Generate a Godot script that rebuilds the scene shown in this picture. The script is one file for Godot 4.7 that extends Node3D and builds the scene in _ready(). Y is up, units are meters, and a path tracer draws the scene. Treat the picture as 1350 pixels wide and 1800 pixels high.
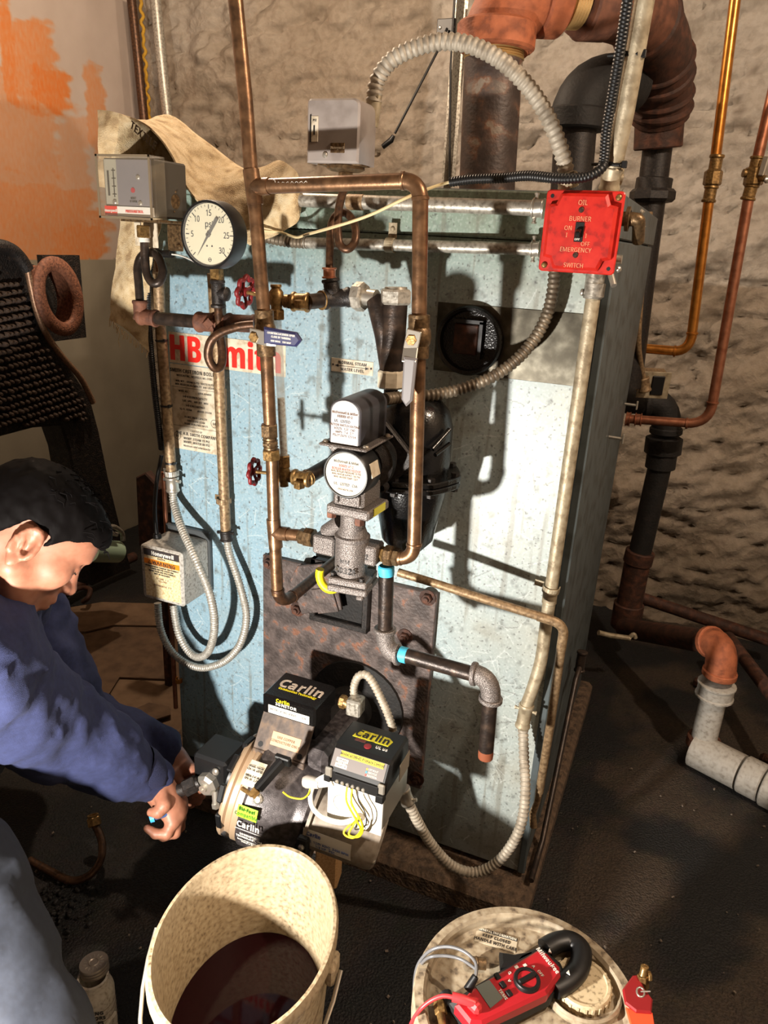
extends Node3D

# ---------------------------------------------------------------- helpers
var used := {}
var M := {}

class Paint:
	func at(_p: Vector3) -> Color:
		return Color(1, 1, 1)

class Flat extends Paint:
	var c: Color
	func _init(k: Color):
		c = k
	func at(_p: Vector3) -> Color:
		return c

class G:
	var st := SurfaceTool.new()
	var grp := -1
	var uvr := Rect2()          # when set: planar texture coordinates
	var uvk := 0                # 0: x,y  1: z,y  2: x,z
	var col := Color(1, 1, 1)
	var paint: Paint = null     # vertex colour from position
	var n := 0
	func _init():
		st.begin(Mesh.PRIMITIVE_TRIANGLES)
	func vert(p: Vector3):
		st.set_smooth_group(grp)
		if uvr.size.x != 0.0:
			var a := p.x if uvk != 1 else p.z
			var b := p.y if uvk != 2 else p.z
			st.set_uv(Vector2((a - uvr.position.x) / uvr.size.x, 1.0 - (b - uvr.position.y) / uvr.size.y))
		if paint:
			st.set_color(paint.at(p))
		st.add_vertex(p)
		n += 1
	func tri(a: Vector3, b: Vector3, c: Vector3):
		if a.is_equal_approx(b) or b.is_equal_approx(c) or a.is_equal_approx(c):
			return
		vert(a); vert(c); vert(b)
	func quad(a: Vector3, b: Vector3, c: Vector3, d: Vector3):
		tri(a, b, c)
		tri(a, c, d)
	func quad_o(a: Vector3, b: Vector3, c: Vector3, d: Vector3, o: Vector3):
		if (b - a).cross(c - a).dot(o) < 0.0:
			quad(d, c, b, a)
		else:
			quad(a, b, c, d)
	func box(xf: Transform3D, s: Vector3, bev := 0.0):
		var h := s / 2.0
		var b: float = minf(bev, minf(h.x, minf(h.y, h.z)) * 0.95)
		var q := h - Vector3(b, b, b)
		grp = -1
		for ax in 3:
			var u := (ax + 1) % 3
			var v := (ax + 2) % 3
			for sg in [-1.0, 1.0]:
				var c := []
				for k in [[-1, -1], [1, -1], [1, 1], [-1, 1]]:
					var p := Vector3()
					p[ax] = sg * h[ax]; p[u] = k[0] * q[u]; p[v] = k[1] * q[v]
					c.append(xf * p)
				var o := Vector3(); o[ax] = sg
				quad_o(c[0], c[1], c[2], c[3], xf.basis * o)
			if b > 0.0:
				for su in [-1.0, 1.0]:
					for sv in [-1.0, 1.0]:
						var e := []
						for k in [[-1, 0], [1, 0], [1, 1], [-1, 1]]:
							var p := Vector3()
							p[ax] = k[0] * q[ax]
							p[u] = su * (h[u] if k[1] == 0 else q[u])
							p[v] = sv * (q[v] if k[1] == 0 else h[v])
							e.append(xf * p)
						var o := Vector3(); o[u] = su; o[v] = sv
						quad_o(e[0], e[1], e[2], e[3], xf.basis * o)
		if b > 0.0:
			for sx in [-1.0, 1.0]:
				for sy in [-1.0, 1.0]:
					for sz in [-1.0, 1.0]:
						var a := xf * Vector3(sx * h.x, sy * q.y, sz * q.z)
						var bb := xf * Vector3(sx * q.x, sy * h.y, sz * q.z)
						var c := xf * Vector3(sx * q.x, sy * q.y, sz * h.z)
						if sx * sy * sz > 0:
							tri(a, bb, c)
						else:
							tri(a, c, bb)
	func bx(a: Vector3, b: Vector3, bev := 0.0):    # box between two corners
		box(Transform3D(Basis(), (a + b) / 2.0), (b - a).abs(), bev)
	func lathe(xf: Transform3D, prof: Array, seg := 20, flat := false, sharp := 35.0, squash := 1.0):
		var g0 := 10
		var pd := Vector2()
		for i in prof.size() - 1:
			var p: Vector2 = prof[i]
			var q: Vector2 = prof[i + 1]
			var d := (q - p).normalized()
			if i > 0 and absf(rad_to_deg(pd.angle_to(d))) > sharp:
				g0 += 1
			pd = d
			grp = -1 if flat else g0
			for k in seg:
				var t0 := TAU * k / seg
				var t1 := TAU * (k + 1) / seg
				var a := xf * Vector3(p.x * cos(t0), p.y, p.x * sin(t0) * squash)
				var b := xf * Vector3(p.x * cos(t1), p.y, p.x * sin(t1) * squash)
				var c := xf * Vector3(q.x * cos(t1), q.y, q.x * sin(t1) * squash)
				var e := xf * Vector3(q.x * cos(t0), q.y, q.x * sin(t0) * squash)
				quad(a, e, c, b)
		grp = -1
	func tube(pts: Array, r, seg := 12, caps := true, closed := false, squash := 1.0, up := Vector3.ZERO):
		var m := pts.size()
		var rings := []
		var nrm := Vector3()
		for i in m:
			var t: Vector3
			if closed:
				t = (pts[(i + 1) % m] - pts[(i - 1 + m) % m]).normalized()
			elif i == 0:
				t = (pts[1] - pts[0]).normalized()
			elif i == m - 1:
				t = (pts[m - 1] - pts[m - 2]).normalized()
			else:
				t = (pts[i + 1] - pts[i - 1]).normalized()
			if i == 0:
				nrm = up if up != Vector3.ZERO else (Vector3.UP if absf(t.y) < 0.9 else Vector3.RIGHT)
			nrm = (nrm - t * nrm.dot(t)).normalized()
			var bn := t.cross(nrm)
			var rad: float = r[i] if r is Array or r is PackedFloat32Array else r
			var ring := []
			for k in seg:
				var a := TAU * k / seg
				ring.append(pts[i] + nrm * cos(a) * rad + bn * sin(a) * rad * squash)
			rings.append(ring)
		grp = 1
		for i in (m if closed else m - 1):
			var A: Array = rings[i]
			var B: Array = rings[(i + 1) % m]
			for k in seg:
				var k1 := (k + 1) % seg
				quad(A[k], A[k1], B[k1], B[k])
		grp = -1
		if caps and not closed:
			for k in seg:
				var k1 := (k + 1) % seg
				tri(pts[0], rings[0][k1], rings[0][k])
				tri(pts[m - 1], rings[m - 1][k], rings[m - 1][k1])
	func prism(xf: Transform3D, poly: PackedVector2Array, d: float, bev := 0.0, smooth := false):   # outline in local xy, from z = 0 to z = d
		if Geometry2D.is_polygon_clockwise(poly):
			poly.reverse()
		var m := poly.size()
		var inn := PackedVector2Array()
		for i in m:
			var a := (poly[i] - poly[(i - 1 + m) % m]).normalized()
			var b := (poly[(i + 1) % m] - poly[i]).normalized()
			var na := Vector2(-a.y, a.x)
			var nb := Vector2(-b.y, b.x)
			var s := (na + nb).normalized()
			inn.append(poly[i] + s * bev / maxf(0.4, s.dot(na)))
		var ix := Geometry2D.triangulate_polygon(inn)
		grp = -1
		for k in range(0, ix.size(), 3):
			var f := [inn[ix[k]], inn[ix[k + 1]], inn[ix[k + 2]]]
			if (f[1] - f[0]).cross(f[2] - f[0]) < 0:
				f.reverse()
			tri(xf * Vector3(f[0].x, f[0].y, d), xf * Vector3(f[1].x, f[1].y, d), xf * Vector3(f[2].x, f[2].y, d))
			tri(xf * Vector3(f[2].x, f[2].y, 0), xf * Vector3(f[1].x, f[1].y, 0), xf * Vector3(f[0].x, f[0].y, 0))
		for i in m:
			var j := (i + 1) % m
			var L := [[inn[i], inn[j], 0.0], [poly[i], poly[j], bev], [poly[i], poly[j], d - bev], [inn[i], inn[j], d]]
			for k in 3:
				if bev == 0.0 and k != 1:
					continue
				grp = 20 if smooth and k == 1 else -1
				var a0 = L[k][0]; var a1 = L[k][1]; var b0 = L[k + 1][0]; var b1 = L[k + 1][1]
				quad(xf * Vector3(a0.x, a0.y, L[k][2]), xf * Vector3(a1.x, a1.y, L[k][2]), xf * Vector3(b1.x, b1.y, L[k + 1][2]), xf * Vector3(b0.x, b0.y, L[k + 1][2]))
		grp = -1
	func sheet(grid: Array, thick := 0.0):     # rows of points, smooth; thick > 0 gives it a back
		var R := grid.size()
		var C: int = grid[0].size()
		var nr := []
		for i in R:
			var row := []
			for j in C:
				var du: Vector3 = grid[i][mini(j + 1, C - 1)] - grid[i][maxi(j - 1, 0)]
				var dv: Vector3 = grid[mini(i + 1, R - 1)][j] - grid[maxi(i - 1, 0)][j]
				row.append(du.cross(dv).normalized())
			nr.append(row)
		for i in R - 1:
			for j in C - 1:
				grp = 1
				quad(grid[i][j], grid[i][j + 1], grid[i + 1][j + 1], grid[i + 1][j])
				if thick > 0.0:
					grp = 2
					quad(grid[i + 1][j] - nr[i + 1][j] * thick, grid[i + 1][j + 1] - nr[i + 1][j + 1] * thick, grid[i][j + 1] - nr[i][j + 1] * thick, grid[i][j] - nr[i][j] * thick)
		if thick > 0.0:
			grp = -1
			for i in R - 1:
				for j in [0, C - 1]:
					quad_o(grid[i][j], grid[i + 1][j], grid[i + 1][j] - nr[i + 1][j] * thick, grid[i][j] - nr[i][j] * thick, grid[i][j] - grid[i][C - 1 - j])
			for j in C - 1:
				for i in [0, R - 1]:
					quad_o(grid[i][j], grid[i][j + 1], grid[i][j + 1] - nr[i][j + 1] * thick, grid[i][j] - nr[i][j] * thick, grid[i][j] - grid[R - 1 - i][j])
		grp = -1
	func done() -> ArrayMesh:
		st.generate_normals()
		return st.commit()

static func v2(a: float, b: float) -> Vector2:
	return Vector2(a, b)

func numbered(n: String) -> String:
	if not used.has(n):
		used[n] = 0
		return n
	used[n] += 1
	return "%s_%03d" % [n, used[n]]

func tag(o: Node3D, label: String, category: String, group := "") -> Node3D:
	o.set_meta("label", label)
	o.set_meta("category", category)
	if group:
		o.set_meta("group", group)
	return o

func thing(called: String, label: String, category: String, at := Vector3.ZERO, group := "") -> Node3D:
	var o := Node3D.new()
	o.name = numbered(called)
	add_child(o)
	o.position = at
	return tag(o, label, category, group)

func origin_of(p: Node3D) -> Vector3:
	var o := Vector3()
	while p and p != self:
		o += p.position
		p = p.get_parent() as Node3D
	return o

func part(called: String, g, m: Material, parent: Node3D, label := "") -> MeshInstance3D:   # geometry given in metres of the room
	var o := MeshInstance3D.new()
	o.name = called
	o.mesh = g.done() if g is G else g
	o.material_override = m
	parent.add_child(o, true)
	if g is G:
		o.position = -origin_of(parent)
	if label:
		o.set_meta("label", label)
	return o

func solo(called: String, g: G, m: Material, label: String, category: String, group := "") -> MeshInstance3D:
	var o := MeshInstance3D.new()
	o.name = numbered(called)
	o.mesh = g.done()
	o.material_override = m
	add_child(o)
	tag(o, label, category, group)
	return o

func struct(called: String, g: G, m: Material) -> MeshInstance3D:
	var o := MeshInstance3D.new()
	o.name = called
	o.mesh = g.done()
	o.material_override = m
	add_child(o)
	o.set_meta("kind", "structure")
	return o

func text(parent: Node3D, s: String, at: Vector3, size: float, m: Material, bas := Basis(), bold := true, wide := 1.0, called := "lettering", lines := 1.0) -> MeshInstance3D:
	var t := TextMesh.new()
	t.text = s
	var f := SystemFont.new()
	f.font_names = PackedStringArray(["Droid Sans"])
	if bold:
		f.font_weight = 700
	t.font = f
	t.font_size = 32
	t.pixel_size = size / 32.0
	t.depth = 0.0008
	t.curve_step = 4.0
	t.line_spacing = (lines - 1.0) * 32.0
	t.horizontal_alignment = HORIZONTAL_ALIGNMENT_CENTER
	var o := MeshInstance3D.new()
	o.name = called
	o.mesh = t
	o.material_override = m
	parent.add_child(o, true)
	o.transform = Transform3D(bas * Basis.from_scale(Vector3(wide, 1, 1)), at - origin_of(parent))
	return o

func frame(o: Vector3, x: Vector3, y: Vector3) -> Transform3D:      # x kept, y made square to it, z = x cross y
	x = x.normalized()
	y = (y - x * y.dot(x)).normalized()
	return Transform3D(Basis(x, y, x.cross(y)), o)

func along(a: Vector3, b: Vector3) -> Transform3D:      # local y runs from a to b
	var y := (b - a).normalized()
	var r := Vector3.RIGHT if absf(y.x) < 0.9 else Vector3.FORWARD
	var x := (r - y * r.dot(y)).normalized()
	return Transform3D(Basis(x, y, x.cross(y)), a)

func fillet(pts: Array, r: float, n := 6) -> Array:
	var out := [pts[0]]
	for i in range(1, pts.size() - 1):
		var p: Vector3 = pts[i]
		var a: Vector3 = pts[i - 1] - p
		var b: Vector3 = pts[i + 1] - p
		var k := minf(r, minf(a.length(), b.length()) * 0.48)
		var s := p + a.normalized() * k
		var e := p + b.normalized() * k
		for j in n + 1:
			var t := float(j) / n
			out.append(s.lerp(p, t).lerp(p.lerp(e, t), t))
	out.append(pts[-1])
	return out

func cat(pts: Array, n := 8) -> Array:      # smooth curve through the points
	var out := []
	for i in pts.size() - 1:
		var p0: Vector3 = pts[maxi(i - 1, 0)]
		var p3: Vector3 = pts[mini(i + 2, pts.size() - 1)]
		for j in n:
			out.append((pts[i] as Vector3).cubic_interpolate(pts[i + 1], p0, p3, float(j) / n))
	out.append(pts[-1])
	return out

func flex(pts: Array, r: float, pitch: float, seg := 12, deep := 0.80) -> G:      # corrugated hose along a curve
	var g := G.new()
	var c := Curve3D.new()
	c.bake_interval = 0.004
	for p in cat(pts, 10):
		c.add_point(p)
	var L := c.get_baked_length()
	var step := pitch / 4.0
	var k := int(L / step)
	var q := []
	var rr := []
	for i in k + 1:
		q.append(c.sample_baked(L * i / k))
		rr.append(r * [1.0, 1.0, (1.0 + deep) / 2.0, deep][i % 4])
	g.tube(q, rr, seg)
	return g

func collar(g: G, a: Vector3, b: Vector3, r: float, bead := 0.0, seg := 18):       # sleeve from a to b with beaded ends
	var L := (b - a).length()
	var k := minf(0.18 * L, r * 0.5)
	if bead == 0.0:
		g.lathe(along(a, b), [v2(0, 0), v2(r * 0.94, 0), v2(r, r * 0.06), v2(r, L - r * 0.06), v2(r * 0.94, L), v2(0, L)], seg)
	else:
		var R := r + bead
		g.lathe(along(a, b), [v2(0, 0), v2(R * 0.93, 0), v2(R, k * 0.25), v2(R, k * 0.8), v2(r, k * 1.2), v2(r, L - k * 1.2), v2(R, L - k * 0.8), v2(R, L - k * 0.25), v2(R * 0.93, L), v2(0, L)], seg)

func hexnut(g: G, a: Vector3, b: Vector3, r: float, sides := 6):
	var L := (b - a).length()
	g.lathe(along(a, b), [v2(0, 0), v2(r * 0.88, 0), v2(r, r * 0.13), v2(r, L - r * 0.13), v2(r * 0.88, L), v2(0, L)], sides, true)

func pipe(g: G, pts: Array, r: float, bend := 0.0, seg := 16):
	g.tube(fillet(pts, bend) if bend > 0.0 else pts, r, seg)

func elbow(g: G, a: Vector3, p: Vector3, b: Vector3, r: float, rim := 0.12, k := 8, seg := 16):     # bend fitting a > corner p > b with end rims
	var q := []
	for j in k + 1:
		var t := float(j) / k
		q.append(a.lerp(p, t).lerp(p.lerp(b, t), t))
	g.tube(q, r, seg)
	var da := (p - a).normalized()
	var db := (b - p).normalized()
	collar(g, a - da * r * 0.02, a + da * r * 0.45, r * (1 + rim), 0.0, seg)
	collar(g, b - db * r * 0.45, b + db * r * 0.02, r * (1 + rim), 0.0, seg)

func screw(g: G, at: Vector3, nrm: Vector3, r: float, h := 0.0):
	g.lathe(along(at, at + nrm), [v2(r, 0), v2(r * 0.95, r * 0.4), v2(r * 0.6, r * 0.75), v2(0, r * 0.85 + h)], 10)

func strap(g: G, c: Vector3, axis: Vector3, outw: Vector3, r: float, w := 0.018, ear := 0.03):   # one-hole pipe strap: hoop and ear
	var q := []
	var side := axis.cross(outw).normalized()
	for j in 13:
		var a := PI * j / 12.0
		q.append(c + side * cos(a) * (r + 0.001) + outw * sin(a) * (r + 0.001))
	q.push_front(c + side * (r + 0.001) - outw * r * 0.8)
	q.append(c - side * (r + 0.001) - outw * r * 0.85)
	var b := q[-1] as Vector3
	for j in q.size() - 1:
		var f := frame((q[j] + q[j + 1]) / 2.0, q[j + 1] - q[j], axis)
		g.box(f, Vector3((q[j + 1] - q[j]).length() * 1.1, w, 0.0022), 0.0004)
	g.box(frame(b - side * ear / 2.0, side, axis), Vector3(ear, w, 0.0022), 0.0005)
	screw(g, b - side * ear * 0.6 + outw * 0.001, outw, w * 0.27)

# ---------------------------------------------------------------- materials
static func noise(seed_: int, freq: float, oct := 4, type := FastNoiseLite.TYPE_SIMPLEX_SMOOTH, fr := FastNoiseLite.FRACTAL_FBM) -> FastNoiseLite:
	var f := FastNoiseLite.new()
	f.seed = seed_
	f.noise_type = type
	f.frequency = freq
	f.fractal_type = fr
	f.fractal_octaves = oct
	return f

func ramp(cols: Array, offs: Array) -> Gradient:
	var gr := Gradient.new()
	var c := PackedColorArray()
	for k in cols:
		c.append(k)
	gr.offsets = PackedFloat32Array(offs)
	gr.colors = c
	return gr

func tex(f: FastNoiseLite, cols: Array, offs: Array, size := 512, soft := 0.5) -> NoiseTexture2D:
	var mid: Color = cols[cols.size() / 2]
	var cs := []
	for k in cols:
		cs.append((k as Color).lerp(mid, soft))
	cols = cs
	var t := NoiseTexture2D.new()
	t.width = size
	t.height = size
	t.seamless = true
	t.noise = f
	t.color_ramp = ramp(cols, offs)
	return t

func bump(f: FastNoiseLite, strength := 4.0, size := 512) -> NoiseTexture2D:
	var t := NoiseTexture2D.new()
	t.width = size
	t.height = size
	t.seamless = true
	t.noise = f
	t.as_normal_map = true
	t.bump_strength = strength
	return t

func mat(c: Color, rough := 0.6, metal := 0.0, albedo: Texture2D = null, scale := 4.0, norm: Texture2D = null, ns := 1.0) -> StandardMaterial3D:
	var m := StandardMaterial3D.new()
	m.albedo_color = c
	m.roughness = rough
	m.metallic = metal
	if albedo or norm:
		m.uv1_triplanar = true
		m.uv1_world_triplanar = true
		m.uv1_scale = Vector3(scale, scale, scale)
	if albedo:
		m.albedo_texture = albedo
	if norm:
		m.normal_enabled = true
		m.normal_texture = norm
		m.normal_scale = ns
	return m

func rgb8(r: int, g: int, b: int) -> Color:
	return Color(r / 255.0, g / 255.0, b / 255.0)

func materials():
	var W := Color(1, 1, 1)
	var n1 := noise(1, 0.012, 5)
	var n2 := noise(2, 0.03, 5)
	var n3 := noise(3, 0.006, 5)
	var speck := noise(4, 0.08, 3)
	var nb := bump(noise(5, 0.05, 4), 3.0)
	var cast := bump(noise(6, 0.12, 3), 6.0)
	M.copper = mat(W, 0.36, 0.7, tex(n1, [rgb8(58, 44, 34), rgb8(108, 80, 56), rgb8(134, 100, 72), rgb8(168, 132, 98)], [0.2, 0.42, 0.6, 0.85]), 6.0, nb, 0.15)
	M.copper_dark = mat(W, 0.42, 0.6, tex(n2, [rgb8(40, 30, 25), rgb8(86, 60, 42), rgb8(118, 84, 60)], [0.25, 0.5, 0.8]), 6.0, nb, 0.2)
	M.copper_bright = mat(W, 0.3, 0.85, tex(n1, [rgb8(150, 92, 36), rgb8(200, 132, 58), rgb8(214, 150, 76)], [0.3, 0.5, 0.75]), 4.0)
	M.copper_red = mat(W, 0.38, 0.8, tex(n1, [rgb8(130, 80, 58), rgb8(176, 116, 88), rgb8(190, 134, 106)], [0.3, 0.5, 0.75]), 4.0)
	M.brass = mat(W, 0.38, 0.65, tex(n2, [rgb8(70, 52, 30), rgb8(148, 116, 70), rgb8(190, 156, 102)], [0.25, 0.5, 0.8]), 8.0, nb, 0.25)
	M.bronze = mat(W, 0.42, 0.7, tex(n2, [rgb8(56, 44, 32), rgb8(118, 94, 66), rgb8(156, 130, 96)], [0.25, 0.5, 0.8]), 8.0, nb, 0.3)
	M.iron = mat(W, 0.45, 0.35, tex(n2, [rgb8(20, 18, 18), rgb8(40, 36, 34), rgb8(74, 62, 54)], [0.3, 0.5, 0.85]), 8.0, cast, 0.35)
	M.iron_pipe = mat(W, 0.4, 0.45, tex(n1, [rgb8(30, 25, 23), rgb8(58, 48, 42), rgb8(104, 82, 66)], [0.3, 0.55, 0.85]), 6.0, nb, 0.3)
	M.iron_grey = mat(W, 0.45, 0.5, tex(noise(9, 0.09, 4), [rgb8(58, 52, 50), rgb8(128, 120, 116), rgb8(186, 178, 172)], [0.25, 0.5, 0.8], 512, 0.15), 10.0, cast, 0.7)
	M.soot = mat(W, 0.7, 0.0, tex(n1, [rgb8(8, 7, 7), rgb8(20, 17, 15), rgb8(40, 31, 26)], [0.3, 0.55, 0.9]), 4.0, nb, 0.5)
	M.rust = mat(W, 0.75, 0.1, tex(n1, [rgb8(58, 36, 28), rgb8(106, 66, 48), rgb8(140, 92, 68)], [0.25, 0.5, 0.8]), 5.0, nb, 0.5)
	M.rust_bright = mat(W, 0.72, 0.1, tex(n1, [rgb8(96, 52, 34), rgb8(164, 92, 58), rgb8(190, 112, 74)], [0.25, 0.5, 0.8]), 5.0, nb, 0.5)
	M.rust_dark = mat(W, 0.7, 0.15, tex(n1, [rgb8(34, 22, 17), rgb8(72, 44, 32), rgb8(124, 74, 50)], [0.3, 0.55, 0.85]), 5.0, nb, 0.6)
	M.steam = mat(W, 0.5, 0.25, tex(n3, [rgb8(28, 24, 24), rgb8(58, 50, 48), rgb8(86, 70, 62), rgb8(150, 96, 66), rgb8(190, 180, 160)], [0.25, 0.5, 0.62, 0.72, 0.8]), 4.0, nb, 0.4)
	M.thread = mat(rgb8(196, 160, 104), 0.4, 0.6)
	M.galv = mat(W, 0.42, 0.55, tex(n2, [rgb8(88, 82, 72), rgb8(172, 166, 154), rgb8(206, 202, 192)], [0.22, 0.45, 0.8]), 6.0, nb, 0.2)
	M.galv_old = mat(W, 0.5, 0.35, tex(n1, [rgb8(96, 82, 62), rgb8(168, 154, 128), rgb8(196, 186, 164)], [0.25, 0.48, 0.8]), 6.0, nb, 0.3)
	M.galv_warm = mat(W, 0.5, 0.4, tex(n2, [rgb8(70, 54, 38), rgb8(146, 120, 88), rgb8(178, 158, 128)], [0.25, 0.5, 0.8]), 6.0, nb, 0.3)
	M.flexsteel = mat(W, 0.45, 0.45, tex(n2, [rgb8(112, 106, 96), rgb8(186, 182, 172), rgb8(214, 210, 202)], [0.25, 0.5, 0.8]), 8.0)
	M.flexold = mat(W, 0.6, 0.25, tex(n1, [rgb8(110, 98, 82), rgb8(170, 160, 144), rgb8(196, 188, 172)], [0.25, 0.5, 0.8]), 5.0)
	M.flexdark = mat(W, 0.5, 0.4, tex(n1, [rgb8(58, 48, 38), rgb8(104, 92, 76), rgb8(150, 140, 122)], [0.3, 0.5, 0.8]), 5.0)
	M.zinc = mat(rgb8(196, 190, 178), 0.35, 0.8)
	M.black = mat(rgb8(16, 16, 17), 0.42)
	M.black_rubber = mat(rgb8(18, 18, 18), 0.65)
	M.black_gloss = mat(rgb8(14, 13, 13), 0.22, 0.0, null, 4.0, cast, 0.12)
	M.grey_paint = mat(W, 0.5, 0.0, tex(n3, [rgb8(120, 110, 104), rgb8(148, 138, 132), rgb8(158, 150, 144)], [0.2, 0.5, 0.8]), 5.0)
	M.white = mat(rgb8(222, 218, 208), 0.5)
	M.ink = mat(rgb8(44, 40, 38), 0.6)
	M.ink_brown = mat(rgb8(110, 84, 64), 0.6)
	M.red = mat(rgb8(206, 36, 26), 0.45)
	M.red_ink = mat(rgb8(224, 38, 28), 0.45)
	M.glass = mat(Color(1, 1, 1, 0.06), 0.03)
	M.glass.transparency = BaseMaterial3D.TRANSPARENCY_ALPHA
	M.plate = mat(W, 0.5, 0.0, tex(n1, [rgb8(150, 132, 104), rgb8(206, 194, 172), rgb8(222, 214, 196)], [0.2, 0.45, 0.8]), 7.0)
	M.label = mat(W, 0.5, 0.0, tex(n2, [rgb8(196, 184, 156), rgb8(232, 226, 208), rgb8(238, 234, 222)], [0.2, 0.42, 0.8]), 9.0)
	M.yellow = mat(rgb8(236, 214, 24), 0.5)
	M.cyan_tape = mat(rgb8(70, 180, 214), 0.55)

class Blob:      # a body as a field of joined round parts, meshed with surface nets
	var ty := PackedInt32Array()
	var pa := PackedVector3Array()
	var pb := PackedVector3Array()
	var ra := PackedFloat32Array()
	var rb := PackedFloat32Array()
	var kk := PackedFloat32Array()
	var bas: Array[Basis] = []
	var nz: FastNoiseLite = null
	var amp := 0.0
	var nscale := Vector3(1, 1, 1)
	var cut: Array[Plane] = []
	var bc := PackedVector3Array()
	var br := PackedFloat32Array()
	func cap(a: Vector3, b: Vector3, r0: float, r1: float, k := 0.02):
		ty.append(0); pa.append(a); pb.append(b); ra.append(r0); rb.append(r1); kk.append(k); bas.append(Basis()); bc.append((a + b) / 2.0); br.append(a.distance_to(b) / 2.0 + maxf(r0, r1) + k)
	func ell(c: Vector3, r: Vector3, rot := Basis(), k := 0.02, sub := false):
		ty.append(2 if sub else 1); pa.append(c); pb.append(r); ra.append(0); rb.append(0); kk.append(k); bas.append(rot.transposed()); bc.append(c); br.append(maxf(r.x, maxf(r.y, r.z)) + k)
	func bones(j: Array, k := 0.02):      # chain of [point, radius]
		for i in j.size() - 1:
			cap(j[i][0], j[i + 1][0], j[i][1], j[i + 1][1], k)
	func f(p: Vector3) -> float:
		var d := 10.0
		for i in ty.size():
			if i > 0 and p.distance_to(bc[i]) - br[i] > (d if ty[i] != 2 else 0.0):
				continue
			var e := 0.0
			var a := pa[i]
			if ty[i] == 0:
				var ab := pb[i] - a
				var t := clampf((p - a).dot(ab) / maxf(ab.length_squared(), 1e-9), 0.0, 1.0)
				e = p.distance_to(a + ab * t) - lerpf(ra[i], rb[i], t)
			else:
				var q := bas[i] * (p - a)
				var r := pb[i]
				var k0 := (q / r).length()
				var k1 := (q / (r * r)).length()
				e = k0 * (k0 - 1.0) / maxf(k1, 1e-6)
			var k := kk[i]
			if ty[i] == 2:
				var h := clampf(0.5 - 0.5 * (d + e) / k, 0.0, 1.0)
				d = lerpf(d, -e, h) + k * h * (1.0 - h)
			else:
				var h := clampf(0.5 + 0.5 * (d - e) / k, 0.0, 1.0)
				d = lerpf(d, e, h) - k * h * (1.0 - h)
		if nz:
			d += nz.get_noise_3dv(p * nscale) * amp
		for c in cut:
			d = maxf(d, c.distance_to(p))
		return d
	func mesh(g, h: float, lo: Vector3, hi: Vector3):
		var B := 4
		var n := Vector3i(((hi - lo) / (h * B)).ceil())
		var rad := h * B * 0.9 + h + amp
		var vals := {}
		var cells := {}
		for bx in n.x:
			for by in n.y:
				for bz in n.z:
					var c := lo + Vector3(bx + 0.5, by + 0.5, bz + 0.5) * (h * B)
					if absf(f(c)) > rad * 1.25:
						continue
					for i in B:
						for j in B:
							for k in B:
								var q := Vector3i(bx * B + i, by * B + j, bz * B + k)
								var s := 0
								var acc := Vector3()
								var m := 0
								var cv := PackedFloat32Array()
								for o in 8:
									var w := q + Vector3i(o & 1, (o >> 1) & 1, (o >> 2) & 1)
									var key := w.x + w.y * 2048 + w.z * 4194304
									var v = vals.get(key)
									if v == null:
										v = f(lo + Vector3(w) * h)
										vals[key] = v
									cv.append(v)
									if v < 0.0:
										s += 1
								if s == 0 or s == 8:
									continue
								for e in [[0, 1], [2, 3], [4, 5], [6, 7], [0, 2], [1, 3], [4, 6], [5, 7], [0, 4], [1, 5], [2, 6], [3, 7]]:
									var a: float = cv[e[0]]
									var b: float = cv[e[1]]
									if (a < 0.0) != (b < 0.0):
										var t := a / (a - b)
										var p0 := Vector3(e[0] & 1, (e[0] >> 1) & 1, (e[0] >> 2) & 1)
										var p1 := Vector3(e[1] & 1, (e[1] >> 1) & 1, (e[1] >> 2) & 1)
										acc += p0.lerp(p1, t)
										m += 1
								cells[q] = lo + (Vector3(q) + acc / m) * h
		g.grp = 1
		for q in cells:
			var w0: int = q.x + q.y * 2048 + q.z * 4194304
			var a: float = vals[w0]
			for ax in 3:
				var dq := Vector3i(); dq[ax] = 1
				var w1: int = w0 + (1 if ax == 0 else (2048 if ax == 1 else 4194304))
				var b: float = vals[w1]
				if (a < 0.0) == (b < 0.0):
					continue
				var u := Vector3i(); u[(ax + 1) % 3] = 1
				var v := Vector3i(); v[(ax + 2) % 3] = 1
				if not (cells.has(q - u) and cells.has(q - v) and cells.has(q - u - v)):
					continue
				var c0: Vector3 = cells[q - u - v]
				var c1: Vector3 = cells[q - v]
				var c2: Vector3 = cells[q]
				var c3: Vector3 = cells[q - u]
				if a < 0.0:
					g.quad(c0, c1, c2, c3)
				else:
					g.quad(c3, c2, c1, c0)
		g.grp = -1

class HairCut extends Blob:
	var src: Blob
	var inv: Transform3D
	func f(p: Vector3) -> float:
		var d := src.f(p)
		var q := inv * p
		# hairline: high over the forehead, down before the ear, low at the nape
		var line := 0.0
		if q.x > 0.03:
			line = lerpf(0.024, 0.050, clampf((q.x - 0.03) / 0.055, 0.0, 1.0))
		elif q.x > 0.008:
			line = lerpf(-0.012, 0.026, (q.x - 0.008) / 0.022)
		elif q.x > -0.035:
			line = 0.012
		else:
			line = lerpf(0.012, -0.080, clampf((-0.035 - q.x) / 0.03, 0.0, 1.0))
		return maxf(d, (line - q.y) * 0.7)

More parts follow.
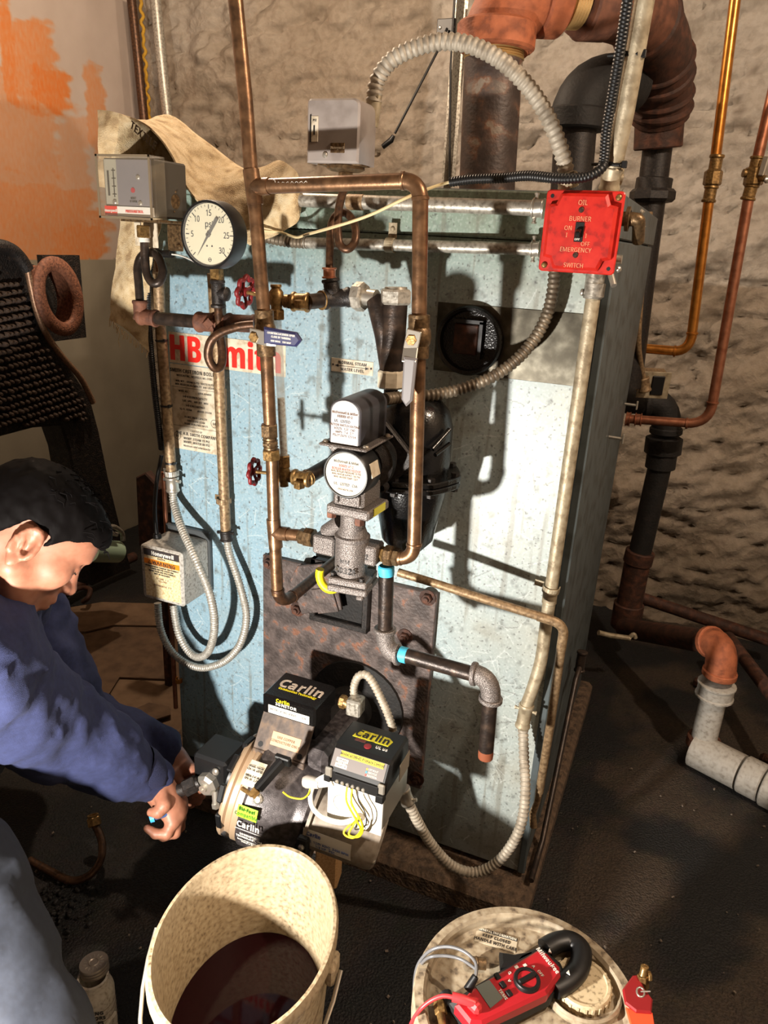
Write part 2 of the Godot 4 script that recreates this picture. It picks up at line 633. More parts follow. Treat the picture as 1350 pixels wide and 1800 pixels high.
func _ready():
	# ------------------------------------------------ camera
	var cam := Camera3D.new()
	cam.name = "camera"
	cam.fov = 68.98
	cam.near = 0.02
	cam.transform = Transform3D(Basis(Vector3(0.920388, 0.050889, -0.387681), Vector3(-0.177273, 0.938047, -0.297729), Vector3(0.348512, 0.342752, 0.872388)), Vector3(0.152860, 1.342164, 1.300000))
	add_child(cam)
	cam.current = true
	# ------------------------------------------------ exposure and air
	var we := WorldEnvironment.new()
	we.name = "environment"
	var env := Environment.new()
	env.background_mode = Environment.BG_COLOR
	env.background_color = Color(0.02, 0.02, 0.022)
	env.ambient_light_source = Environment.AMBIENT_SOURCE_DISABLED
	env.tonemap_mode = Environment.TONE_MAPPER_LINEAR
	env.tonemap_exposure = 1.42
	env.sdfgi_enabled = true
	env.ssao_enabled = true
	env.ssil_enabled = true
	we.environment = env
	add_child(we)
	# ------------------------------------------------ lamps
	materials()
	work_lamp(Vector3(-0.46, 0.63, 1.22), Vector3(-0.40, 0.80, 0.0), Color(1.0, 0.97, 0.93), 2.15)
	ceiling_lamp(Vector3(-1.15, 2.33, -0.45), Color(1.0, 0.90, 0.79), 0.95)
	ceiling_lamp(Vector3(0.95, 2.36, 0.35), Color(1.0, 0.91, 0.81), 1.6)  # unseen second bulb, added as fill light for the right wall
	# ------------------------------------------------ the room
	room()
	# ------------------------------------------------ objects
	boiler()
	fittings()
	flue_pipes()
	right_side()
	left_side()
	burner()
	low_water()
	controls()
	conduits()
	floor_things()
	person()

func work_lamp(at: Vector3, aim: Vector3, c: Color, e: float):
	var t := thing("work_lamp", "small black work lamp with a round lit lens on a wire stand", "lamp", Vector3(at.x, 0, at.z))
	var d := (aim - at).normalized()
	var g := G.new()
	g.lathe(along(at - d * 0.07, at), [v2(0, 0), v2(0.03, 0), v2(0.045, 0.02), v2(0.05, 0.07), v2(0.042, 0.07), v2(0.036, 0.05), v2(0, 0.05)], 24)
	part("housing", g, M.black, t)
	g = G.new()
	g.lathe(along(at - d * 0.018, at), [v2(0, 0), v2(0.036, 0), v2(0.036, 0.004), v2(0, 0.006)], 24)
	var glow := mat(rgb8(255, 250, 240), 0.4)
	glow.emission_enabled = true
	glow.emission = c
	glow.emission_energy_multiplier = 3.0
	part("lens", g, glow, t)
	g = G.new()
	for s in [-1.0, 1.0]:
		g.tube(fillet([at - d * 0.04, at + Vector3(s * 0.06, 0, 0.02), Vector3(at.x + s * 0.07, 0.006, at.z + 0.08), Vector3(at.x + s * 0.07, 0.006, at.z - 0.05)], 0.02), 0.005, 8)
	part("stand", g, M.zinc, t)
	var l := SpotLight3D.new()
	l.name = "work_light"
	add_child(l)
	l.position = at + d * 0.012
	l.look_at_from_position(l.position, aim, Vector3.UP)
	l.light_color = c
	l.light_energy = e
	l.spot_angle = 80.0
	l.spot_angle_attenuation = 0.3
	l.spot_range = 12.0
	l.spot_attenuation = 2.0
	l.light_size = 0.022
	l.shadow_enabled = true

func ceiling_lamp(at: Vector3, c: Color, e: float):
	var t := thing("ceiling_lamp", "bare round bulb in a white porcelain ceiling socket, %s" % ("nearer the stone corner" if at.x < 0 else "added fill towards the right wall"), "lamp", at)
	var g := G.new()
	g.lathe(along(at + Vector3(0, 0.08, 0), at + Vector3(0, 0.02, 0)), [v2(0, 0), v2(0.055, 0), v2(0.055, 0.015), v2(0.03, 0.03), v2(0.022, 0.05), v2(0, 0.05)], 20)
	part("socket", g, M.white, t)
	g = G.new()
	var pr := []
	for k in 13:
		var a := PI * k / 12.0
		pr.append(v2(sin(a) * 0.032, -cos(a) * 0.036 - 0.012))
	g.lathe(Transform3D(Basis(), at), pr, 18)
	var glow := mat(rgb8(255, 240, 220), 0.4)
	glow.emission_enabled = true
	glow.emission = c
	glow.emission_energy_multiplier = 2.0
	part("bulb", g, glow, t)
	var l := OmniLight3D.new()
	l.name = "bulb_light"
	add_child(l)
	l.position = at + Vector3(0, -0.06, 0)
	l.light_color = c
	l.light_energy = e
	l.omni_range = 12.0
	l.omni_attenuation = 2.0
	l.light_size = 0.03
	l.shadow_enabled = true

const BACK := -1.55
const LEFT := -2.18

class WallPaint extends Paint:      # paler above a level edge, tan below, darker towards the foot
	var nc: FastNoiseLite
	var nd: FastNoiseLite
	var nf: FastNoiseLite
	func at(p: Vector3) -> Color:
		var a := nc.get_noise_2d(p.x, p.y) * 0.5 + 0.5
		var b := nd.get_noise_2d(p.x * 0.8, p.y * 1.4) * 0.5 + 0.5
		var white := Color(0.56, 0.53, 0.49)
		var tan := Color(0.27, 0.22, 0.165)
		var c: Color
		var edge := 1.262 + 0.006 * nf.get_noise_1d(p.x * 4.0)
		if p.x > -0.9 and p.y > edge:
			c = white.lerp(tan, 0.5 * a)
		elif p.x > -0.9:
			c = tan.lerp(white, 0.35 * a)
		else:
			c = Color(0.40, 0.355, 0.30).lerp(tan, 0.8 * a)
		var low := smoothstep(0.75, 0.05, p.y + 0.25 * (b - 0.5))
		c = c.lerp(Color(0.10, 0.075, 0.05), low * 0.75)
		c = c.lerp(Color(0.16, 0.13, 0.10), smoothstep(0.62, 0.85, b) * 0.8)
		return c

class FloorPaint extends Paint:
	var fc: FastNoiseLite
	func at(p: Vector3) -> Color:
		var a := fc.get_noise_2d(p.x, p.z) * 0.5 + 0.5
		var c := Color(0.007, 0.006, 0.006).lerp(Color(0.022, 0.016, 0.012), smoothstep(0.42, 0.72, a))
		if p.x > 0.1:
			c = c.lerp(Color(0.060, 0.041, 0.026), 0.7 * smoothstep(0.42, 0.62, a))
		if p.z > 0.75:
			c = c.lerp(Color(0.035, 0.03, 0.028), smoothstep(0.75, 1.0, p.z) * 0.7)
		return c

func orange_wall_image() -> Image:      # brushed paint on the smooth wall: u runs along z from -1.55 to 0.65, v up from 0 to 2.45
	var W := 340
	var H := 380
	var im := Image.create(W, H, false, Image.FORMAT_RGB8)
	var na := noise(31, 0.02, 4)
	var nf := noise(32, 0.12, 3)
	var nst := noise(33, 0.05, 4)
	var base := rgb8(188, 172, 160)
	var low := rgb8(150, 142, 124)
	var org := rgb8(198, 106, 40)
	# paint marks: centre (z, y), half size, strength
	var marks := [
		[Vector2(-0.984, 1.847), Vector2(0.13, 0.16), 0.75, 0.0], [Vector2(-1.055, 1.798), Vector2(0.10, 0.09), 1.0, 0.0],
		[Vector2(-0.877, 1.860), Vector2(0.035, 0.20), 0.9, 0.1], [Vector2(-1.274, 1.767), Vector2(0.055, 0.17), 0.6, 0.1],
		[Vector2(-0.869, 1.561), Vector2(0.24, 0.27), 0.48, 0.0], [Vector2(-1.135, 1.551), Vector2(0.10, 0.22), 0.36, 0.2],
		[Vector2(-0.911, 1.318), Vector2(0.40, 0.18), 0.66, 0.0], [Vector2(-1.130, 1.262), Vector2(0.16, 0.10), 0.8, 0.0],
	]
	for j in H:
		var y := 2.45 * (1.0 - (j + 0.5) / H)
		for i in W:
			var z := -1.55 + 2.2 * (i + 0.5) / W
			var c: Color = base
			var v := na.get_noise_2d(i * 1.4, j * 1.35) * 0.5 + 0.5
			var f := nf.get_noise_2d(i * 4.2, j * 1.35) * 0.5 + 0.5
			c = c.lerp(rgb8(160, 142, 128), v * 0.6)
			var k := 0.0
			for m in marks:
				var d := (Vector2(z, y) - (m[0] as Vector2)) / (m[1] as Vector2)
				d.x += m[3] * d.y
				var e := maxf(absf(d.x), absf(d.y)) * 0.7 + d.length() * 0.3
				e += (nst.get_noise_2d(i * 0.85, j * 2.2)) * 0.45 + (v - 0.5) * 0.3
				k = maxf(k, smoothstep(1.05, 0.75, e) * m[2] * (0.55 + 0.6 * f))
			c = c.lerp(org, clampf(k, 0.0, 1.0))
			if y < 1.206 + 0.004 * f:
				c = low.lerp(rgb8(128, 120, 104), v)
			im.set_pixel(i, j, c)
	return im

func room():
	var T := 0.12
	# stone back wall with real relief
	var nl := noise(11, 2.3, 4)
	var ns := noise(12, 5.5, 4, FastNoiseLite.TYPE_CELLULAR)
	ns.cellular_return_type = FastNoiseLite.RETURN_DISTANCE2_SUB
	var nf := noise(13, 14.0, 4)
	var nr := noise(14, 4.5, 4, FastNoiseLite.TYPE_SIMPLEX_SMOOTH, FastNoiseLite.FRACTAL_RIDGED)
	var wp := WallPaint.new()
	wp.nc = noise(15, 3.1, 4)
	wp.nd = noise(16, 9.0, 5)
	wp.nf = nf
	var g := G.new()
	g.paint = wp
	var nx := 230
	var ny := 190
	var x0 := LEFT - 0.05
	var x1 := 1.65
	var rows := []
	for j in ny + 1:
		var row := []
		for i in nx + 1:
			var x := lerpf(x0, x1, float(i) / nx)
			var y := lerpf(-0.02, 2.47, float(j) / ny)
			var d := nl.get_noise_2d(x, y) * 0.05
			d += clampf(ns.get_noise_2d(x * 0.55, y) + 0.75, 0.0, 0.5) * 0.085
			d -= pow(maxf(0.0, nr.get_noise_2d(x * 0.7, y * 1.5) - 0.45), 1.2) * 0.11
			d += nf.get_noise_2d(x, y) * 0.013
			row.append(Vector3(x, y, BACK + d))
		rows.append(row)
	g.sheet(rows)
	g.grp = -1
	g.paint = Flat.new(Color(0.4, 0.35, 0.3))
	g.bx(Vector3(x0, -0.02, BACK - 0.25), Vector3(x1, 2.47, BACK - 0.09))
	var wm := mat(Color(1, 1, 1), 0.9, 0.0, tex(noise(18, 0.03, 5), [rgb8(214, 206, 196), rgb8(255, 252, 248)], [0.2, 0.6]), 2.2, bump(noise(17, 0.010, 6, FastNoiseLite.TYPE_SIMPLEX_SMOOTH, FastNoiseLite.FRACTAL_RIDGED), 9.0), 0.9)
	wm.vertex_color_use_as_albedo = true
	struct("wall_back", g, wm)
	# smooth painted wall on the left
	g = G.new()
	g.uvk = 1
	g.uvr = Rect2(-1.55, 0, 2.2, 2.45)
	var rows2 := []
	for z in [BACK - 0.1, -0.4, 0.2, 0.65]:
		rows2.append([Vector3(LEFT, 0, z), Vector3(LEFT, 1.2, z), Vector3(LEFT, 2.45, z)])
	g.sheet(rows2)
	g.bx(Vector3(LEFT - T, -0.1, BACK - 0.2), Vector3(LEFT - 0.001, 2.5, 0.65))
	var lm := StandardMaterial3D.new()
	lm.albedo_texture = ImageTexture.create_from_image(orange_wall_image())
	lm.roughness = 0.75
	lm.texture_repeat = false
	lm.normal_enabled = false
	struct("wall_left", g, lm)
	g = G.new()
	g.bx(Vector3(LEFT - T, -0.1, 0.65), Vector3(LEFT - 0.001, 2.5, 2.3))
	struct("wall_left_001", g, mat(rgb8(190, 178, 166), 0.85))
	var plain := mat(rgb8(150, 138, 124), 0.9, 0.0, null, 3.0, bump(noise(19, 0.02, 5), 6.0), 0.8)
	g = G.new()
	g.bx(Vector3(1.6, -0.1, BACK - 0.2), Vector3(1.6 + T, 2.5, 2.3))
	struct("wall_right", g, plain)
	g = G.new()
	g.bx(Vector3(LEFT - T, -0.1, 2.2), Vector3(1.6 + T, 2.5, 2.2 + T))
	struct("wall_front", g, plain)
	g = G.new()
	g.bx(Vector3(LEFT - T, 2.45, BACK - 0.2), Vector3(1.6 + T, 2.57, 2.3))
	struct("ceiling", g, mat(rgb8(120, 106, 92), 0.9))
	# floor: black trodden dirt over concrete
	g = G.new()
	var fl := noise(21, 3.0, 5)
	var ff := noise(22, 30.0, 3)
	var fc := noise(23, 2.6, 5)
	var fp := FloorPaint.new()
	fp.fc = fc
	g.paint = fp
	rows = []
	for j in 181:
		var row := []
		for i in 181:
			var x := lerpf(LEFT - 0.02, 1.62, i / 180.0)
			var z := lerpf(BACK - 0.1, 2.22, j / 180.0)
			row.append(Vector3(x, fl.get_noise_2d(x, z) * 0.006 + ff.get_noise_2d(x, z) * 0.0022 - 0.006, z))
		rows.append(row)
	rows.reverse()
	g.sheet(rows)
	g.grp = -1
	g.bx(Vector3(LEFT - T, -0.14, BACK - 0.2), Vector3(1.6 + T, -0.03, 2.3))
	var fm := mat(Color(1, 1, 1), 0.72, 0.0, tex(noise(24, 0.05, 5), [rgb8(150, 146, 140), rgb8(255, 255, 255)], [0.3, 0.6]), 3.0, bump(noise(25, 0.09, 5), 8.0), 0.7)
	fm.vertex_color_use_as_albedo = true
	struct("floor", g, fm)
	# concrete pad under the boiler
	g = G.new()
	g.bx(Vector3(-0.98, -0.02, -0.88), Vector3(0.035, 0.05, 0.085), 0.012)
	struct("trim_1", g, mat(Color(1, 1, 1), 0.85, 0.0, tex(noise(26, 0.02, 5), [rgb8(40, 32, 26), rgb8(92, 74, 58), rgb8(122, 100, 80)], [0.25, 0.5, 0.8]), 3.0, bump(noise(27, 0.06, 5), 6.0), 0.8))

func panel_image() -> Image:       # worn blue enamel: paint tone, chips, scuffs, drips
	var W = 512
	var H = 768
	var im = Image.create(W, H, false, Image.FORMAT_RGB8)
	var na = noise(41, 0.008, 5)
	var nb = noise(42, 0.05, 4)
	var nc = noise(43, 0.25, 3)
	var nv = noise(44, 0.03, 4)
	for j in H:
		for i in W:
			var u = float(i) / W
			var v = float(j) / H
			var a = na.get_noise_2d(i, j) * 0.5 + 0.5
			var b = nb.get_noise_2d(i, j) * 0.5 + 0.5
			var f = nc.get_noise_2d(i, j) * 0.5 + 0.5
			var k = clampf(u * 1.15 - 0.2 + (a - 0.5) * 0.5, 0.0, 1.0)
			var c = rgb8(138, 168, 184).lerp(rgb8(168, 172, 164), k)
			c = c.lerp(rgb8(128, 146, 126), smoothstep(0.16, 0.02, v) * 0.75)
			c = c.lerp(rgb8(208, 214, 212), smoothstep(0.56, 0.70, f) * 0.30)
			c = c.lerp(rgb8(92, 96, 92), smoothstep(0.60, 0.85, b) * 0.5)
			c = c.lerp(rgb8(110, 104, 88), smoothstep(0.62, 0.8, a) * 0.4 * u)
			var d = nv.get_noise_2d(i * 2.2, j * 0.12)
			c = c.lerp(rgb8(112, 108, 96), smoothstep(0.30, 0.55, d) * 0.4)
			c = c.lerp(rgb8(58, 56, 54), smoothstep(0.72, 0.80, nc.get_noise_2d(i * 0.7 + 300, j * 0.7) * 0.5 + 0.5) * 0.6)
			c = c.lerp(rgb8(84, 84, 80), smoothstep(0.86, 1.0, v) * 0.5)
			im.set_pixel(i, j, c)
	var r = RandomNumberGenerator.new()
	r.seed = 7
	for s in 620:
		var x = r.randf() * W
		var y = H * (0.25 + 0.75 * r.randf()) if s % 4 else H * r.randf()
		if s % 3 == 0:
			x = W * (0.55 + 0.4 * r.randf()); y = H * (0.62 + 0.2 * r.randf())
		var an = r.randf_range(-1.3, 1.3) + (PI if r.randf() < 0.5 else 0.0)
		var L = r.randf_range(4, 26)
		var cc = rgb8(214, 220, 218) if r.randf() < 0.75 else rgb8(96, 96, 92)
		var cu = r.randf_range(-0.03, 0.03)
		for q in int(L):
			an += cu
			x += cos(an); y += sin(an)
			if x < 0 or y < 0 or x >= W or y >= H:
				break
			im.set_pixel(int(x), int(y), im.get_pixel(int(x), int(y)).lerp(cc, 0.5))
	return im

func boiler():
	var t = thing("boiler", "large pale blue metal boiler cabinet with a red lettered label on the concrete pad", "boiler", Vector3(-0.445, 0.05, -0.4))
	var pm = StandardMaterial3D.new()
	pm.albedo_texture = ImageTexture.create_from_image(panel_image())
	pm.roughness = 0.42
	pm.metallic = 0.05
	pm.normal_enabled = false
	M.enamel = pm
	var side = mat(rgb8(98, 106, 108), 0.5, 0.0, tex(noise(45, 0.012, 5), [rgb8(120, 116, 108), rgb8(196, 200, 200), rgb8(214, 218, 220)], [0.2, 0.5, 0.8]), 2.5)
	M.enamel_side = side
	var g = G.new()
	g.bx(Vector3(-0.884, 0.07, -0.80), Vector3(-0.008, 1.418, -0.012), 0.004)
	part("inner_shell", g, M.soot, t)
	g = G.new()
	g.uvr = Rect2(-0.895, 0.06, 0.9, 1.375)
	g.bx(Vector3(-0.893, 0.062, -0.012), Vector3(-0.002, 1.352, 0.0), 0.0025)
	part("front_panel", g, pm, t)
	g = G.new()
	g.uvr = Rect2(-0.895, 0.06, 0.9, 1.375)
	g.bx(Vector3(-0.893, 1.3535, -0.012), Vector3(-0.002, 1.428, 0.0025), 0.003)
	g.bx(Vector3(-0.893, 1.4, 0.0), Vector3(-0.002, 1.406, 0.005), 0.002)
	part("top_rail", g, pm, t, "greenish upper front rail of the jacket")
	g = G.new()
	g.bx(Vector3(-0.893, 1.418, -0.82), Vector3(-0.002, 1.43, -0.0125), 0.002)
	part("top_panel", g, side, t)
	g = G.new()
	g.bx(Vector3(-0.008, 0.062, -0.52), Vector3(0.004, 1.36, -0.0125), 0.003)
	g.bx(Vector3(-0.008, 1.362, -0.52), Vector3(0.006, 1.428, -0.0125), 0.002)
	part("side_panel", g, side, t)
	g = G.new()
	g.bx(Vector3(-0.008, 0.062, -0.82), Vector3(0.000, 1.36, -0.524), 0.003)
	g.bx(Vector3(-0.008, 1.362, -0.82), Vector3(0.003, 1.428, -0.524), 0.002)
	part("side_panel", g, side, t)
	g = G.new()
	g.bx(Vector3(-0.899, 0.062, -0.82), Vector3(-0.887, 1.428, -0.0125), 0.003)
	part("side_panel", g, side, t)
	g = G.new()
	g.bx(Vector3(-0.008, 0.062, -0.012), Vector3(0.008, 1.35, 0.004), 0.003)
	part("corner_trim", g, side, t)
	for p in [Vector3(0.006, 1.3903, -0.0321), Vector3(0.006, 1.4174, -0.3038), Vector3(0.006, 1.3935, -0.3763)]:
		g = G.new()
		screw(g, p, Vector3.RIGHT, 0.006, 0.004)
		part("jacket_screw", g, M.zinc, t)
	# steel strip and round cap
	g = G.new()
	g.bx(Vector3(Vector3(-0.2845, 1.2346, 0).x, 1.124, 0.0), Vector3(-0.003, 1.244, 0.0016), 0.0005)
	part("steel_strip", g, mat(Color(1, 1, 1), 0.34, 0.85, tex(noise(46, 0.02, 5), [rgb8(58, 54, 46), rgb8(84, 80, 70), rgb8(140, 136, 122)], [0.2, 0.5, 0.9]), 2.5), t, "bare dark steel strip")
	g = G.new()
	var hc = Vector3(-0.2187, 1.1833, 0)
	g.lathe(along(hc, hc + Vector3(0, 0, 1)), [v2(0.060, 0), v2(0.060, 0.016), v2(0.057, 0.020), v2(0.052, 0.018), v2(0.050, 0.006), v2(0, 0.006)], 36)
	var cap = part("round_cap", g, M.black_gloss, t, "round glossy black cap")
	g = G.new()
	g.box(Transform3D(Basis(), hc + Vector3(-0.006, 0.002, 0.010)), Vector3(0.044, 0.052, 0.012), 0.002)
	part("inner_block", g, M.rust_dark, cap)
	g = G.new()
	g.bx(hc + Vector3(0.018, -0.030, 0.004), hc + Vector3(0.024, 0.034, 0.019))
	g.bx(hc + Vector3(-0.030, 0.030, 0.004), hc + Vector3(0.024, 0.036, 0.019))
	part("bracket", g, M.black, cap)
	# labels
	g = G.new()
	var la = Vector3(-0.874, 1.075, 0.0)
	g.bx(la, Vector3(-0.593, 1.139, 0.0012), 0.0005)
	var lp = part("name_plate", g, M.plate, t, "cream plate with large red lettering")
	for k in 3:
		text(lp, "HB Smith", Vector3(-0.7392 + 0.0012 * k, 1.106 + (0.0008 if k == 1 else 0.0), 0.0014 + 0.00005 * k), 0.072, M.red_ink, Basis(), true, 0.86)
	g = G.new()
	g.bx(Vector3(-0.874, 0.888, 0.0), Vector3(-0.752, 1.073, 0.0012), 0.0005)
	var sp = part("rating_plate", g, M.plate, t, "cream plate of small black print")
	var sx = -0.812
	var rows = [["SMITH CAST IRON BOILERS", 1.060, 0.0105, true], ["WESTCAST INC.  WESTFIELD, MA. 01085", 1.050, 0.0056, false], ["MAX. W.P. – STEAM 15 PSI – WATER 80 PSI", 1.038, 0.0056, false], ["MIN. RELIEF VALVE CAPACITY   644  LBS/HR", 1.031, 0.0056, false], ["MODEL NO.                      SERIAL NUMBER", 1.017, 0.0050, false], ["I=B=R BURNER CAPACITY", 1.006, 0.0060, false], ["5.60   GPH     600   651   MBH", 0.997, 0.0056, false], ["I=B=R NET RATINGS", 0.987, 0.0060, false], ["SQ. FT.  STEAM            450,000  BTU/HR", 0.978, 0.0052, false], ["A.S.M.E. VALVE CAPACITY", 0.962, 0.0056, false], ["1000 LBS/HR STEAM", 0.954, 0.0056, false], ["DEGREE OF ALLOWED INPUTS", 0.947, 0.0050, false], ["CERTIFIED BY", 0.932, 0.0056, false], ["THE H.B. SMITH COMPANY", 0.924, 0.0092, true], ["MAWP, STEAM 15 PSI", 0.914, 0.0074, true], ["MAWP, WATER 80 PSI", 0.906, 0.0074, true], ["Maximum relief valve capacity", 0.897, 0.0056, false]]
	for r in rows:
		text(sp, r[0], Vector3(sx, r[1], 0.0014), r[2], M.ink, Basis(), r[3], 0.92)
	g = G.new()
	for y in [1.0245, 0.940]:
		g.bx(Vector3(-0.872, y, 0.001), Vector3(-0.754, y + 0.0006, 0.0015))
	for c in [Vector3(-0.765, 0.956, 0.0013), Vector3(-0.862, 0.917, 0.0013)]:
		var q = []
		for k in 20:
			q.append(c + Vector3(cos(TAU * k / 20.0), sin(TAU * k / 20.0), 0) * 0.0085)
		g.tube(q, 0.0005, 4, false, true)
		g.bx(c + Vector3(-0.003, -0.003, 0), c + Vector3(-0.002, 0.003, 0.0005))
		g.bx(c + Vector3(0.002, -0.003, 0), c + Vector3(0.003, 0.003, 0.0005))
		g.bx(c + Vector3(-0.003, -0.0005, 0), c + Vector3(0.003, 0.0005, 0.0005))
	part("printed_rules", g, M.ink, sp).set_meta("kind", "stuff")
	g = G.new()
	var wl = Vector3(-0.492, 1.1228, 0)
	g.bx(wl - Vector3(0.0, 0.024, 0), wl + Vector3(0.088, 0.002, 0.0012), 0.0005)
	var wp = part("water_level_plate", g, M.plate, t, "small cream plate with a double arrow")
	text(wp, "NORMAL STEAM", wl + Vector3(0.045, -0.005, 0.0014), 0.0078, M.ink, Basis(), true)
	text(wp, "WATER LEVEL", wl + Vector3(0.045, -0.0175, 0.0014), 0.0078, M.ink, Basis(), true)
	g = G.new()
	g.bx(wl + Vector3(0.012, -0.0120, 0.001), wl + Vector3(0.076, -0.0110, 0.0016))
	for s in [-1.0, 1.0]:
		var tip = wl + Vector3(0.044 + s * 0.036, -0.0115, 0.0016)
		g.tri(tip, tip + Vector3(-s * 0.008, 0.003, 0), tip + Vector3(-s * 0.008, -0.003, 0))
		screw(g, wl + Vector3(0.044 + s * 0.040, -0.0105, 0.001), Vector3(0, 0, 1), 0.002)
	part("arrow", g, M.ink, wp)
	g = G.new()
	g.bx(Vector3(-0.7475, 1.0338, 0) - Vector3(0, 0.045, 0), Vector3(-0.7362, 1.0351, 0) + Vector3(0.003, 0, 0.0012), 0.0005)
	var rl = part("red_label", g, M.plate, t, "narrow dark red label with a cream border")
	g = G.new()
	g.bx(Vector3(-0.7476, 1.0302, 0) - Vector3(0, 0.039, 0), Vector3(-0.7363, 1.0315, 0) + Vector3(0.0005, 0, 0.0018))
	part("red_field", g, mat(rgb8(140, 40, 44), 0.5), rl)
	# burner mounting plate
	var px0 = -0.640
	var px1 = -0.238
	var py0 = 0.205
	var py1 = 0.684
	g = G.new()
	g.prism(Transform3D(Basis(), Vector3(0, 0, 0.0)), PackedVector2Array([Vector2(px0, py0), Vector2(px1, py0), Vector2(px1, py1), Vector2(px0, py1)]), 0.014, 0.002)
	var plate_m = mat(Color(1, 1, 1), 0.6, 0.15, tex(noise(48, 0.01, 5), [rgb8(36, 30, 28), rgb8(74, 64, 60), rgb8(98, 86, 82), rgb8(150, 84, 52)], [0.25, 0.5, 0.68, 0.8]), 4.0, bump(noise(49, 0.05, 4), 4.0), 0.6)
	M.plate_iron = plate_m
	var bp = part("burner_plate", g, plate_m, t, "dark cast-iron burner mounting plate")
	for p in [Vector3(-0.2565, 0.6743, 0.014), Vector3(-0.2485, 0.2328, 0.014), Vector3(-0.6207, 0.6717, 0.014), Vector3(-0.2991, 0.575, 0.014), Vector3(-0.5505, 0.5756, 0.014)]:
		g = G.new()
		g.lathe(along(p, p + Vector3(0, 0, 1)), [v2(0.017, 0), v2(0.017, 0.003), v2(0.0, 0.003)], 18)
		hexnut(g, p + Vector3(0, 0, 0.003), p + Vector3(0, 0, 0.012), 0.011)
		g.lathe(along(p, p + Vector3(0, 0, 1)), [v2(0.006, 0.01), v2(0.006, 0.018), v2(0, 0.019)], 12)
		part("bolt", g, M.rust_dark, bp)
	g = G.new()
	# inspection door frame
	var f0 = Vector3(-0.4654, 0.6901, 0.014)
	var f1 = Vector3(-0.3785, 0.5647, 0.014)
	for k in [[f0.x - 0.05, f1.x, f0.y + 0.0, f0.y + 0.02], [f0.x - 0.05, f1.x, f1.y, f1.y + 0.014], [f1.x - 0.014, f1.x, f1.y, f0.y + 0.02], [f0.x - 0.05, f0.x - 0.036, f1.y, f0.y + 0.02]]:
		g.bx(Vector3(k[0], k[2], 0.012), Vector3(k[1], k[3], 0.030), 0.002)
	part("door_frame", g, M.iron, bp)
	g = G.new()
	g.bx(Vector3(f0.x - 0.036, f1.y + 0.014, 0.013), Vector3(f1.x - 0.014, f0.y, 0.016))
	part("door_opening", g, M.soot, bp)
	g = G.new()
	var dc = Vector3(-0.4909, 0.6469, 0.035)
	g.prism(frame(dc, Vector3(0.94, 0.33, 0), Vector3(-0.33, 0.94, 0)), PackedVector2Array([Vector2(-0.055, -0.05), Vector2(0.045, -0.05), Vector2(0.052, 0.02), Vector2(0.03, 0.055), Vector2(-0.03, 0.058), Vector2(-0.058, 0.03)]), 0.008, 0.0015)
	g.prism(frame(dc + Vector3(0.014, -0.012, 0.008), Vector3(0.94, 0.33, 0), Vector3(-0.33, 0.94, 0)), PackedVector2Array([Vector2(-0.02, -0.035), Vector2(0.03, -0.035), Vector2(0.03, 0.02), Vector2(-0.02, 0.02)]), 0.005, 0.001)
	var dd = part("swing_door", g, M.plate_iron, bp, "tilted cast-iron inspection door")
	text(dd, "28", dc + Vector3(-0.035, -0.008, 0.0085), 0.026, M.iron, frame(Vector3(), Vector3(0.2, -0.98, 0), Vector3(0.98, 0.2, 0)).basis, true, 1.0, "cast_numeral")
	# blast tube opening flange
	g = G.new()
	var fc = Vector3(-0.40, 0.375, 0.012)
	g.lathe(along(fc, fc + Vector3(0, 0, 1)), [v2(0.11, 0), v2(0.11, 0.010), v2(0.09, 0.014), v2(0.0, 0.014)], 32)
	part("flange", g, M.soot, bp)
	# small bracket screws on the front
	for p in [Vector3(-0.4298, 1.3817, 0), Vector3(-0.0078, 1.2383, 0)]:
		g = G.new()
		screw(g, p, Vector3(0, 0, 1), 0.004)
		part("front_screw", g, M.iron, t)
	# latch pins sticking out of the right side
	for p in [Vector3(0.006, 0.9572, -0.3847), Vector3(0.004, 0.9745, -0.7113)]:
		g = G.new()
		var q: Vector3 = p
		g.tube([q, q + Vector3(0.030, 0, 0)], 0.0035, 8)
		g.box(Transform3D(Basis(), q + Vector3(0.031, 0, 0)), Vector3(0.004, 0.022, 0.012), 0.001)
		part("latch_pin", g, M.zinc, t)

func handwheel(parent: Node3D, c: Vector3, ax: Vector3, r: float, stem_to: Vector3):
	var f = along(c, c + ax)
	var g = G.new()
	var q = []
	for k in 48:
		var a = TAU * k / 48.0
		var rr = r * (0.90 + 0.10 * cos(a * 8.0))
		q.append(f * Vector3(cos(a) * rr, 0, sin(a) * rr))
	g.tube(q, r * 0.16, 8, false, true)
	for k in 4:
		var a = TAU * k / 4.0 + 0.4
		g.tube([f * Vector3(cos(a) * r * 0.2, r * 0.1, sin(a) * r * 0.2), f * Vector3(cos(a) * r * 0.88, 0, sin(a) * r * 0.88)], r * 0.12, 6)
	g.lathe(f, [v2(0, -r * 0.2), v2(r * 0.3, -r * 0.15), v2(r * 0.3, r * 0.25), v2(0, r * 0.3)], 14)
	var w = part("handwheel", g, mat(rgb8(112, 18, 22), 0.5), parent, "dark red cast handwheel")
	g = G.new()
	hexnut(g, f * Vector3(0, r * 0.28, 0), f * Vector3(0, r * 0.45, 0), r * 0.17)
	part("nut", g, M.zinc, w)
	g = G.new()
	g.tube([c, stem_to], r * 0.13, 10)
	part("stem", g, M.brass, parent)

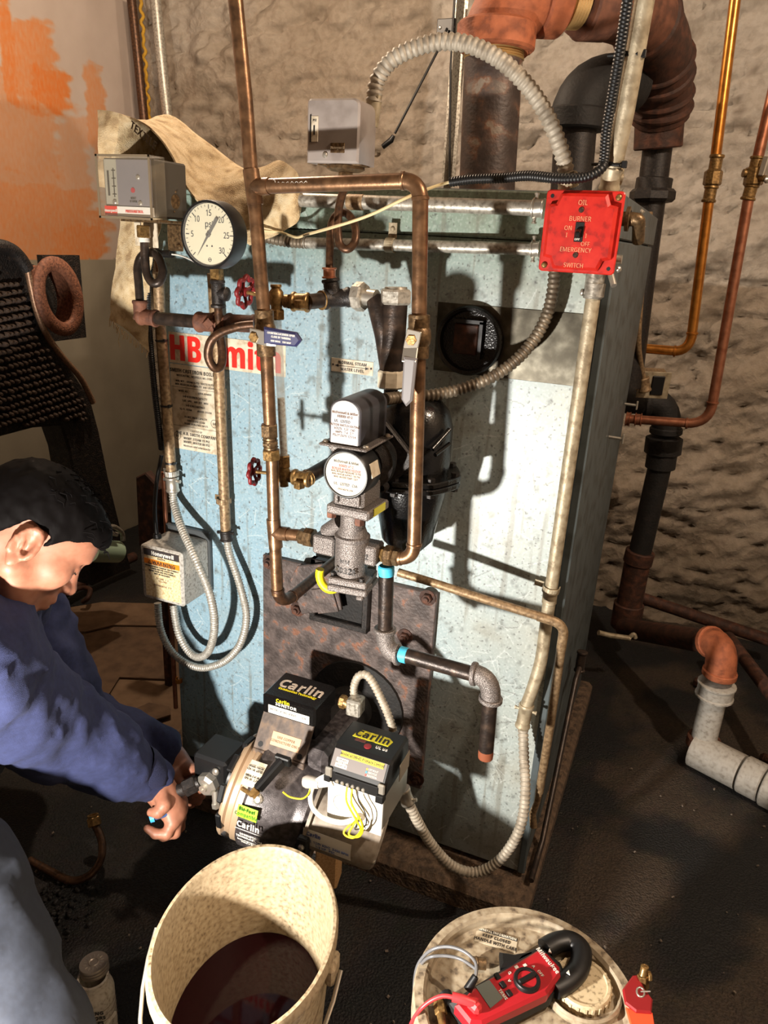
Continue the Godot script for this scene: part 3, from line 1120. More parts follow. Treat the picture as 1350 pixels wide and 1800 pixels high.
func ball_valve(a: Vector3, b: Vector3, r: float, nut: Vector3, lever: Array, sleeve: Array, m: Material, label: String, prnt := ""):
	var t = thing("ball_valve", label, "valve", a)
	var g = G.new()
	var L = (b - a).length()
	var d = (b - a).normalized()
	collar(g, a, a + d * L * 0.32, r)
	g.lathe(along(a + d * L * 0.25, b), [v2(0, 0), v2(r * 0.9, 0), v2(r * 1.12, L * 0.1), v2(r * 1.18, L * 0.28), v2(r * 1.08, L * 0.42), v2(r * 0.9, L * 0.5), v2(0, L * 0.5)], 20)
	collar(g, b - d * L * 0.32, b, r)
	part("body", g, M.bronze, t)
	var mid = (a + b) / 2.0
	g = G.new()
	g.tube([mid, nut], r * 0.5, 12)
	part("stem", g, M.brass, t)
	g = G.new()
	hexnut(g, nut, nut + (nut - mid).normalized() * 0.008, 0.0085)
	part("nut", g, M.brass, t)
	g = G.new()
	for i in lever.size() - 1:
		var p: Vector3 = lever[i]
		var q: Vector3 = lever[i + 1]
		var f = frame((p + q) / 2.0, q - p, (nut - mid).cross(q - p))
		g.box(f, Vector3((q - p).length() + 0.004, 0.022, 0.003), 0.001)
	part("lever", g, M.zinc, t)
	var s0: Vector3 = sleeve[0]
	var s1: Vector3 = sleeve[1]
	var w: float = sleeve[2]
	g = G.new()
	var f = frame(s0, s1 - s0, (nut - mid).cross(s1 - s0))
	var Ls = (s1 - s0).length()
	g.prism(Transform3D(f.basis, f.origin - f.basis.z * 0.005), PackedVector2Array([Vector2(0, -w), Vector2(Ls * 0.86, -w * 0.85), Vector2(Ls * 0.93, -w * 0.45), Vector2(Ls, 0), Vector2(Ls * 0.93, w * 0.45), Vector2(Ls * 0.86, w * 0.85), Vector2(0, w)]), 0.010, 0.003)
	var sl = part("grip_sleeve", g, m, t, "blue vinyl sleeve" if prnt else "grey vinyl sleeve")
	if prnt:
		var ff = Basis(f.basis.x, f.basis.y, f.basis.z)
		if ff.z.z < 0:
			ff = Basis(f.basis.x, -f.basis.y, -f.basis.z)
		var zz = f.origin + f.basis.x * Ls * 0.48 + ff.z * 0.0053
		text(sl, "COUNTERCLOCKWISE OPEN\nCLOSE BY TURNING", zz + ff.y * w * 0.25, 0.0044, M.white, ff, true, 0.8)
		text(sl, "600 WOG   150 WSP", zz - ff.y * w * 0.45, 0.0038, M.white, ff, true)

func fittings():
	var z = 0.25
	# tall copper riser on the left
	var t = thing("copper_riser", "tall vertical copper pipe running up past the psi gauge to the picture's top", "pipe", Vector3(-0.4623, 0.7233, 0.25))
	var g = G.new()
	g.tube([Vector3(-0.5361, 1.6689, 0.25), Vector3(-0.5187, 1.5201, 0.25), Vector3(-0.5111, 1.4291, 0.25)], 0.0108, 16)
	g.tube([Vector3(-0.5111, 1.4291, 0.25), Vector3(-0.5028, 1.3659, 0.25), Vector3(-0.4894, 1.2237, 0.25)], 0.0108, 16)
	part("pipe", g, M.copper, t)
	g = G.new()
	g.tube([Vector3(-0.4855, 1.1663, 0.25), Vector3(-0.4783, 1.0409, 0.25)], 0.0108, 16)
	part("pipe", g, M.copper, t)
	g = G.new()
	g.tube([Vector3(-0.4751, 0.9923, 0.25), Vector3(-0.4706, 0.8647, 0.25), Vector3(-0.4635, 0.7344, 0.25)], 0.0108, 16)
	part("pipe", g, M.copper, t)
	g = G.new()
	g.tube([Vector3(-0.5111, 1.4307, 0.25), Vector3(-0.5036, 1.3819, 0.25)], 0.0124, 16)
	g.tube([Vector3(-0.5064, 1.4065, 0.25), Vector3(-0.4775, 1.4086, 0.252)], 0.0124, 16)
	part("tee", g, M.copper, t)
	g = G.new()
	g.tube([Vector3(-0.4723, 0.8781, 0.25), Vector3(-0.4672, 0.8257, 0.25)], 0.0124, 16)
	g.tube([Vector3(-0.4695, 0.8532, 0.25), Vector3(-0.4423, 0.8555, 0.25)], 0.0124, 16)
	part("tee", g, M.copper, t)
	g = G.new()
	var ea = Vector3(-0.4635, 0.7457, 0.25)
	var ec = Vector3(-0.4611, 0.7122, 0.25)
	var eb = Vector3(-0.456, 0.7142, 0.205)
	elbow(g, ea, ec, eb, 0.0112, 0.1)
	g.tube([eb, Vector3(-0.4532, 0.7198, 0.03)], 0.0108, 16)
	part("return_leg", g, M.copper_dark, t)
	g = G.new()
	g.tube([Vector3(-0.4445, 0.855, 0.25), Vector3(-0.4189, 0.8581, 0.25)], 0.0105, 16)
	part("branch", g, M.copper, t)
	# union in the riser
	t = thing("pipe_union", "threaded bronze union in the left copper riser, above the red lower handwheel", "pipe fitting", Vector3(-0.4751, 0.9874, 0.25))
	g = G.new()
	hexnut(g, Vector3(-0.4805, 1.0454, 0.25), Vector3(-0.4794, 1.0232, 0.25), 0.0150)
	part("hex_nut", g, M.bronze, t)
	g = G.new()
	g.tube([Vector3(-0.4794, 1.0252, 0.25), Vector3(-0.4767, 0.998, 0.25)], 0.0118, 18)
	for k in 5:
		var p = (Vector3(-0.4792, 1.0232, 0.25)).lerp(Vector3(-0.4767, 1.002, 0.25), k / 4.0)
		if k != 2:
			g.lathe(along(p - Vector3(0, 0.0012, 0), p + Vector3(0, 1, 0)), [v2(0.0115, 0), v2(0.0132, 0.0012), v2(0.0115, 0.0024)], 18)
	hexnut(g, Vector3(-0.4784, 1.0155, 0.25), Vector3(-0.4777, 1.0088, 0.25), 0.0142)
	part("threaded_neck", g, M.bronze, t)
	g = G.new()
	hexnut(g, Vector3(-0.4767, 1.002, 0.25), Vector3(-0.4756, 0.9843, 0.25), 0.0158)
	part("hex_nut", g, M.brass, t)
	# union to the feeder, left
	t = thing("pipe_union", "bronze union between the left copper tee and the cast feeder body", "pipe fitting", Vector3(-0.4001, 0.8577, 0.25))
	g = G.new()
	hexnut(g, Vector3(-0.4211, 0.8577, 0.25), Vector3(-0.4078, 0.8572, 0.25), 0.0140)
	part("hex_nut", g, M.bronze, t)
	g = G.new()
	hexnut(g, Vector3(-0.41, 0.8578, 0.25), Vector3(-0.3924, 0.8582, 0.25), 0.0168, 8)
	part("hex_nut", g, M.bronze, t)
	# copper loop on the right
	t = thing("copper_loop", "copper pipe running right from the tall riser, then down past the grey lever", "pipe", Vector3(-0.2073, 0.8823, 0.25))
	g = G.new()
	g.tube([Vector3(-0.4814, 1.4081, 0.252), Vector3(-0.262, 1.4202, 0.25)], 0.0108, 16)
	part("pipe", g, M.copper, t)
	g = G.new()
	elbow(g, Vector3(-0.2671, 1.42, 0.25), Vector3(-0.2402, 1.4213, 0.25), Vector3(-0.2375, 1.3961, 0.25), 0.0114, 0.1)
	part("elbow", g, M.copper, t)
	g = G.new()
	g.tube([Vector3(-0.2379, 1.4011, 0.25), Vector3(-0.2281, 1.2411, 0.25)], 0.0112, 16)
	part("pipe", g, M.copper, t)
	g = G.new()
	g.tube([Vector3(-0.2258, 1.1964, 0.25), Vector3(-0.2179, 1.0325, 0.25), Vector3(-0.2112, 0.8815, 0.25)], 0.0112, 16)
	part("pipe", g, M.copper, t)
	g = G.new()
	elbow(g, Vector3(-0.2115, 0.8864, 0.25), Vector3(-0.2106, 0.8586, 0.25), Vector3(-0.2353, 0.8563, 0.25), 0.0116, 0.12)
	part("elbow", g, M.copper, t)
	g = G.new()
	var cm = []
	for k in 26:
		cm.append((Vector3(-0.466, 1.4119, 0.2615)).lerp(Vector3(-0.4092, 1.4147, 0.2615), k / 25.0) + Vector3(0, 0.0016 * sin(k * 1.9) + (0.004 if k < 2 else 0.0), 0))
	g.tube(cm, 0.0005, 4)
	part("chalk_mark", g, M.white, t)
	t = thing("pipe_union", "bronze union between the right copper loop and the black feeder body", "pipe fitting", Vector3(-0.2525, 0.8576, 0.25))
	g = G.new()
	hexnut(g, Vector3(-0.2343, 0.8565, 0.25), Vector3(-0.2473, 0.8557, 0.25), 0.0150)
	part("hex_nut", g, M.bronze, t)
	g = G.new()
	hexnut(g, Vector3(-0.2453, 0.8561, 0.25), Vector3(-0.2605, 0.8559, 0.25), 0.0180, 8)
	part("hex_nut", g, M.bronze, t)
	g = G.new()
	hexnut(g, Vector3(-0.2595, 0.8561, 0.25), Vector3(-0.2758, 0.8557, 0.25), 0.0130)
	part("hex_nut", g, M.brass, t)
	# ball valves
	var bm = mat(rgb8(44, 46, 84), 0.45)
	ball_valve(Vector3(-0.4894, 1.2281, 0.25), Vector3(-0.485, 1.1564, 0.25), 0.0152, Vector3(-0.4855, 1.1899, 0.282), [Vector3(-0.4924, 1.192, 0.284), Vector3(-0.4603, 1.1893, 0.288), Vector3(-0.4486, 1.1892, 0.284)], [Vector3(-0.466, 1.1947, 0.287), Vector3(-0.403, 1.1925, 0.282), 0.0128], bm, "bronze ball valve in the left riser, its flat blue lever pointing right", "x")
	ball_valve(Vector3(-0.2282, 1.2427, 0.25), Vector3(-0.2255, 1.1799, 0.25), 0.0158, Vector3(-0.2252, 1.21, 0.28), [Vector3(-0.2219, 1.2218, 0.284), Vector3(-0.2248, 1.1987, 0.286), Vector3(-0.2232, 1.182, 0.294)], [Vector3(-0.2217, 1.1868, 0.292), Vector3(-0.2246, 1.115, 0.288), 0.0098], mat(rgb8(120, 116, 116), 0.55), "bronze ball valve in the right copper loop, its grey lever hanging down")
	# gauge glass
	t = thing("gauge_glass", "vertical glass water gauge tube with two brass valves and red handwheels", "sight glass", Vector3(-0.4807, 0.9482, 0.2))
	g = G.new()
	g.lathe(along(Vector3(-0.4809, 0.9794, 0.2), Vector3(-0.4951, 1.2128, 0.2)), [v2(0.0076, 0), v2(0.0076, (Vector3(-0.4951, 1.2128, 0.2) - Vector3(-0.4809, 0.9794, 0.2)).length()), v2(0.0064, (Vector3(-0.4951, 1.2128, 0.2) - Vector3(-0.4809, 0.9794, 0.2)).length()), v2(0.0064, 0), v2(0.0076, 0)], 20)
	var gt = mat(Color(0.95, 0.98, 0.97, 0.2), 0.05)
	gt.transparency = BaseMaterial3D.TRANSPARENCY_ALPHA
	part("glass_tube", g, gt, t)
	g = G.new()
	g.lathe(along(Vector3(-0.4809, 0.9794, 0.2), Vector3(-0.487, 1.0793, 0.2)), [v2(0, 0), v2(0.0061, 0), v2(0.0061, (Vector3(-0.487, 1.0793, 0.2) - Vector3(-0.4809, 0.9794, 0.2)).length()), v2(0, (Vector3(-0.487, 1.0793, 0.2) - Vector3(-0.4809, 0.9794, 0.2)).length())], 16)
	part("scale_deposit", g, mat(Color(1, 1, 1), 0.7, 0.0, tex(noise(60, 0.02, 4), [rgb8(140, 84, 54), rgb8(206, 198, 184), rgb8(226, 226, 218)], [0.2, 0.42, 0.7], 512, 0.1), 12.0), t, "whitish scale with rust inside the tube")
	for k in 2:
		var top = Vector3(-0.4973, 1.2649, 0.2) if k == 0 else Vector3(-0.4832, 0.9791, 0.2)
		var bot = Vector3(-0.4951, 1.2092, 0.2) if k == 0 else Vector3(-0.4794, 0.9146, 0.2)
		var c = top.lerp(bot, 0.42 if k == 0 else 0.55)
		g = G.new()
		var L = (bot - top).length()
		if k == 0:
			g.lathe(along(top, bot), [v2(0, 0), v2(0.009, 0), v2(0.0095, 0.003), v2(0.0075, 0.006), v2(0.012, 0.012), v2(0.0125, 0.026), v2(0.0095, 0.034), v2(0.0095, L * 0.72), v2(0, L * 0.72)], 18)
			hexnut(g, top.lerp(bot, 0.70), bot, 0.0135)
			hexnut(g, c, Vector3(-0.481, 1.24, 0.195), 0.0085)
		else:
			hexnut(g, top, top.lerp(bot, 0.34), 0.0135)
			g.lathe(along(top.lerp(bot, 0.32), bot), [v2(0.0095, 0), v2(0.012, 0.008), v2(0.011, 0.02), v2(0.0075, 0.03), v2(0.008, 0.036), v2(0, 0.038)], 18)
			hexnut(g, c, Vector3(-0.4674, 0.9407, 0.195), 0.0085)
		var v = part("valve_body", g, M.brass, t)
		var wc = Vector3(-0.556, 1.2491, 0.2) if k == 0 else Vector3(-0.5384, 0.941, 0.205)
		handwheel(t, wc, (wc - c).normalized(), 0.0255 if k == 0 else 0.0235, c)
		g = G.new()
		hexnut(g, c.lerp(wc, 0.12), c.lerp(wc, 0.36), 0.0092)
		part("packing_nut", g, M.brass, t)
	# upper connection: brass tees and black nipples back to the equaliser fitting
	t = thing("brass_connection", "brass and black iron nipples joining the upper gauge valve to the tapered black fitting", "pipe fitting", Vector3(-0.4344, 1.2414, 0.17))
	g = G.new()
	collar(g, Vector3(-0.4842, 1.2397, 0.195), Vector3(-0.4683, 1.239, 0.193), 0.0108)
	hexnut(g, Vector3(-0.4773, 1.2402, 0.194), Vector3(-0.4704, 1.2398, 0.193), 0.0128)
	part("nipple", g, M.brass, t)
	g = G.new()
	collar(g, Vector3(-0.471, 1.2397, 0.192), Vector3(-0.4426, 1.2399, 0.188), 0.0138, 0.0022)
	part("plug_tee", g, M.brass, t)
	g = G.new()
	var pc = Vector3(-0.449, 1.2376, 0.205)
	g.box(frame(pc, Vector3(0.96, 0, 0.25), Vector3.UP), Vector3(0.014, 0.014, 0.016), 0.0015)
	part("square_plug", g, M.brass, t)
	g = G.new()
	g.tube([Vector3(-0.4458, 1.2405, 0.188), Vector3(-0.4342, 1.2431, 0.15)], 0.0125, 18)
	part("black_nipple", g, M.iron_pipe, t)
	g = G.new()
	collar(g, Vector3(-0.4375, 1.2423, 0.156), Vector3(-0.4325, 1.243, 0.145), 0.0150, 0.001)
	part("brass_collar", g, M.brass, t)
	g = G.new()
	collar(g, Vector3(-0.4363, 1.243, 0.15), Vector3(-0.398, 1.2493, 0.125), 0.0148, 0.002)
	collar(g, Vector3(-0.4223, 1.2454, 0.14), Vector3(-0.4286, 1.2768, 0.14), 0.0135, 0.002)
	part("iron_tee", g, M.iron, t)
	g = G.new()
	collar(g, Vector3(-0.4013, 1.2491, 0.127), Vector3(-0.3897, 1.2508, 0.125), 0.0145, 0.001)
	part("brass_collar", g, M.bronze, t)
	g = G.new()
	hexnut(g, Vector3(-0.3897, 1.2508, 0.125), Vector3(-0.3701, 1.2514, 0.127), 0.0240, 8)
	part("union_nut", g, M.galv, t)
	g = G.new()
	g.tube([Vector3(-0.3742, 1.2511, 0.127), Vector3(-0.3482, 1.2514, 0.13)], 0.0135, 16)
	part("union_neck", g, M.zinc, t)
	# lower connection
	t = thing("brass_connection", "brass plug tee and black nipple joining the lower gauge valve to the float chamber", "pipe fitting", Vector3(-0.4394, 0.9367, 0.19))
	g = G.new()
	hexnut(g, Vector3(-0.4726, 0.9412, 0.196), Vector3(-0.4612, 0.942, 0.196), 0.0112)
	collar(g, Vector3(-0.4635, 0.9416, 0.196), Vector3(-0.4306, 0.942, 0.196), 0.0125, 0.0022)
	part("plug_tee", g, M.brass, t)
	g = G.new()
	g.box(frame(Vector3(-0.4431, 0.9349, 0.212), Vector3(0.96, 0, 0.25), Vector3.UP), Vector3(0.014, 0.014, 0.016), 0.0015)
	part("square_plug", g, M.brass, t)
	g = G.new()
	g.tube([Vector3(-0.443, 0.9399, 0.196), Vector3(-0.4278, 0.9525, 0.125)], 0.0130, 18)
	part("black_nipple", g, M.iron_pipe, t)
	g = G.new()
	collar(g, Vector3(-0.4417, 0.94, 0.192), Vector3(-0.4404, 0.9413, 0.184), 0.0145, 0.001)
	part("brass_collar", g, M.brass, t)
	# left manifold with rusty elbow
	t = thing("steam_manifold", "short black iron manifold pipe with a rusty left elbow, below the psi gauge", "pipe", Vector3(-0.7164, 1.1875, 0.16))
	g = G.new()
	collar(g, Vector3(-0.809, 1.2144, 0.16), Vector3(-0.809, 1.1796, 0.16), 0.0128, 0.0016)
	collar(g, Vector3(-0.8112, 1.1856, 0.16), Vector3(-0.7723, 1.1848, 0.16), 0.0140, 0.002)
	part("rusty_elbow", g, M.rust, t)
	g = G.new()
	g.tube([Vector3(-0.78, 1.1852, 0.16), Vector3(-0.6769, 1.1869, 0.16)], 0.0118, 16)
	part("nipple", g, M.iron_pipe, t)
	g = G.new()
	collar(g, Vector3(-0.6818, 1.1865, 0.16), Vector3(-0.6405, 1.1891, 0.16), 0.0165, 0.002)
	part("cross_body", g, M.rust, t)
	g = G.new()
	hexnut(g, Vector3(-0.6513, 1.188, 0.172), Vector3(-0.6414, 1.189, 0.186), 0.010, 4)
	part("square_plug", g, M.rust, t)
	g = G.new()
	collar(g, Vector3(-0.6429, 1.1888, 0.16), Vector3(-0.6176, 1.1907, 0.155), 0.0128, 0.001)
	part("nipple", g, M.rust, t)
	g = G.new()
	collar(g, Vector3(-0.6224, 1.1903, 0.155), Vector3(-0.5669, 1.1918, 0.15), 0.0150, 0.002)
	part("iron_coupling", g, M.rust_dark, t)
	# pressure gauge
	t = thing("pressure_gauge", "round psi gauge with a cream dial and black case above the left manifold", "gauge", Vector3(-0.6409, 1.2539, 0.16))
	var gc = Vector3(-0.6275, 1.3348, 0.195)
	var R = 0.0545
	g = G.new()
	g.lathe(along(gc - Vector3(0, 0, 0.032), gc), [v2(0, 0), v2(R * 0.98, 0), v2(R, 0.003), v2(R, 0.033), v2(R * 0.985, 0.037), v2(R * 0.92, 0.037), v2(R * 0.90, 0.031), v2(0, 0.031)], 40)
	part("case", g, M.black, t)
	g = G.new()
	g.lathe(along(gc - Vector3(0, 0, 0.001), gc + Vector3(0, 0, 1)), [v2(R * 0.9, 0), v2(R * 0.9, 0.0012), v2(0, 0.0012)], 36)
	var dial = part("dial", g, mat(rgb8(206, 198, 170), 0.5), t)
	g = G.new()
	for k in 31:
		var a = deg_to_rad(225.0 - 270.0 * k / 30.0)
		var u = Vector3(cos(a), sin(a), 0)
		var big = k % 5 == 0
		var f = frame(gc + u * R * (0.80 if big else 0.83) + Vector3(0, 0, 0.0006), u, Vector3(-sin(a), cos(a), 0))
		g.box(f, Vector3(R * (0.12 if big else 0.06), 0.0013 if big else 0.0006, 0.0006))
	var ticks = part("tick_marks", g, M.ink, dial)
	ticks.set_meta("kind", "stuff")
	for k in 6:
		var a = deg_to_rad(225.0 - 45.0 * (k + 1))
		text(dial, str(5 * (k + 1)), gc + Vector3(cos(a), sin(a), 0) * R * 0.62 + Vector3(0, 0, 0.0006), 0.0125, M.ink, Basis(), false, 0.8, "numeral")
	text(dial, "psi", gc + Vector3(0, R * 0.30, 0.0006), 0.013, M.ink, Basis(), false, 1.0)
	g = G.new()
	var na = deg_to_rad(236.0)
	g.prism(frame(gc + Vector3(0, 0, 0.003), Vector3(cos(na), sin(na), 0), Vector3(-sin(na), cos(na), 0)), PackedVector2Array([Vector2(-R * 0.58, -0.0032), Vector2(-R * 0.10, -0.0026), Vector2(R * 0.15, -0.0016), Vector2(R * 0.74, 0), Vector2(R * 0.15, 0.0016), Vector2(-R * 0.10, 0.0026), Vector2(-R * 0.58, 0.0032)]), 0.001)
	g.lathe(along(gc + Vector3(0, 0, 0.003), gc + Vector3(0, 0, 1)), [v2(0.004, 0), v2(0.004, 0.002), v2(0, 0.003)], 14)
	part("needle", g, mat(rgb8(88, 84, 76), 0.5), t)
	g = G.new()
	for s in [-1.0, 1.0]:
		screw(g, gc + Vector3(s * 0.005, -R * 0.32, 0.0004), Vector3(0, 0, 1), 0.0015)
	part("dial_screw", g, M.ink, dial).set_meta("kind", "stuff")
	g = G.new()
	var q = []
	for k in 18:
		q.append(gc + Vector3(cos(TAU * k / 18.0), sin(TAU * k / 18.0), 0) * 0.003 + Vector3(0, -R * 0.72, 0.0006))
	g.tube(q, 0.0004, 4, false, true)
	g.bx(gc + Vector3(-0.0024, -R * 0.72 - 0.0004, 0.0003), gc + Vector3(0.0024, -R * 0.72 + 0.0004, 0.0009))
	part("dial_emblem", g, M.ink, dial)
	g = G.new()
	g.lathe(along(gc + Vector3(0, 0, 0.0045), gc + Vector3(0, 0, 1)), [v2(R * 0.91, 0), v2(R * 0.91, 0.001), v2(0, 0.001)], 32)
	part("glass", g, M.glass, t)
	g = G.new()
	g.box(Transform3D(Basis(), Vector3(-0.6357, 1.2714, 0.165)), Vector3(0.018, 0.024, 0.018), 0.002)
	part("brass_socket", g, M.brass, t)
	t = thing("gauge_tee", "small iron tee with side plug and looped copper siphon under the psi gauge", "pipe fitting", Vector3(-0.635, 1.2162, 0.165))
	g = G.new()
	collar(g, Vector3(-0.6348, 1.2621, 0.165), Vector3(-0.6338, 1.2153, 0.165), 0.0112, 0.0022)
	g.tube([Vector3(-0.6343, 1.2393, 0.165), Vector3(-0.6167, 1.2396, 0.165)], 0.0105, 14)
	g.lathe(along(Vector3(-0.6191, 1.2395, 0.165), Vector3(-0.6051, 1.2395, 0.165)), [v2(0.0125, 0), v2(0.012, 0.004), v2(0.006, 0.008), v2(0, 0.009)], 14)
	part("tee_body", g, M.iron, t)
	g = G.new()
	g.tube(cat([Vector3(-0.6338, 1.2163, 0.165), Vector3(-0.6319, 1.1775, 0.166), Vector3(-0.6243, 1.1389, 0.17), Vector3(-0.623, 1.1168, 0.178), Vector3(-0.6306, 1.1143, 0.188), Vector3(-0.6362, 1.1346, 0.196), Vector3(-0.628, 1.1611, 0.198), Vector3(-0.6107, 1.1775, 0.19), Vector3(-0.585, 1.1883, 0.176), Vector3(-0.5621, 1.1924, 0.165)], 6), 0.0078, 12)
	part("siphon_loop", g, M.copper_dark, t)

func controls():
	# left pressure control with clear cover
	var f0 = Vector3(-0.8387, 1.4524, 0.215)
	var f1 = Vector3(-0.7253, 1.3532, 0.215)
	var t = thing("pressure_control", "pressure control with a clear cover and red and white strip, beside the psi gauge", "control", Vector3(-0.7798, 1.3408, 0.17))
	var g = G.new()
	var zb = 0.115
	g.bx(Vector3(f0.x + 0.003, f1.y + 0.004, zb), Vector3(f1.x - 0.003, f0.y - 0.004, 0.203), 0.003)
	part("housing", g, mat(rgb8(72, 66, 58), 0.5, 0.1), t)
	g = G.new()
	g.lathe(along(Vector3(f1.x - 0.003, f1.y + 0.032, 0.150), Vector3(f1.x + 1, f1.y + 0.032, 0.150)), [v2(0.012, 0), v2(0.012, 0.0008), v2(0, 0.0012)], 20)
	for k in [Vector3(0, 0.016, -0.002), Vector3(0, -0.016, 0.004)]:
		screw(g, Vector3(f1.x - 0.003, f1.y + 0.032, 0.150) + k, Vector3.RIGHT, 0.002)
	part("knockout_plate", g, M.bronze, t)
	g = G.new()
	var pz = 0.205
	g.bx(Vector3(f0.x + 0.008, f1.y + 0.020, 0.202), Vector3(f0.x + 0.035, f0.y - 0.006, pz), 0.0005)
	var sc = part("scale_plate", g, mat(rgb8(168, 164, 148), 0.4, 0.2), t)
	g = G.new()
	g.bx(Vector3(f0.x + 0.014, f1.y + 0.036, pz), Vector3(f0.x + 0.0175, f0.y - 0.024, pz + 0.0008))
	part("slot", g, M.ink, sc)
	g = G.new()
	g.bx(Vector3(f0.x + 0.0265, f1.y + 0.034, pz), Vector3(f0.x + 0.0282, f0.y - 0.020, pz + 0.0008))
	for k in 4:
		var y = lerpf(f1.y + 0.038, f0.y - 0.024, k / 3.0)
		g.bx(Vector3(f0.x + 0.0235, y, pz), Vector3(f0.x + 0.0315, y + 0.0012, pz + 0.0008))
	part("pointer_scale", g, M.ink, sc)
	g = G.new()
	screw(g, Vector3(f0.x + 0.027, f1.y + 0.026, pz), Vector3(0, 0, 1), 0.0045)
	part("adjusting_screw", g, M.zinc, t)
	g = G.new()
	g.bx(Vector3(f0.x + 0.035, f1.y + 0.020, 0.202), Vector3(f1.x - 0.008, f0.y - 0.006, 0.207), 0.001)
	var fp = part("grey_panel", g, mat(rgb8(112, 108, 112), 0.5), t)
	g = G.new()
	g.lathe(along(Vector3((f0.x + f1.x) / 2 + 0.012, (f0.y + f1.y) / 2 - 0.004, 0.207), Vector3((f0.x + f1.x) / 2 + 0.012, (f0.y + f1.y) / 2 - 0.004, 1)), [v2(0.0042, 0), v2(0.0042, 0.001), v2(0, 0.0015)], 14)
	part("reset_window", g, mat(rgb8(160, 30, 50), 0.3), fp)
	for k in [Vector3(0.024, 0.016, 0), Vector3(0.026, -0.024, 0)]:
		g = G.new()
		screw(g, Vector3((f0.x + f1.x) / 2, (f0.y + f1.y) / 2, 0.207) + k, Vector3(0, 0, 1), 0.0042)
		part("panel_screw", g, M.zinc, fp)
	text(fp, "RESET\nIF OPEN", Vector3((f0.x + f1.x) / 2 + 0.012, (f0.y + f1.y) / 2 - 0.019, 0.2075), 0.0042, M.ink, Basis(), false)
	g = G.new()
	g.bx(Vector3(f0.x + 0.007, f1.y + 0.005, 0.202), Vector3(f0.x + 0.034, f1.y + 0.0195, 0.209))
	var rs = part("red_strip", g, M.red, t)
	text(rs, "Honeywell", Vector3(f0.x + 0.0205, f1.y + 0.0122, 0.2094), 0.0058, M.white, Basis(), true, 0.9)
	g = G.new()
	g.bx(Vector3(f0.x + 0.034, f1.y + 0.005, 0.202), Vector3(f1.x - 0.006, f1.y + 0.0195, 0.209))
	var ws = part("white_strip", g, M.white, t)
	text(ws, "PRESSURETROL", Vector3((f0.x + 0.034 + f1.x - 0.006) / 2, f1.y + 0.0122, 0.2094), 0.0058, M.red, Basis(), true, 0.9)
	g = G.new()
	# clear cover: five thin walls
	var w = 0.0015
	g.bx(Vector3(f0.x, f1.y, 0.2135), Vector3(f1.x, f0.y, 0.215))
	g.bx(Vector3(f0.x, f1.y, 0.178), Vector3(f0.x + w, f0.y, 0.2135))
	g.bx(Vector3(f1.x - w, f1.y, 0.178), Vector3(f1.x, f0.y, 0.2135))
	g.bx(Vector3(f0.x + w, f0.y - w, 0.178), Vector3(f1.x - w, f0.y, 0.2135))
	g.bx(Vector3(f0.x + w, f1.y, 0.178), Vector3(f1.x - w, f1.y + w, 0.2135))
	var cg = mat(Color(0.85, 0.8, 0.7, 0.05), 0.06)
	cg.transparency = BaseMaterial3D.TRANSPARENCY_ALPHA
	part("clear_cover", g, cg, t)
	g = G.new()
	for k in [[f0.x, f0.x + 0.004], [f1.x - 0.004, f1.x]]:
		g.bx(Vector3(k[0], f1.y - 0.0005, 0.2152), Vector3(k[1], f0.y + 0.0005, 0.2162))
	g.bx(Vector3(f0.x, f0.y - 0.003, 0.2152), Vector3(f1.x, f0.y + 0.0005, 0.2162))
	g.bx(Vector3(f0.x, f1.y - 0.0005, 0.2152), Vector3(f1.x, f1.y + 0.003, 0.2162))
	part("cover_rim", g, mat(rgb8(120, 106, 86), 0.3), t)
	g = G.new()
	g.bx(Vector3(f0.x + 0.035, f1.y - 0.004, 0.10), Vector3(f1.x + 0.004, f1.y + 0.001, 0.205), 0.001)
	part("base_lip", g, M.bronze, t)
	g = G.new()
	var br = Vector3(-0.7878, 1.3373, 0.15)
	g.bx(br + Vector3(-0.030, -0.028, 0), br + Vector3(-0.016, 0.012, 0.004), 0.001)
	g.bx(br + Vector3(-0.018, -0.030, -0.01), br + Vector3(0.012, 0.012, -0.006), 0.001)
	part("mounting_tab", g, M.plate, t)
	g = G.new()
	g.bx(br + Vector3(0.018, -0.034, -0.03), br + Vector3(0.052, 0.012, -0.026), 0.003)
	screw(g, br + Vector3(0.044, -0.026, -0.026), Vector3(0, 0, 1), 0.005)
	part("conduit_tab", g, M.bronze, t)
	# siphon below it
	t = thing("siphon_pipe", "black pigtail siphon looping below the clear-covered pressure control at the cabinet's left edge", "pipe", Vector3(-0.81, 1.2173, 0.16))
	g = G.new()
	hexnut(g, Vector3(-0.7874, 1.3444, 0.165), Vector3(-0.7877, 1.3236, 0.165), 0.0125, 6)
	part("brass_nut", g, M.brass, t)
	g = G.new()
	g.tube([Vector3(-0.7876, 1.3255, 0.165), Vector3(-0.787, 1.316, 0.165)], 0.0098, 12)
	part("tape", g, M.white, t)
	g = G.new()
	g.tube(cat([Vector3(-0.7869, 1.318, 0.165), Vector3(-0.787, 1.2882, 0.166), Vector3(-0.7833, 1.2641, 0.168), Vector3(-0.7701, 1.2484, 0.17), Vector3(-0.7568, 1.2521, 0.166), Vector3(-0.7572, 1.2714, 0.156), Vector3(-0.7751, 1.2937, 0.146), Vector3(-0.7971, 1.2984, 0.142), Vector3(-0.814, 1.2896, 0.144), Vector3(-0.8183, 1.2696, 0.15), Vector3(-0.8128, 1.2421, 0.156), Vector3(-0.809, 1.2144, 0.16)], 6), 0.0078, 14)
	part("coil", g, M.iron_pipe, t)
	# grey pressure control on top of the middle siphon
	t = thing("pressure_control", "grey metal pressure control with a small scale window, before the stone wall", "control", Vector3(-0.4212, 1.4417, 0.13))
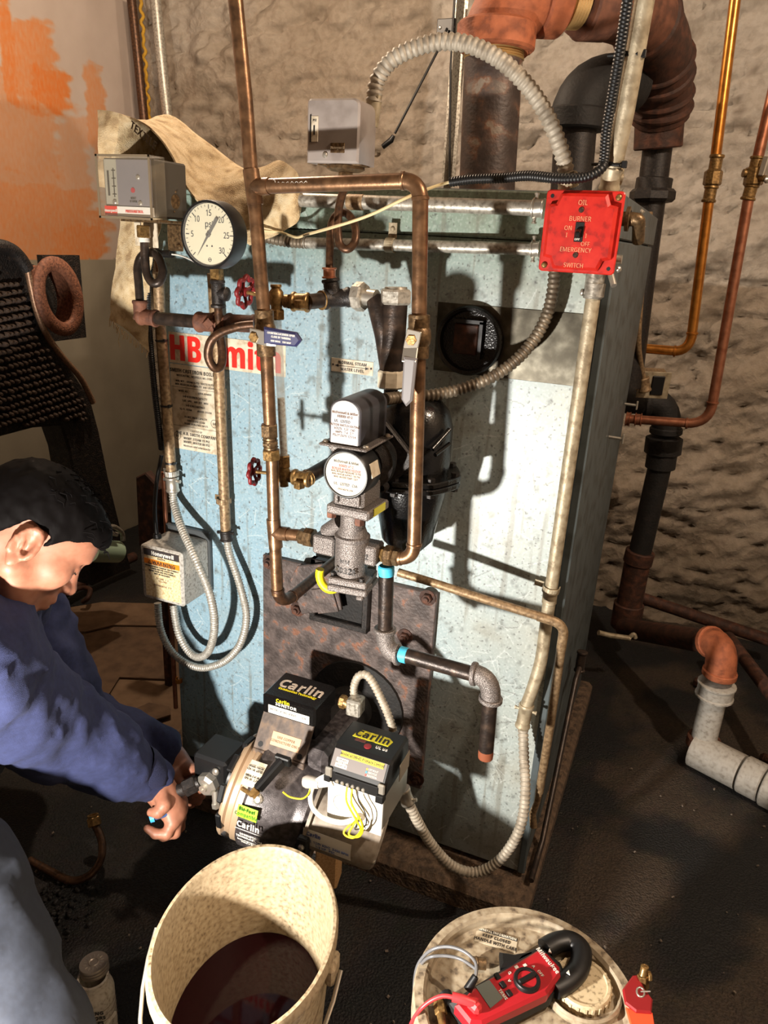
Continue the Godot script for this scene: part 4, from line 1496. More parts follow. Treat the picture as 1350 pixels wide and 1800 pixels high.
	var a0 = Vector3(-0.4635, 1.5385, 0.165)
	var a1 = Vector3(-0.3745, 1.4495, 0.165)
	g = G.new()
	var poly = PackedVector2Array()
	var ww = a1.x - a0.x
	var hh = a0.y - a1.y
	for k in 7:
		var an = PI / 2.0 * k / 6.0
		poly.append(Vector2(ww - 0.012 + cos(an) * 0.012, hh - 0.012 + sin(an) * 0.012))
	for k in 5:
		var an = PI / 2.0 + PI / 2.0 * k / 4.0
		poly.append(Vector2(0.006 + cos(an) * 0.006, hh - 0.006 + sin(an) * 0.006))
	poly.append(Vector2(0, 0))
	poly.append(Vector2(ww, 0))
	g.prism(Transform3D(Basis(), Vector3(a0.x, a1.y, 0.100)), poly, 0.065, 0.003, true)
	part("cover", g, M.grey_paint, t)
	g = G.new()
	g.bx(Vector3(a0.x + 0.008, a0.y - 0.060, 0.1648), Vector3(a0.x + 0.020, a0.y - 0.024, 0.1660), 0.0005)
	var win = part("scale_window", g, M.plate, t)
	g = G.new()
	g.bx(Vector3(a0.x + 0.0125, a0.y - 0.050, 0.1660), Vector3(a0.x + 0.0148, a0.y - 0.037, 0.1668))
	g.bx(Vector3(a0.x + 0.006, a0.y - 0.060, 0.1645), Vector3(a0.x + 0.008, a0.y - 0.022, 0.1662))
	part("pointer", g, M.black, win)
	text(win, "PSI", Vector3(a0.x + 0.014, a0.y - 0.030, 0.1661), 0.0045, M.ink, Basis(), true)
	g = G.new()
	screw(g, Vector3(a0.x + 0.033, a1.y + 0.011, 0.165), Vector3(0, 0, 1), 0.0045)
	part("cover_screw", g, M.zinc, t)
	g = G.new()
	g.bx(Vector3(a0.x + 0.042, a1.y + 0.014, 0.1648), Vector3(a0.x + 0.066, a1.y + 0.028, 0.1662), 0.0004)
	var nb = part("name_badge", g, M.bronze, t)
	text(nb, "Honeywell", Vector3(a0.x + 0.054, a1.y + 0.021, 0.1664), 0.0052, M.plate, Basis(), true, 0.9)
	g = G.new()
	var bc = Vector3(a0.x + 0.052, a1.y, 0.13)
	g.lathe(along(bc, bc - Vector3(0, 1, 0)), [v2(0, 0), v2(0.028, 0), v2(0.030, 0.002), v2(0.030, 0.006), v2(0.024, 0.009), v2(0.012, 0.010), v2(0, 0.010)], 28)
	g.bx(bc + Vector3(-0.040, -0.002, -0.012), bc + Vector3(0.036, 0.000, 0.020))
	part("diaphragm_base", g, M.bronze, t)
	g = G.new()
	hexnut(g, bc - Vector3(0, 0.009, 0), bc - Vector3(0, 0.030, 0), 0.0125, 4)
	part("socket", g, M.bronze, t)
	t = thing("siphon_pipe", "copper pigtail siphon looping under the grey pressure control, rising from the black iron tee", "pipe", Vector3(-0.4286, 1.2768, 0.14))
	g = G.new()
	g.tube(cat([bc - Vector3(0, 0.028, 0), Vector3(-0.4181, 1.3912, 0.135), Vector3(-0.4187, 1.3611, 0.138), Vector3(-0.4127, 1.3327, 0.142), Vector3(-0.3981, 1.3247, 0.142), Vector3(-0.3886, 1.3375, 0.135), Vector3(-0.3947, 1.36, 0.124), Vector3(-0.4104, 1.377, 0.116), Vector3(-0.4244, 1.38, 0.115), Vector3(-0.4361, 1.3708, 0.118), Vector3(-0.4388, 1.3521, 0.124), Vector3(-0.435, 1.3212, 0.132), Vector3(-0.431, 1.2875, 0.14)], 6), 0.0066, 14)
	part("coil", g, M.copper_bright if false else M.copper_dark, t)
	g = G.new()
	collar(g, Vector3(-0.4312, 1.2946, 0.14), Vector3(-0.4307, 1.2767, 0.14), 0.0102, 0.002)
	part("pale_bushing", g, M.copper_red, t)
	# relay box
	var b0 = Vector3(-0.8918, 0.6885, 0.105)
	var b1 = Vector3(-0.7929, 0.5599, 0.105)
	b0 = Vector3(Vector3(-0.8952, 0.6851, 0.105).x, Vector3(-0.8916, 0.6912, 0.105).y, 0.105)
	b1 = Vector3(Vector3(-0.7831, 0.5735, 0.105).x, Vector3(-0.7852, 0.5618, 0.105).y, 0.105)
	t = thing("relay_box", "grey metal relay box with a stained label and orange warning band", "control", Vector3((b0.x + b1.x) / 2, b1.y, 0.01))
	g = G.new()
	var rp = PackedVector2Array()
	ww = b1.x - b0.x
	hh = b0.y - b1.y
	for c in [[ww, hh, 0.0], [0.0, hh, 90.0], [0.0, 0.0, 180.0], [ww, 0.0, 270.0]]:
		for k in 5:
			var an = deg_to_rad(c[2] + 22.5 * k)
			var r = 0.008
			rp.append(Vector2(clampf(c[0], r, ww - r) + cos(an) * r, clampf(c[1], r, hh - r) + sin(an) * r))
	g.prism(Transform3D(Basis(), Vector3(b0.x, b1.y, 0.012)), rp, 0.093, 0.003, true)
	var rm = mat(Color(1, 1, 1), 0.5, 0.1, tex(noise(62, 0.04, 5), [rgb8(88, 80, 70), rgb8(176, 172, 164), rgb8(202, 200, 194)], [0.2, 0.45, 0.8]), 6.0)
	part("case", g, rm, t)
	g = G.new()
	g.bx(Vector3(b0.x - 0.004, b1.y - 0.002, 0.002), Vector3(b1.x + 0.004, b0.y + 0.016, 0.013), 0.002)
	part("back_plate", g, mat(rgb8(70, 74, 76), 0.5), t)
	g = G.new()
	g.bx(Vector3(b0.x + 0.010, b1.y + 0.008, 0.1045), Vector3(b1.x - 0.008, b0.y - 0.006, 0.1060), 0.0004)
	var lb = part("label", g, mat(Color(1, 1, 1), 0.5, 0.0, tex(noise(63, 0.03, 4), [rgb8(166, 128, 76), rgb8(214, 194, 150), rgb8(230, 220, 192)], [0.2, 0.45, 0.8]), 9.0), t, "stained cream label")
	var lx0 = b0.x + 0.010
	var lx1 = b1.x - 0.008
	var cx = (lx0 + lx1) / 2
	g = G.new()
	g.bx(Vector3(lx0, b0.y - 0.022, 0.1056), Vector3(lx1, b0.y - 0.006, 0.1064))
	var bb = part("brand_band", g, mat(rgb8(52, 46, 46), 0.5), lb)
	text(bb, "Honeywell", Vector3(cx + 0.004, b0.y - 0.0145, 0.1068), 0.0125, M.white, Basis(), true, 0.95)
	text(lb, "RA89A", Vector3(cx, b0.y - 0.0258, 0.1064), 0.0060, M.ink, Basis(), false, 1.2)
	g = G.new()
	g.bx(Vector3(lx0, b0.y - 0.042, 0.1056), Vector3(lx1, b0.y - 0.030, 0.1064))
	var wb = part("warning_band", g, mat(rgb8(232, 132, 20), 0.5), lb, "orange warning band")
	text(wb, "WARNING", Vector3(cx + 0.006, b0.y - 0.0362, 0.1068), 0.0110, M.ink, Basis(), true, 1.15)
	g = G.new()
	var tq = []
	for k in 3:
		tq.append(Vector3(lx0 + 0.016 + cos(TAU * k / 3 + PI / 2) * 0.0048, b0.y - 0.0368 + sin(TAU * k / 3 + PI / 2) * 0.0048, 0.1068))
	g.tube(tq, 0.0005, 4, false, true)
	g.bx(Vector3(lx0 + 0.0157, b0.y - 0.0380, 0.1064), Vector3(lx0 + 0.0163, b0.y - 0.0345, 0.1070))
	part("warning_triangle", g, M.ink, wb)
	text(lb, "CAN CAUSE ELECTRICAL SHOCK\nOR EQUIPMENT DAMAGE DISCONNECT\nPOWER BEFORE SERVICING\nMORE THAN ONE DISCONNECT\nMAY BE REQUIRED", Vector3(cx, b0.y - 0.052, 0.1064), 0.0046, M.ink, Basis(), true, 1.05)
	text(lb, "TO LINE  1  2\nTO LOAD\n\nTHERMOSTAT  T  T", Vector3(cx, b0.y - 0.082, 0.1064), 0.0048, M.ink_brown, Basis(), false, 1.2)
	# red emergency switch
	switch_box()

func switch_box():
	var p = Vector3(-0.0996, 1.4225, 0.08)
	var q = Vector3(0.012, 1.4216, 0.08)
	var r = Vector3(-0.0997, 1.3172, 0.08)
	var ux = (q - p)
	var uy = (p - r)
	var w = 0.116
	var h = 0.118
	var c = Vector3(-0.0428, 1.3679, 0.08)
	var t = thing("emergency_switch", "bright red oil burner emergency switch box at the cabinet's upper right corner", "switch", Vector3(c.x, c.y - h / 2, 0.0))
	var g = G.new()
	g.bx(Vector3(c.x - w * 0.44, c.y - h * 0.44, 0.004), Vector3(c.x + w * 0.44, c.y + h * 0.44, 0.062), 0.003)
	part("steel_box", g, M.galv_old, t)
	var rm = mat(Color(1, 1, 1), 0.38, 0.0, tex(noise(64, 0.015, 4), [rgb8(120, 18, 14), rgb8(190, 32, 22), rgb8(206, 46, 30)], [0.15, 0.4, 0.8]), 6.0)
	g = G.new()
	var o = PackedVector2Array()
	var ear = 0.014
	for k in [[1, 1, 0.0], [-1, 1, 90.0], [-1, -1, 180.0], [1, -1, 270.0]]:
		for j in 5:
			var an = deg_to_rad(k[2] + 22.5 * j)
			o.append(Vector2(k[0] * (w / 2 - 0.006) + cos(an) * 0.006, k[1] * (h / 2 - 0.006) + sin(an) * 0.006))
	g.prism(Transform3D(Basis(), Vector3(c.x, c.y, 0.062)), o, 0.005, 0.0015)
	var cover = part("cover", g, rm, t, "red pressed steel cover")
	g = G.new()
	var o2 = PackedVector2Array()
	for k in [[1, 1], [-1, 1], [-1, -1], [1, -1]]:
		var X = w / 2 - 0.007
		var Y = h / 2 - 0.005
		var e = 0.017
		if k[0] * k[1] > 0:
			o2.append(Vector2(k[0] * X, k[1] * (Y - e)))
			o2.append(Vector2(k[0] * (X - e * 0.65), k[1] * (Y - e * 0.85)))
			o2.append(Vector2(k[0] * (X - e), k[1] * Y))
		else:
			o2.append(Vector2(k[0] * (X - e), k[1] * Y))
			o2.append(Vector2(k[0] * (X - e * 0.65), k[1] * (Y - e * 0.85)))
			o2.append(Vector2(k[0] * X, k[1] * (Y - e)))
	g.prism(Transform3D(Basis(), Vector3(c.x, c.y, 0.064)), o2, 0.016, 0.0045)
	part("raised_face", g, rm, cover)
	for k in [[1, 1], [-1, -1]]:
		g = G.new()
		screw(g, Vector3(c.x + k[0] * (w / 2 - 0.009), c.y + k[1] * (h / 2 - 0.009), 0.067), Vector3(0, 0, 1), 0.0048)
		part("cover_screw", g, M.brass, cover)
	for k in [[-1, 1], [1, -1]]:
		g = G.new()
		g.lathe(along(Vector3(c.x + k[0] * (w / 2 - 0.009), c.y + k[1] * (h / 2 - 0.009), 0.0668), Vector3(c.x + k[0] * (w / 2 - 0.009), c.y + k[1] * (h / 2 - 0.009), 1)), [v2(0.003, 0), v2(0.003, 0.0005), v2(0, 0.0005)], 12)
		part("screw_hole", g, M.black, cover)
	g = G.new()
	g.bx(Vector3(c.x - 0.0065, c.y - 0.014, 0.079), Vector3(c.x + 0.0065, c.y + 0.014, 0.0815), 0.0006)
	part("toggle_frame", g, M.black, t)
	g = G.new()
	g.box(Transform3D(Basis(Vector3.RIGHT, 0.5), Vector3(c.x, c.y - 0.003, 0.086)), Vector3(0.0075, 0.013, 0.012), 0.0012)
	var tg = part("toggle", g, M.black_gloss, t, "black toggle")
	text(tg, "OFF", Vector3(c.x, c.y - 0.0105, 0.0912), 0.0042, M.white, Basis(), true)
	for y in [0.031, -0.033]:
		g = G.new()
		screw(g, Vector3(c.x - 0.001, c.y + y, 0.080), Vector3(0, 0, 1), 0.0042)
		g.bx(Vector3(c.x - 0.004, c.y + y - 0.0005, 0.0828), Vector3(c.x + 0.002, c.y + y + 0.0005, 0.0838))
		part("face_screw", g, M.rust_dark, t)
	var im = mat(rgb8(226, 150, 110), 0.5)
	for k in [["OIL", 0.0, 0.042, 0.0090], ["BURNER", -0.001, 0.0195, 0.0088], ["ON", -0.017, 0.006, 0.0082], ["I", -0.018, -0.004, 0.0080], ["I", 0.011, -0.004, 0.0080], ["OFF", 0.0115, -0.0155, 0.0080], ["EMERGENCY", -0.002, -0.0245, 0.0085], ["SWITCH", -0.002, -0.047, 0.0085]]:
		text(t, k[0], Vector3(c.x + k[1], c.y + k[2] - 0.001, 0.0803), k[3], im, Basis(), false, 1.0)
	# clamp connectors on the right flank
	g = G.new()
	var s = Vector3(0.02, 1.3907, 0.03)
	g.tube([Vector3(c.x + w * 0.43, s.y, 0.03), Vector3(s.x + 0.008, s.y, 0.03)], 0.0105, 16)
	g.lathe(along(Vector3(s.x - 0.004, s.y, 0.03), Vector3(1, s.y, 0.03)), [v2(0.013, 0), v2(0.018, 0.001), v2(0.018, 0.006), v2(0.013, 0.007)], 18)
	g.tube(fillet([Vector3(s.x + 0.006, s.y, 0.03), Vector3(s.x + 0.016, s.y, 0.03), Vector3(s.x + 0.017, s.y - 0.03, 0.0)], 0.010), 0.0098, 14)
	part("elbow_connector", g, M.bronze, t)
	g = G.new()
	g.tube([Vector3(c.x + w * 0.43, c.y - 0.036, 0.04), Vector3(c.x + w * 0.43 + 0.014, c.y - 0.036, 0.04)], 0.007, 10)
	screw(g, Vector3(c.x + w * 0.43 + 0.012, c.y - 0.050, 0.05), Vector3(1, 0, 0.4), 0.005)
	part("side_screw", g, M.zinc, t)
	g = G.new()
	g.tube([Vector3(c.x + w * 0.43, c.y - 0.06, 0.03), Vector3(c.x + w * 0.43 + 0.008, c.y - 0.075, 0.04)], 0.005, 10)
	part("ground_screw", g, M.zinc, t)

func connector(parent: Node3D, a: Vector3, b: Vector3, r: float, m: Material, called := "connector"):      # clamp connector with two screws
	var g = G.new()
	collar(g, a, b, r, 0.0015)
	var d = (b - a).normalized()
	var s = d.cross(Vector3(0, 0, 1)).normalized()
	for k in [-1.0, 1.0]:
		var p = a.lerp(b, 0.25) + s * k * r * 0.9
		g.tube([p, p + s * k * r * 0.55], r * 0.22, 8)
		g.lathe(along(p + s * k * r * 0.5, p + s * k * r * 2.0), [v2(r * 0.3, 0), v2(r * 0.3, r * 0.2), v2(0, r * 0.25)], 8)
	part(called, g, m, parent)

func conduits():
	# two upright conduits on the left of the front
	var t = thing("conduit", "leftmost upright steel conduit on the cabinet front, above the relay box", "conduit", Vector3(-0.8613, 0.8076, 0.03))
	var g = G.new()
	g.tube([Vector3(-0.8611, 1.2571, 0.04), Vector3(-0.869, 1.1677, 0.032), Vector3(-0.8598, 0.8342, 0.03)], 0.0112, 16)
	part("tube", g, M.galv_warm, t)
	g = G.new()
	strap(g, Vector3(-0.8611, 0.8379, 0.03), Vector3(-0.8678, 1.0033, 0.03) - Vector3(-0.8611, 0.8379, 0.03), Vector3(0, 0, 1), 0.0118, 0.012, 0.016)
	part("strap", g, M.galv, t)
	connector(t, Vector3(-0.86, 0.8302, 0.03), Vector3(-0.8589, 0.7961, 0.03), 0.0135, M.zinc)
	for v in [596.0, 708.0, 812.0]:
		g = G.new()
		var c: Vector3 = Vector3(-0.869, 1.1677, 0.032).lerp(Vector3(-0.8598, 0.8342, 0.03), (v - 560.0) / 275.0)
		g.lathe(along(c, Vector3(-0.8598, 0.8342, 0.03)), [v2(0.0112, -0.002), v2(0.0128, -0.002), v2(0.0128, 0.002), v2(0.0112, 0.002)], 16)
		g.box(Transform3D(Basis(), c + Vector3(0.012, 0.001, 0.006)), Vector3(0.006, 0.006, 0.006), 0.001)
		part("zip_tie", g, M.black, t)
	t = thing("conduit", "upright steel conduit on the cabinet front that runs down over the cream rating plate", "conduit", Vector3(-0.7184, 0.7149, 0.03))
	g = G.new()
	g.tube([Vector3(-0.7386, 1.2646, 0.03), Vector3(-0.7307, 1.09, 0.03), Vector3(-0.7225, 0.7274, 0.03)], 0.0115, 16)
	part("tube", g, M.galv_warm, t)
	g = G.new()
	strap(g, Vector3(-0.7279, 0.7987, 0.03), Vector3(0.04, 1, 0), Vector3(0, 0, 1), 0.0125, 0.012, 0.014)
	part("strap", g, M.galv_warm, t)
	connector(t, Vector3(-0.7224, 0.7314, 0.03), Vector3(-0.72, 0.7078, 0.03), 0.0135, M.iron)
	# horizontal conduits to the switch
	t = thing("conduit", "upper of two level steel conduits along the cabinet's top front", "conduit", Vector3(-0.3084, 1.4007, 0.028))
	g = G.new()
	g.tube([Vector3(-0.6387, 1.4011, 0.028), Vector3(-0.1255, 1.4014, 0.028)], 0.0118, 16)
	part("tube", g, M.galv, t)
	g = G.new()
	collar(g, Vector3(-0.4542, 1.4008, 0.028), Vector3(-0.4236, 1.4008, 0.028), 0.0132, 0.0)
	part("coupling", g, M.galv_warm, t)
	connector(t, Vector3(-0.1291, 1.4013, 0.028), Vector3(-0.109, 1.4011, 0.028), 0.0142, M.zinc)
	t = thing("conduit", "lower of two level steel conduits along the cabinet's top front", "conduit", Vector3(-0.3056, 1.3343, 0.022))
	g = G.new()
	g.tube([Vector3(-0.5417, 1.3293, 0.022), Vector3(-0.1156, 1.3404, 0.022)], 0.0100, 16)
	part("tube", g, M.galv, t)
	g = G.new()
	var sc = Vector3(-0.3731, 1.3337, 0.022)
	strap(g, sc, Vector3(1, 0, 0), Vector3(0, 0, 1), 0.0102, 0.016, 0.026)
	part("strap", g, M.galv_old, t)
	connector(t, Vector3(-0.1249, 1.3399, 0.022), Vector3(-0.1101, 1.3407, 0.022), 0.0125, M.zinc)
	g = flex([Vector3(-0.6429, 1.3392, 0.03), Vector3(-0.6063, 1.333, 0.026), Vector3(-0.5725, 1.3298, 0.022), Vector3(-0.537, 1.3295, 0.022)], 0.0105, 0.0075)
	solo("flexible_conduit", g, M.flexdark, "short piece of corrugated steel conduit beneath the hanging rag, behind the tall copper riser", "conduit")
	# right upright conduits
	t = thing("conduit", "tall pale steel conduit rising from the red switch to the picture's top", "conduit", Vector3(-0.0134, 1.4323, 0.03))
	g = G.new()
	g.tube([Vector3(0.0067, 1.6838, 0.1), Vector3(-0.0039, 1.5378, 0.055), Vector3(-0.0123, 1.4571, 0.035)], 0.0135, 16)
	part("tube", g, M.galv_old, t)
	g = G.new()
	collar(g, Vector3(-0.0111, 1.461, 0.036), Vector3(-0.0147, 1.4298, 0.03), 0.0150, 0.001)
	g.tube([Vector3(-0.0119, 1.4478, 0.034), Vector3(0.0031, 1.4453, 0.03)], 0.008, 12)
	part("set_screw_connector", g, M.galv_old, t)
	for pq in [[Vector3(-0.0061, 1.6004, 0.07), Vector3(-0.0076, 1.5711, 0.07)], [Vector3(-0.0134, 1.4648, 0.036), Vector3(-0.0145, 1.4334, 0.036)]]:
		g = G.new()
		g.lathe(along(pq[0], pq[1]), [v2(0.0135, -0.003), v2(0.0155, -0.003), v2(0.0155, 0.003), v2(0.0135, 0.003)], 18)
		g.tube([pq[0] + Vector3(-0.03, 0.0, 0.004), pq[0] + Vector3(0.012, -0.001, 0.016)], 0.0026, 8)
		g.box(Transform3D(Basis(), pq[0] + Vector3(0.018, 0.0, 0.010)), Vector3(0.008, 0.010, 0.007), 0.001)
		part("zip_tie", g, M.black, t)
	t = thing("conduit", "long steel conduit running down the cabinet front below the red switch", "conduit", Vector3(-0.0331, 0.4664, 0.03))
	g = G.new()
	g.tube(cat([Vector3(-0.0156, 1.275, 0.028), Vector3(-0.0158, 1.1943, 0.028), Vector3(-0.0164, 0.9645, 0.028), Vector3(-0.017, 0.7267, 0.028), Vector3(-0.0169, 0.6671, 0.028), Vector3(-0.0166, 0.6068, 0.03), Vector3(-0.0229, 0.5516, 0.036), Vector3(-0.0311, 0.5064, 0.04)], 6), 0.0118, 16)
	part("tube", g, M.galv_old, t)
	g = G.new()
	collar(g, Vector3(-0.0165, 1.3183, 0.028), Vector3(-0.0167, 1.2706, 0.028), 0.0150, 0.0)
	collar(g, Vector3(-0.0149, 1.2951, 0.028), Vector3(-0.0153, 1.2733, 0.028), 0.0162, 0.0)
	g.tube([Vector3(-0.019, 1.2819, 0.03), Vector3(-0.0323, 1.2793, 0.034)], 0.0035, 8)
	screw(g, Vector3(-0.0314, 1.2794, 0.034), Vector3(-1, 0, 0), 0.006)
	part("set_screw_connector", g, M.galv, t)
	g = G.new()
	collar(g, Vector3(-0.0176, 0.7557, 0.028), Vector3(-0.017, 0.7267, 0.028), 0.0135, 0.0)
	strap(g, Vector3(-0.0174, 0.7546, 0.028), Vector3(0.1, 1, 0), Vector3(0, 0, 1), 0.0135, 0.012, 0.018)
	part("strap", g, M.galv_old, t)
	connector(t, Vector3(-0.0303, 0.5092, 0.04), Vector3(-0.0327, 0.457, 0.042), 0.0135, M.galv_old)
	# flexible steel conduits
	g = flex([Vector3(-0.3811, 1.5441, 0.1), Vector3(-0.3759, 1.5737, 0.1), Vector3(-0.3527, 1.5999, 0.1), Vector3(-0.3161, 1.618, 0.09), Vector3(-0.2748, 1.6254, 0.08), Vector3(-0.2314, 1.6183, 0.075), Vector3(-0.187, 1.5973, 0.07), Vector3(-0.147, 1.5648, 0.06), Vector3(-0.113, 1.5237, 0.055), Vector3(-0.0884, 1.4781, 0.05), Vector3(-0.0788, 1.4512, 0.045)], 0.0128, 0.0092)
	t = solo("flexible_conduit", g, M.flexold, "pale corrugated conduit arching from the grey pressure control to the red switch", "conduit")
	g = G.new()
	g.tube(fillet([Vector3(-0.3806, 1.552, 0.1), Vector3(-0.3816, 1.5346, 0.1), Vector3(-0.3853, 1.5091, 0.1)], 0.02), 0.0125, 14, true, false, 0.8)
	g.lathe(along(Vector3(-0.3855, 1.511, 0.115), Vector3(-0.3768, 1.511, 0.115)), [v2(0, 0), v2(0.016, 0), v2(0.016, 0.004), v2(0.01, 0.006), v2(0, 0.006)], 18)
	g.tube([Vector3(-0.3861, 1.5512, 0.105), Vector3(-0.3706, 1.5494, 0.105)], 0.004, 8)
	part("angle_connector", g, M.galv_old, t)
	g = G.new()
	collar(g, Vector3(-0.0788, 1.4512, 0.045), Vector3(-0.0744, 1.4317, 0.04), 0.0150, 0.001)
	screw(g, Vector3(-0.0714, 1.4346, 0.055), Vector3(0, 0, 1), 0.006)
	part("end_connector", g, M.galv_old, t)
	g = flex([Vector3(-0.081, 1.3127, 0.035), Vector3(-0.0793, 1.2796, 0.036), Vector3(-0.0829, 1.242, 0.04), Vector3(-0.0966, 1.2024, 0.05), Vector3(-0.121, 1.1651, 0.07), Vector3(-0.1542, 1.1369, 0.09), Vector3(-0.1973, 1.1159, 0.11), Vector3(-0.241, 1.1048, 0.14), Vector3(-0.2844, 1.1006, 0.17), Vector3(-0.2962, 1.1013, 0.2)], 0.0106, 0.0080)
	solo("flexible_conduit", g, M.flexdark, "dark corrugated conduit sweeping from under the red switch to the black switch head", "conduit")
	g = flex([Vector3(-0.8571, 0.7997, 0.032), Vector3(-0.8494, 0.7729, 0.04), Vector3(-0.8037, 0.7333, 0.075), Vector3(-0.7433, 0.6861, 0.11), Vector3(-0.7041, 0.6198, 0.12), Vector3(-0.7022, 0.5407, 0.11), Vector3(-0.7286, 0.4665, 0.095), Vector3(-0.7646, 0.4321, 0.085), Vector3(-0.8016, 0.4329, 0.075), Vector3(-0.8358, 0.4692, 0.065), Vector3(-0.8531, 0.5279, 0.055)], 0.0092, 0.0062)
	solo("flexible_conduit", g, M.flexsteel, "inner of two flexible conduit loops, crossing before the relay box's right side", "conduit")
	g = flex([Vector3(-0.7186, 0.7115, 0.032), Vector3(-0.708, 0.6796, 0.038), Vector3(-0.6751, 0.6168, 0.05), Vector3(-0.6537, 0.5501, 0.06), Vector3(-0.6693, 0.4787, 0.065), Vector3(-0.7139, 0.4235, 0.07), Vector3(-0.7818, 0.392, 0.07), Vector3(-0.8482, 0.4071, 0.068), Vector3(-0.8873, 0.4572, 0.062), Vector3(-0.8984, 0.5226, 0.055)], 0.0088, 0.0058)
	solo("flexible_conduit", g, M.flexsteel, "outer of two flexible conduit loops hanging below the relay box", "conduit")
	g = flex([Vector3(-0.0319, 0.4599, 0.042), Vector3(-0.019, 0.4041, 0.06), Vector3(-0.0022, 0.3372, 0.09), Vector3(-0.0022, 0.27, 0.11), Vector3(-0.0275, 0.2009, 0.125), Vector3(-0.0687, 0.1629, 0.14), Vector3(-0.1149, 0.177, 0.16), Vector3(-0.158, 0.234, 0.18), Vector3(-0.1876, 0.303, 0.2), Vector3(-0.203, 0.3457, 0.21)], 0.0105, 0.0085)
	t = solo("flexible_conduit", g, M.flexold, "pale corrugated conduit hanging in a deep curve right of the burner", "conduit")
	connector(t, Vector3(-0.2002, 0.3387, 0.21), Vector3(-0.2121, 0.3728, 0.215), 0.0125, M.zinc, "end_connector")
	# black loom and thin cable
	g = flex([Vector3(-0.2687, 1.4364, 0.03), Vector3(-0.231, 1.4411, 0.034), Vector3(-0.1826, 1.4432, 0.04), Vector3(-0.134, 1.4461, 0.055), Vector3(-0.0816, 1.4414, 0.075), Vector3(-0.0442, 1.4445, 0.075), Vector3(-0.0262, 1.4554, 0.068), Vector3(-0.0233, 1.4698, 0.062), Vector3(-0.0251, 1.5069, 0.066), Vector3(-0.0218, 1.5523, 0.078), Vector3(-0.0178, 1.5943, 0.095), Vector3(-0.0132, 1.6669, 0.12)], 0.0078, 0.0046, 10, 0.84)
	solo("wire_loom", g, M.black, "black ribbed wire loom running up the tall conduit above the red switch", "cable")
	g = flex([Vector3(-0.8103, 1.2951, 0.06), Vector3(-0.8411, 1.2945, 0.05), Vector3(-0.8643, 1.2943, 0.05), Vector3(-0.8711, 1.2567, 0.055), Vector3(-0.8745, 1.1914, 0.06), Vector3(-0.886, 1.1216, 0.045), Vector3(-0.8822, 1.0281, 0.045), Vector3(-0.8807, 0.9543, 0.04), Vector3(-0.8839, 0.8886, 0.03)], 0.0068, 0.0046, 10, 0.84)
	solo("wire_loom", g, M.black, "black ribbed wire loom tied beside the leftmost upright conduit", "cable")
	g = G.new()
	g.tube(cat([Vector3(-0.261, 1.4383, 0.03), Vector3(-0.283, 1.4294, 0.05), Vector3(-0.2733, 1.4035, 0.2), Vector3(-0.3355, 1.3758, 0.2), Vector3(-0.4019, 1.3578, 0.18), Vector3(-0.4951, 1.344, 0.1), Vector3(-0.5395, 1.3383, 0.06), Vector3(-0.5743, 1.3446, 0.05), Vector3(-0.5978, 1.3462, 0.06), Vector3(-0.6154, 1.3471, 0.07)], 6), 0.0024, 8)
	solo("cable", g, mat(rgb8(214, 196, 150), 0.6), "thin cream cable drooping across the copper siphon to the rag", "cable")
	g = G.new()
	g.tube(cat([Vector3(-0.8103, 1.2951, 0.06), Vector3(-0.7918, 1.294, 0.06), Vector3(-0.7636, 1.2894, 0.07), Vector3(-0.7397, 1.2836, 0.08)], 5), 0.0016, 6)
	solo("cable", g, M.white, "short thin white wire poking out of black loom below the psi gauge", "cable")
	# black wire into the relay box and copper strip at the cabinet edge
	g = G.new()
	g.tube(cat([Vector3(-0.8863, 0.8749, 0.028), Vector3(-0.8947, 0.8113, 0.04), Vector3(-0.8913, 0.7497, 0.055), Vector3(-0.8849, 0.6928, 0.06)], 6), 0.0045, 8)
	g.lathe(along(Vector3(-0.8843, 0.7012, 0.06), Vector3(-0.8838, 0.6848, 0.06)), [v2(0, 0), v2(0.008, 0), v2(0.010, 0.008), v2(0, 0.009)], 14)
	solo("cable", g, M.black, "black cord dropping into the top of the relay box", "cable")
	g = G.new()
	var y0 = Vector3(-0.8905, 0.8264, -0.005).y
	g.tube([Vector3(-0.905, 0.20, 0.002), Vector3(-0.905, y0, 0.002)], 0.0055, 10)
	t = solo("copper_tube", g, M.copper_red, "thin straight copper tube clipped to the cabinet's left edge", "pipe")
	g = G.new()
	strap(g, Vector3(-0.8904, 0.2866, 0.004), Vector3(0, 1, 0), Vector3(0, 0, 1), 0.006, 0.012, 0.014)
	part("clip", g, M.copper_bright, t)
	# small feed tube over the right of the front
	t = thing("copper_tube", "brown tube sloping right across the cabinet's lower front, then bending down its right edge", "pipe", Vector3(0.0198, 0.2428, 0.05))
	g = G.new()
	g.tube(cat([Vector3(-0.28, 0.7711, 0.13), Vector3(-0.2148, 0.7634, 0.125), Vector3(-0.1095, 0.7478, 0.115), Vector3(-0.018, 0.7344, 0.105)], 4), 0.0078, 14)
	part("tube", g, M.galv_warm, t)
	g = G.new()
	g.tube(fillet([Vector3(-0.023, 0.7342, 0.105), Vector3(0.0249, 0.7273, 0.1), Vector3(0.024, 0.6744, 0.095)], 0.03), 0.0086, 14)
	part("bend", g, M.galv_warm, t)
	g = G.new()
	g.tube([Vector3(0.0241, 0.6814, 0.095), Vector3(0.0232, 0.5073, 0.075), Vector3(0.0195, 0.3293, 0.055)], 0.0080, 14)
	part("tube", g, M.galv_warm, t)
	g = G.new()
	g.tube([Vector3(0.0194, 0.3391, 0.055), Vector3(0.0178, 0.301, 0.052), Vector3(0.012, 0.2686, 0.05), Vector3(0.0174, 0.2347, 0.045)], [0.0080, 0.0060, 0.0068, 0.0078], 14)
	part("crimped_end", g, M.galv_warm, t)

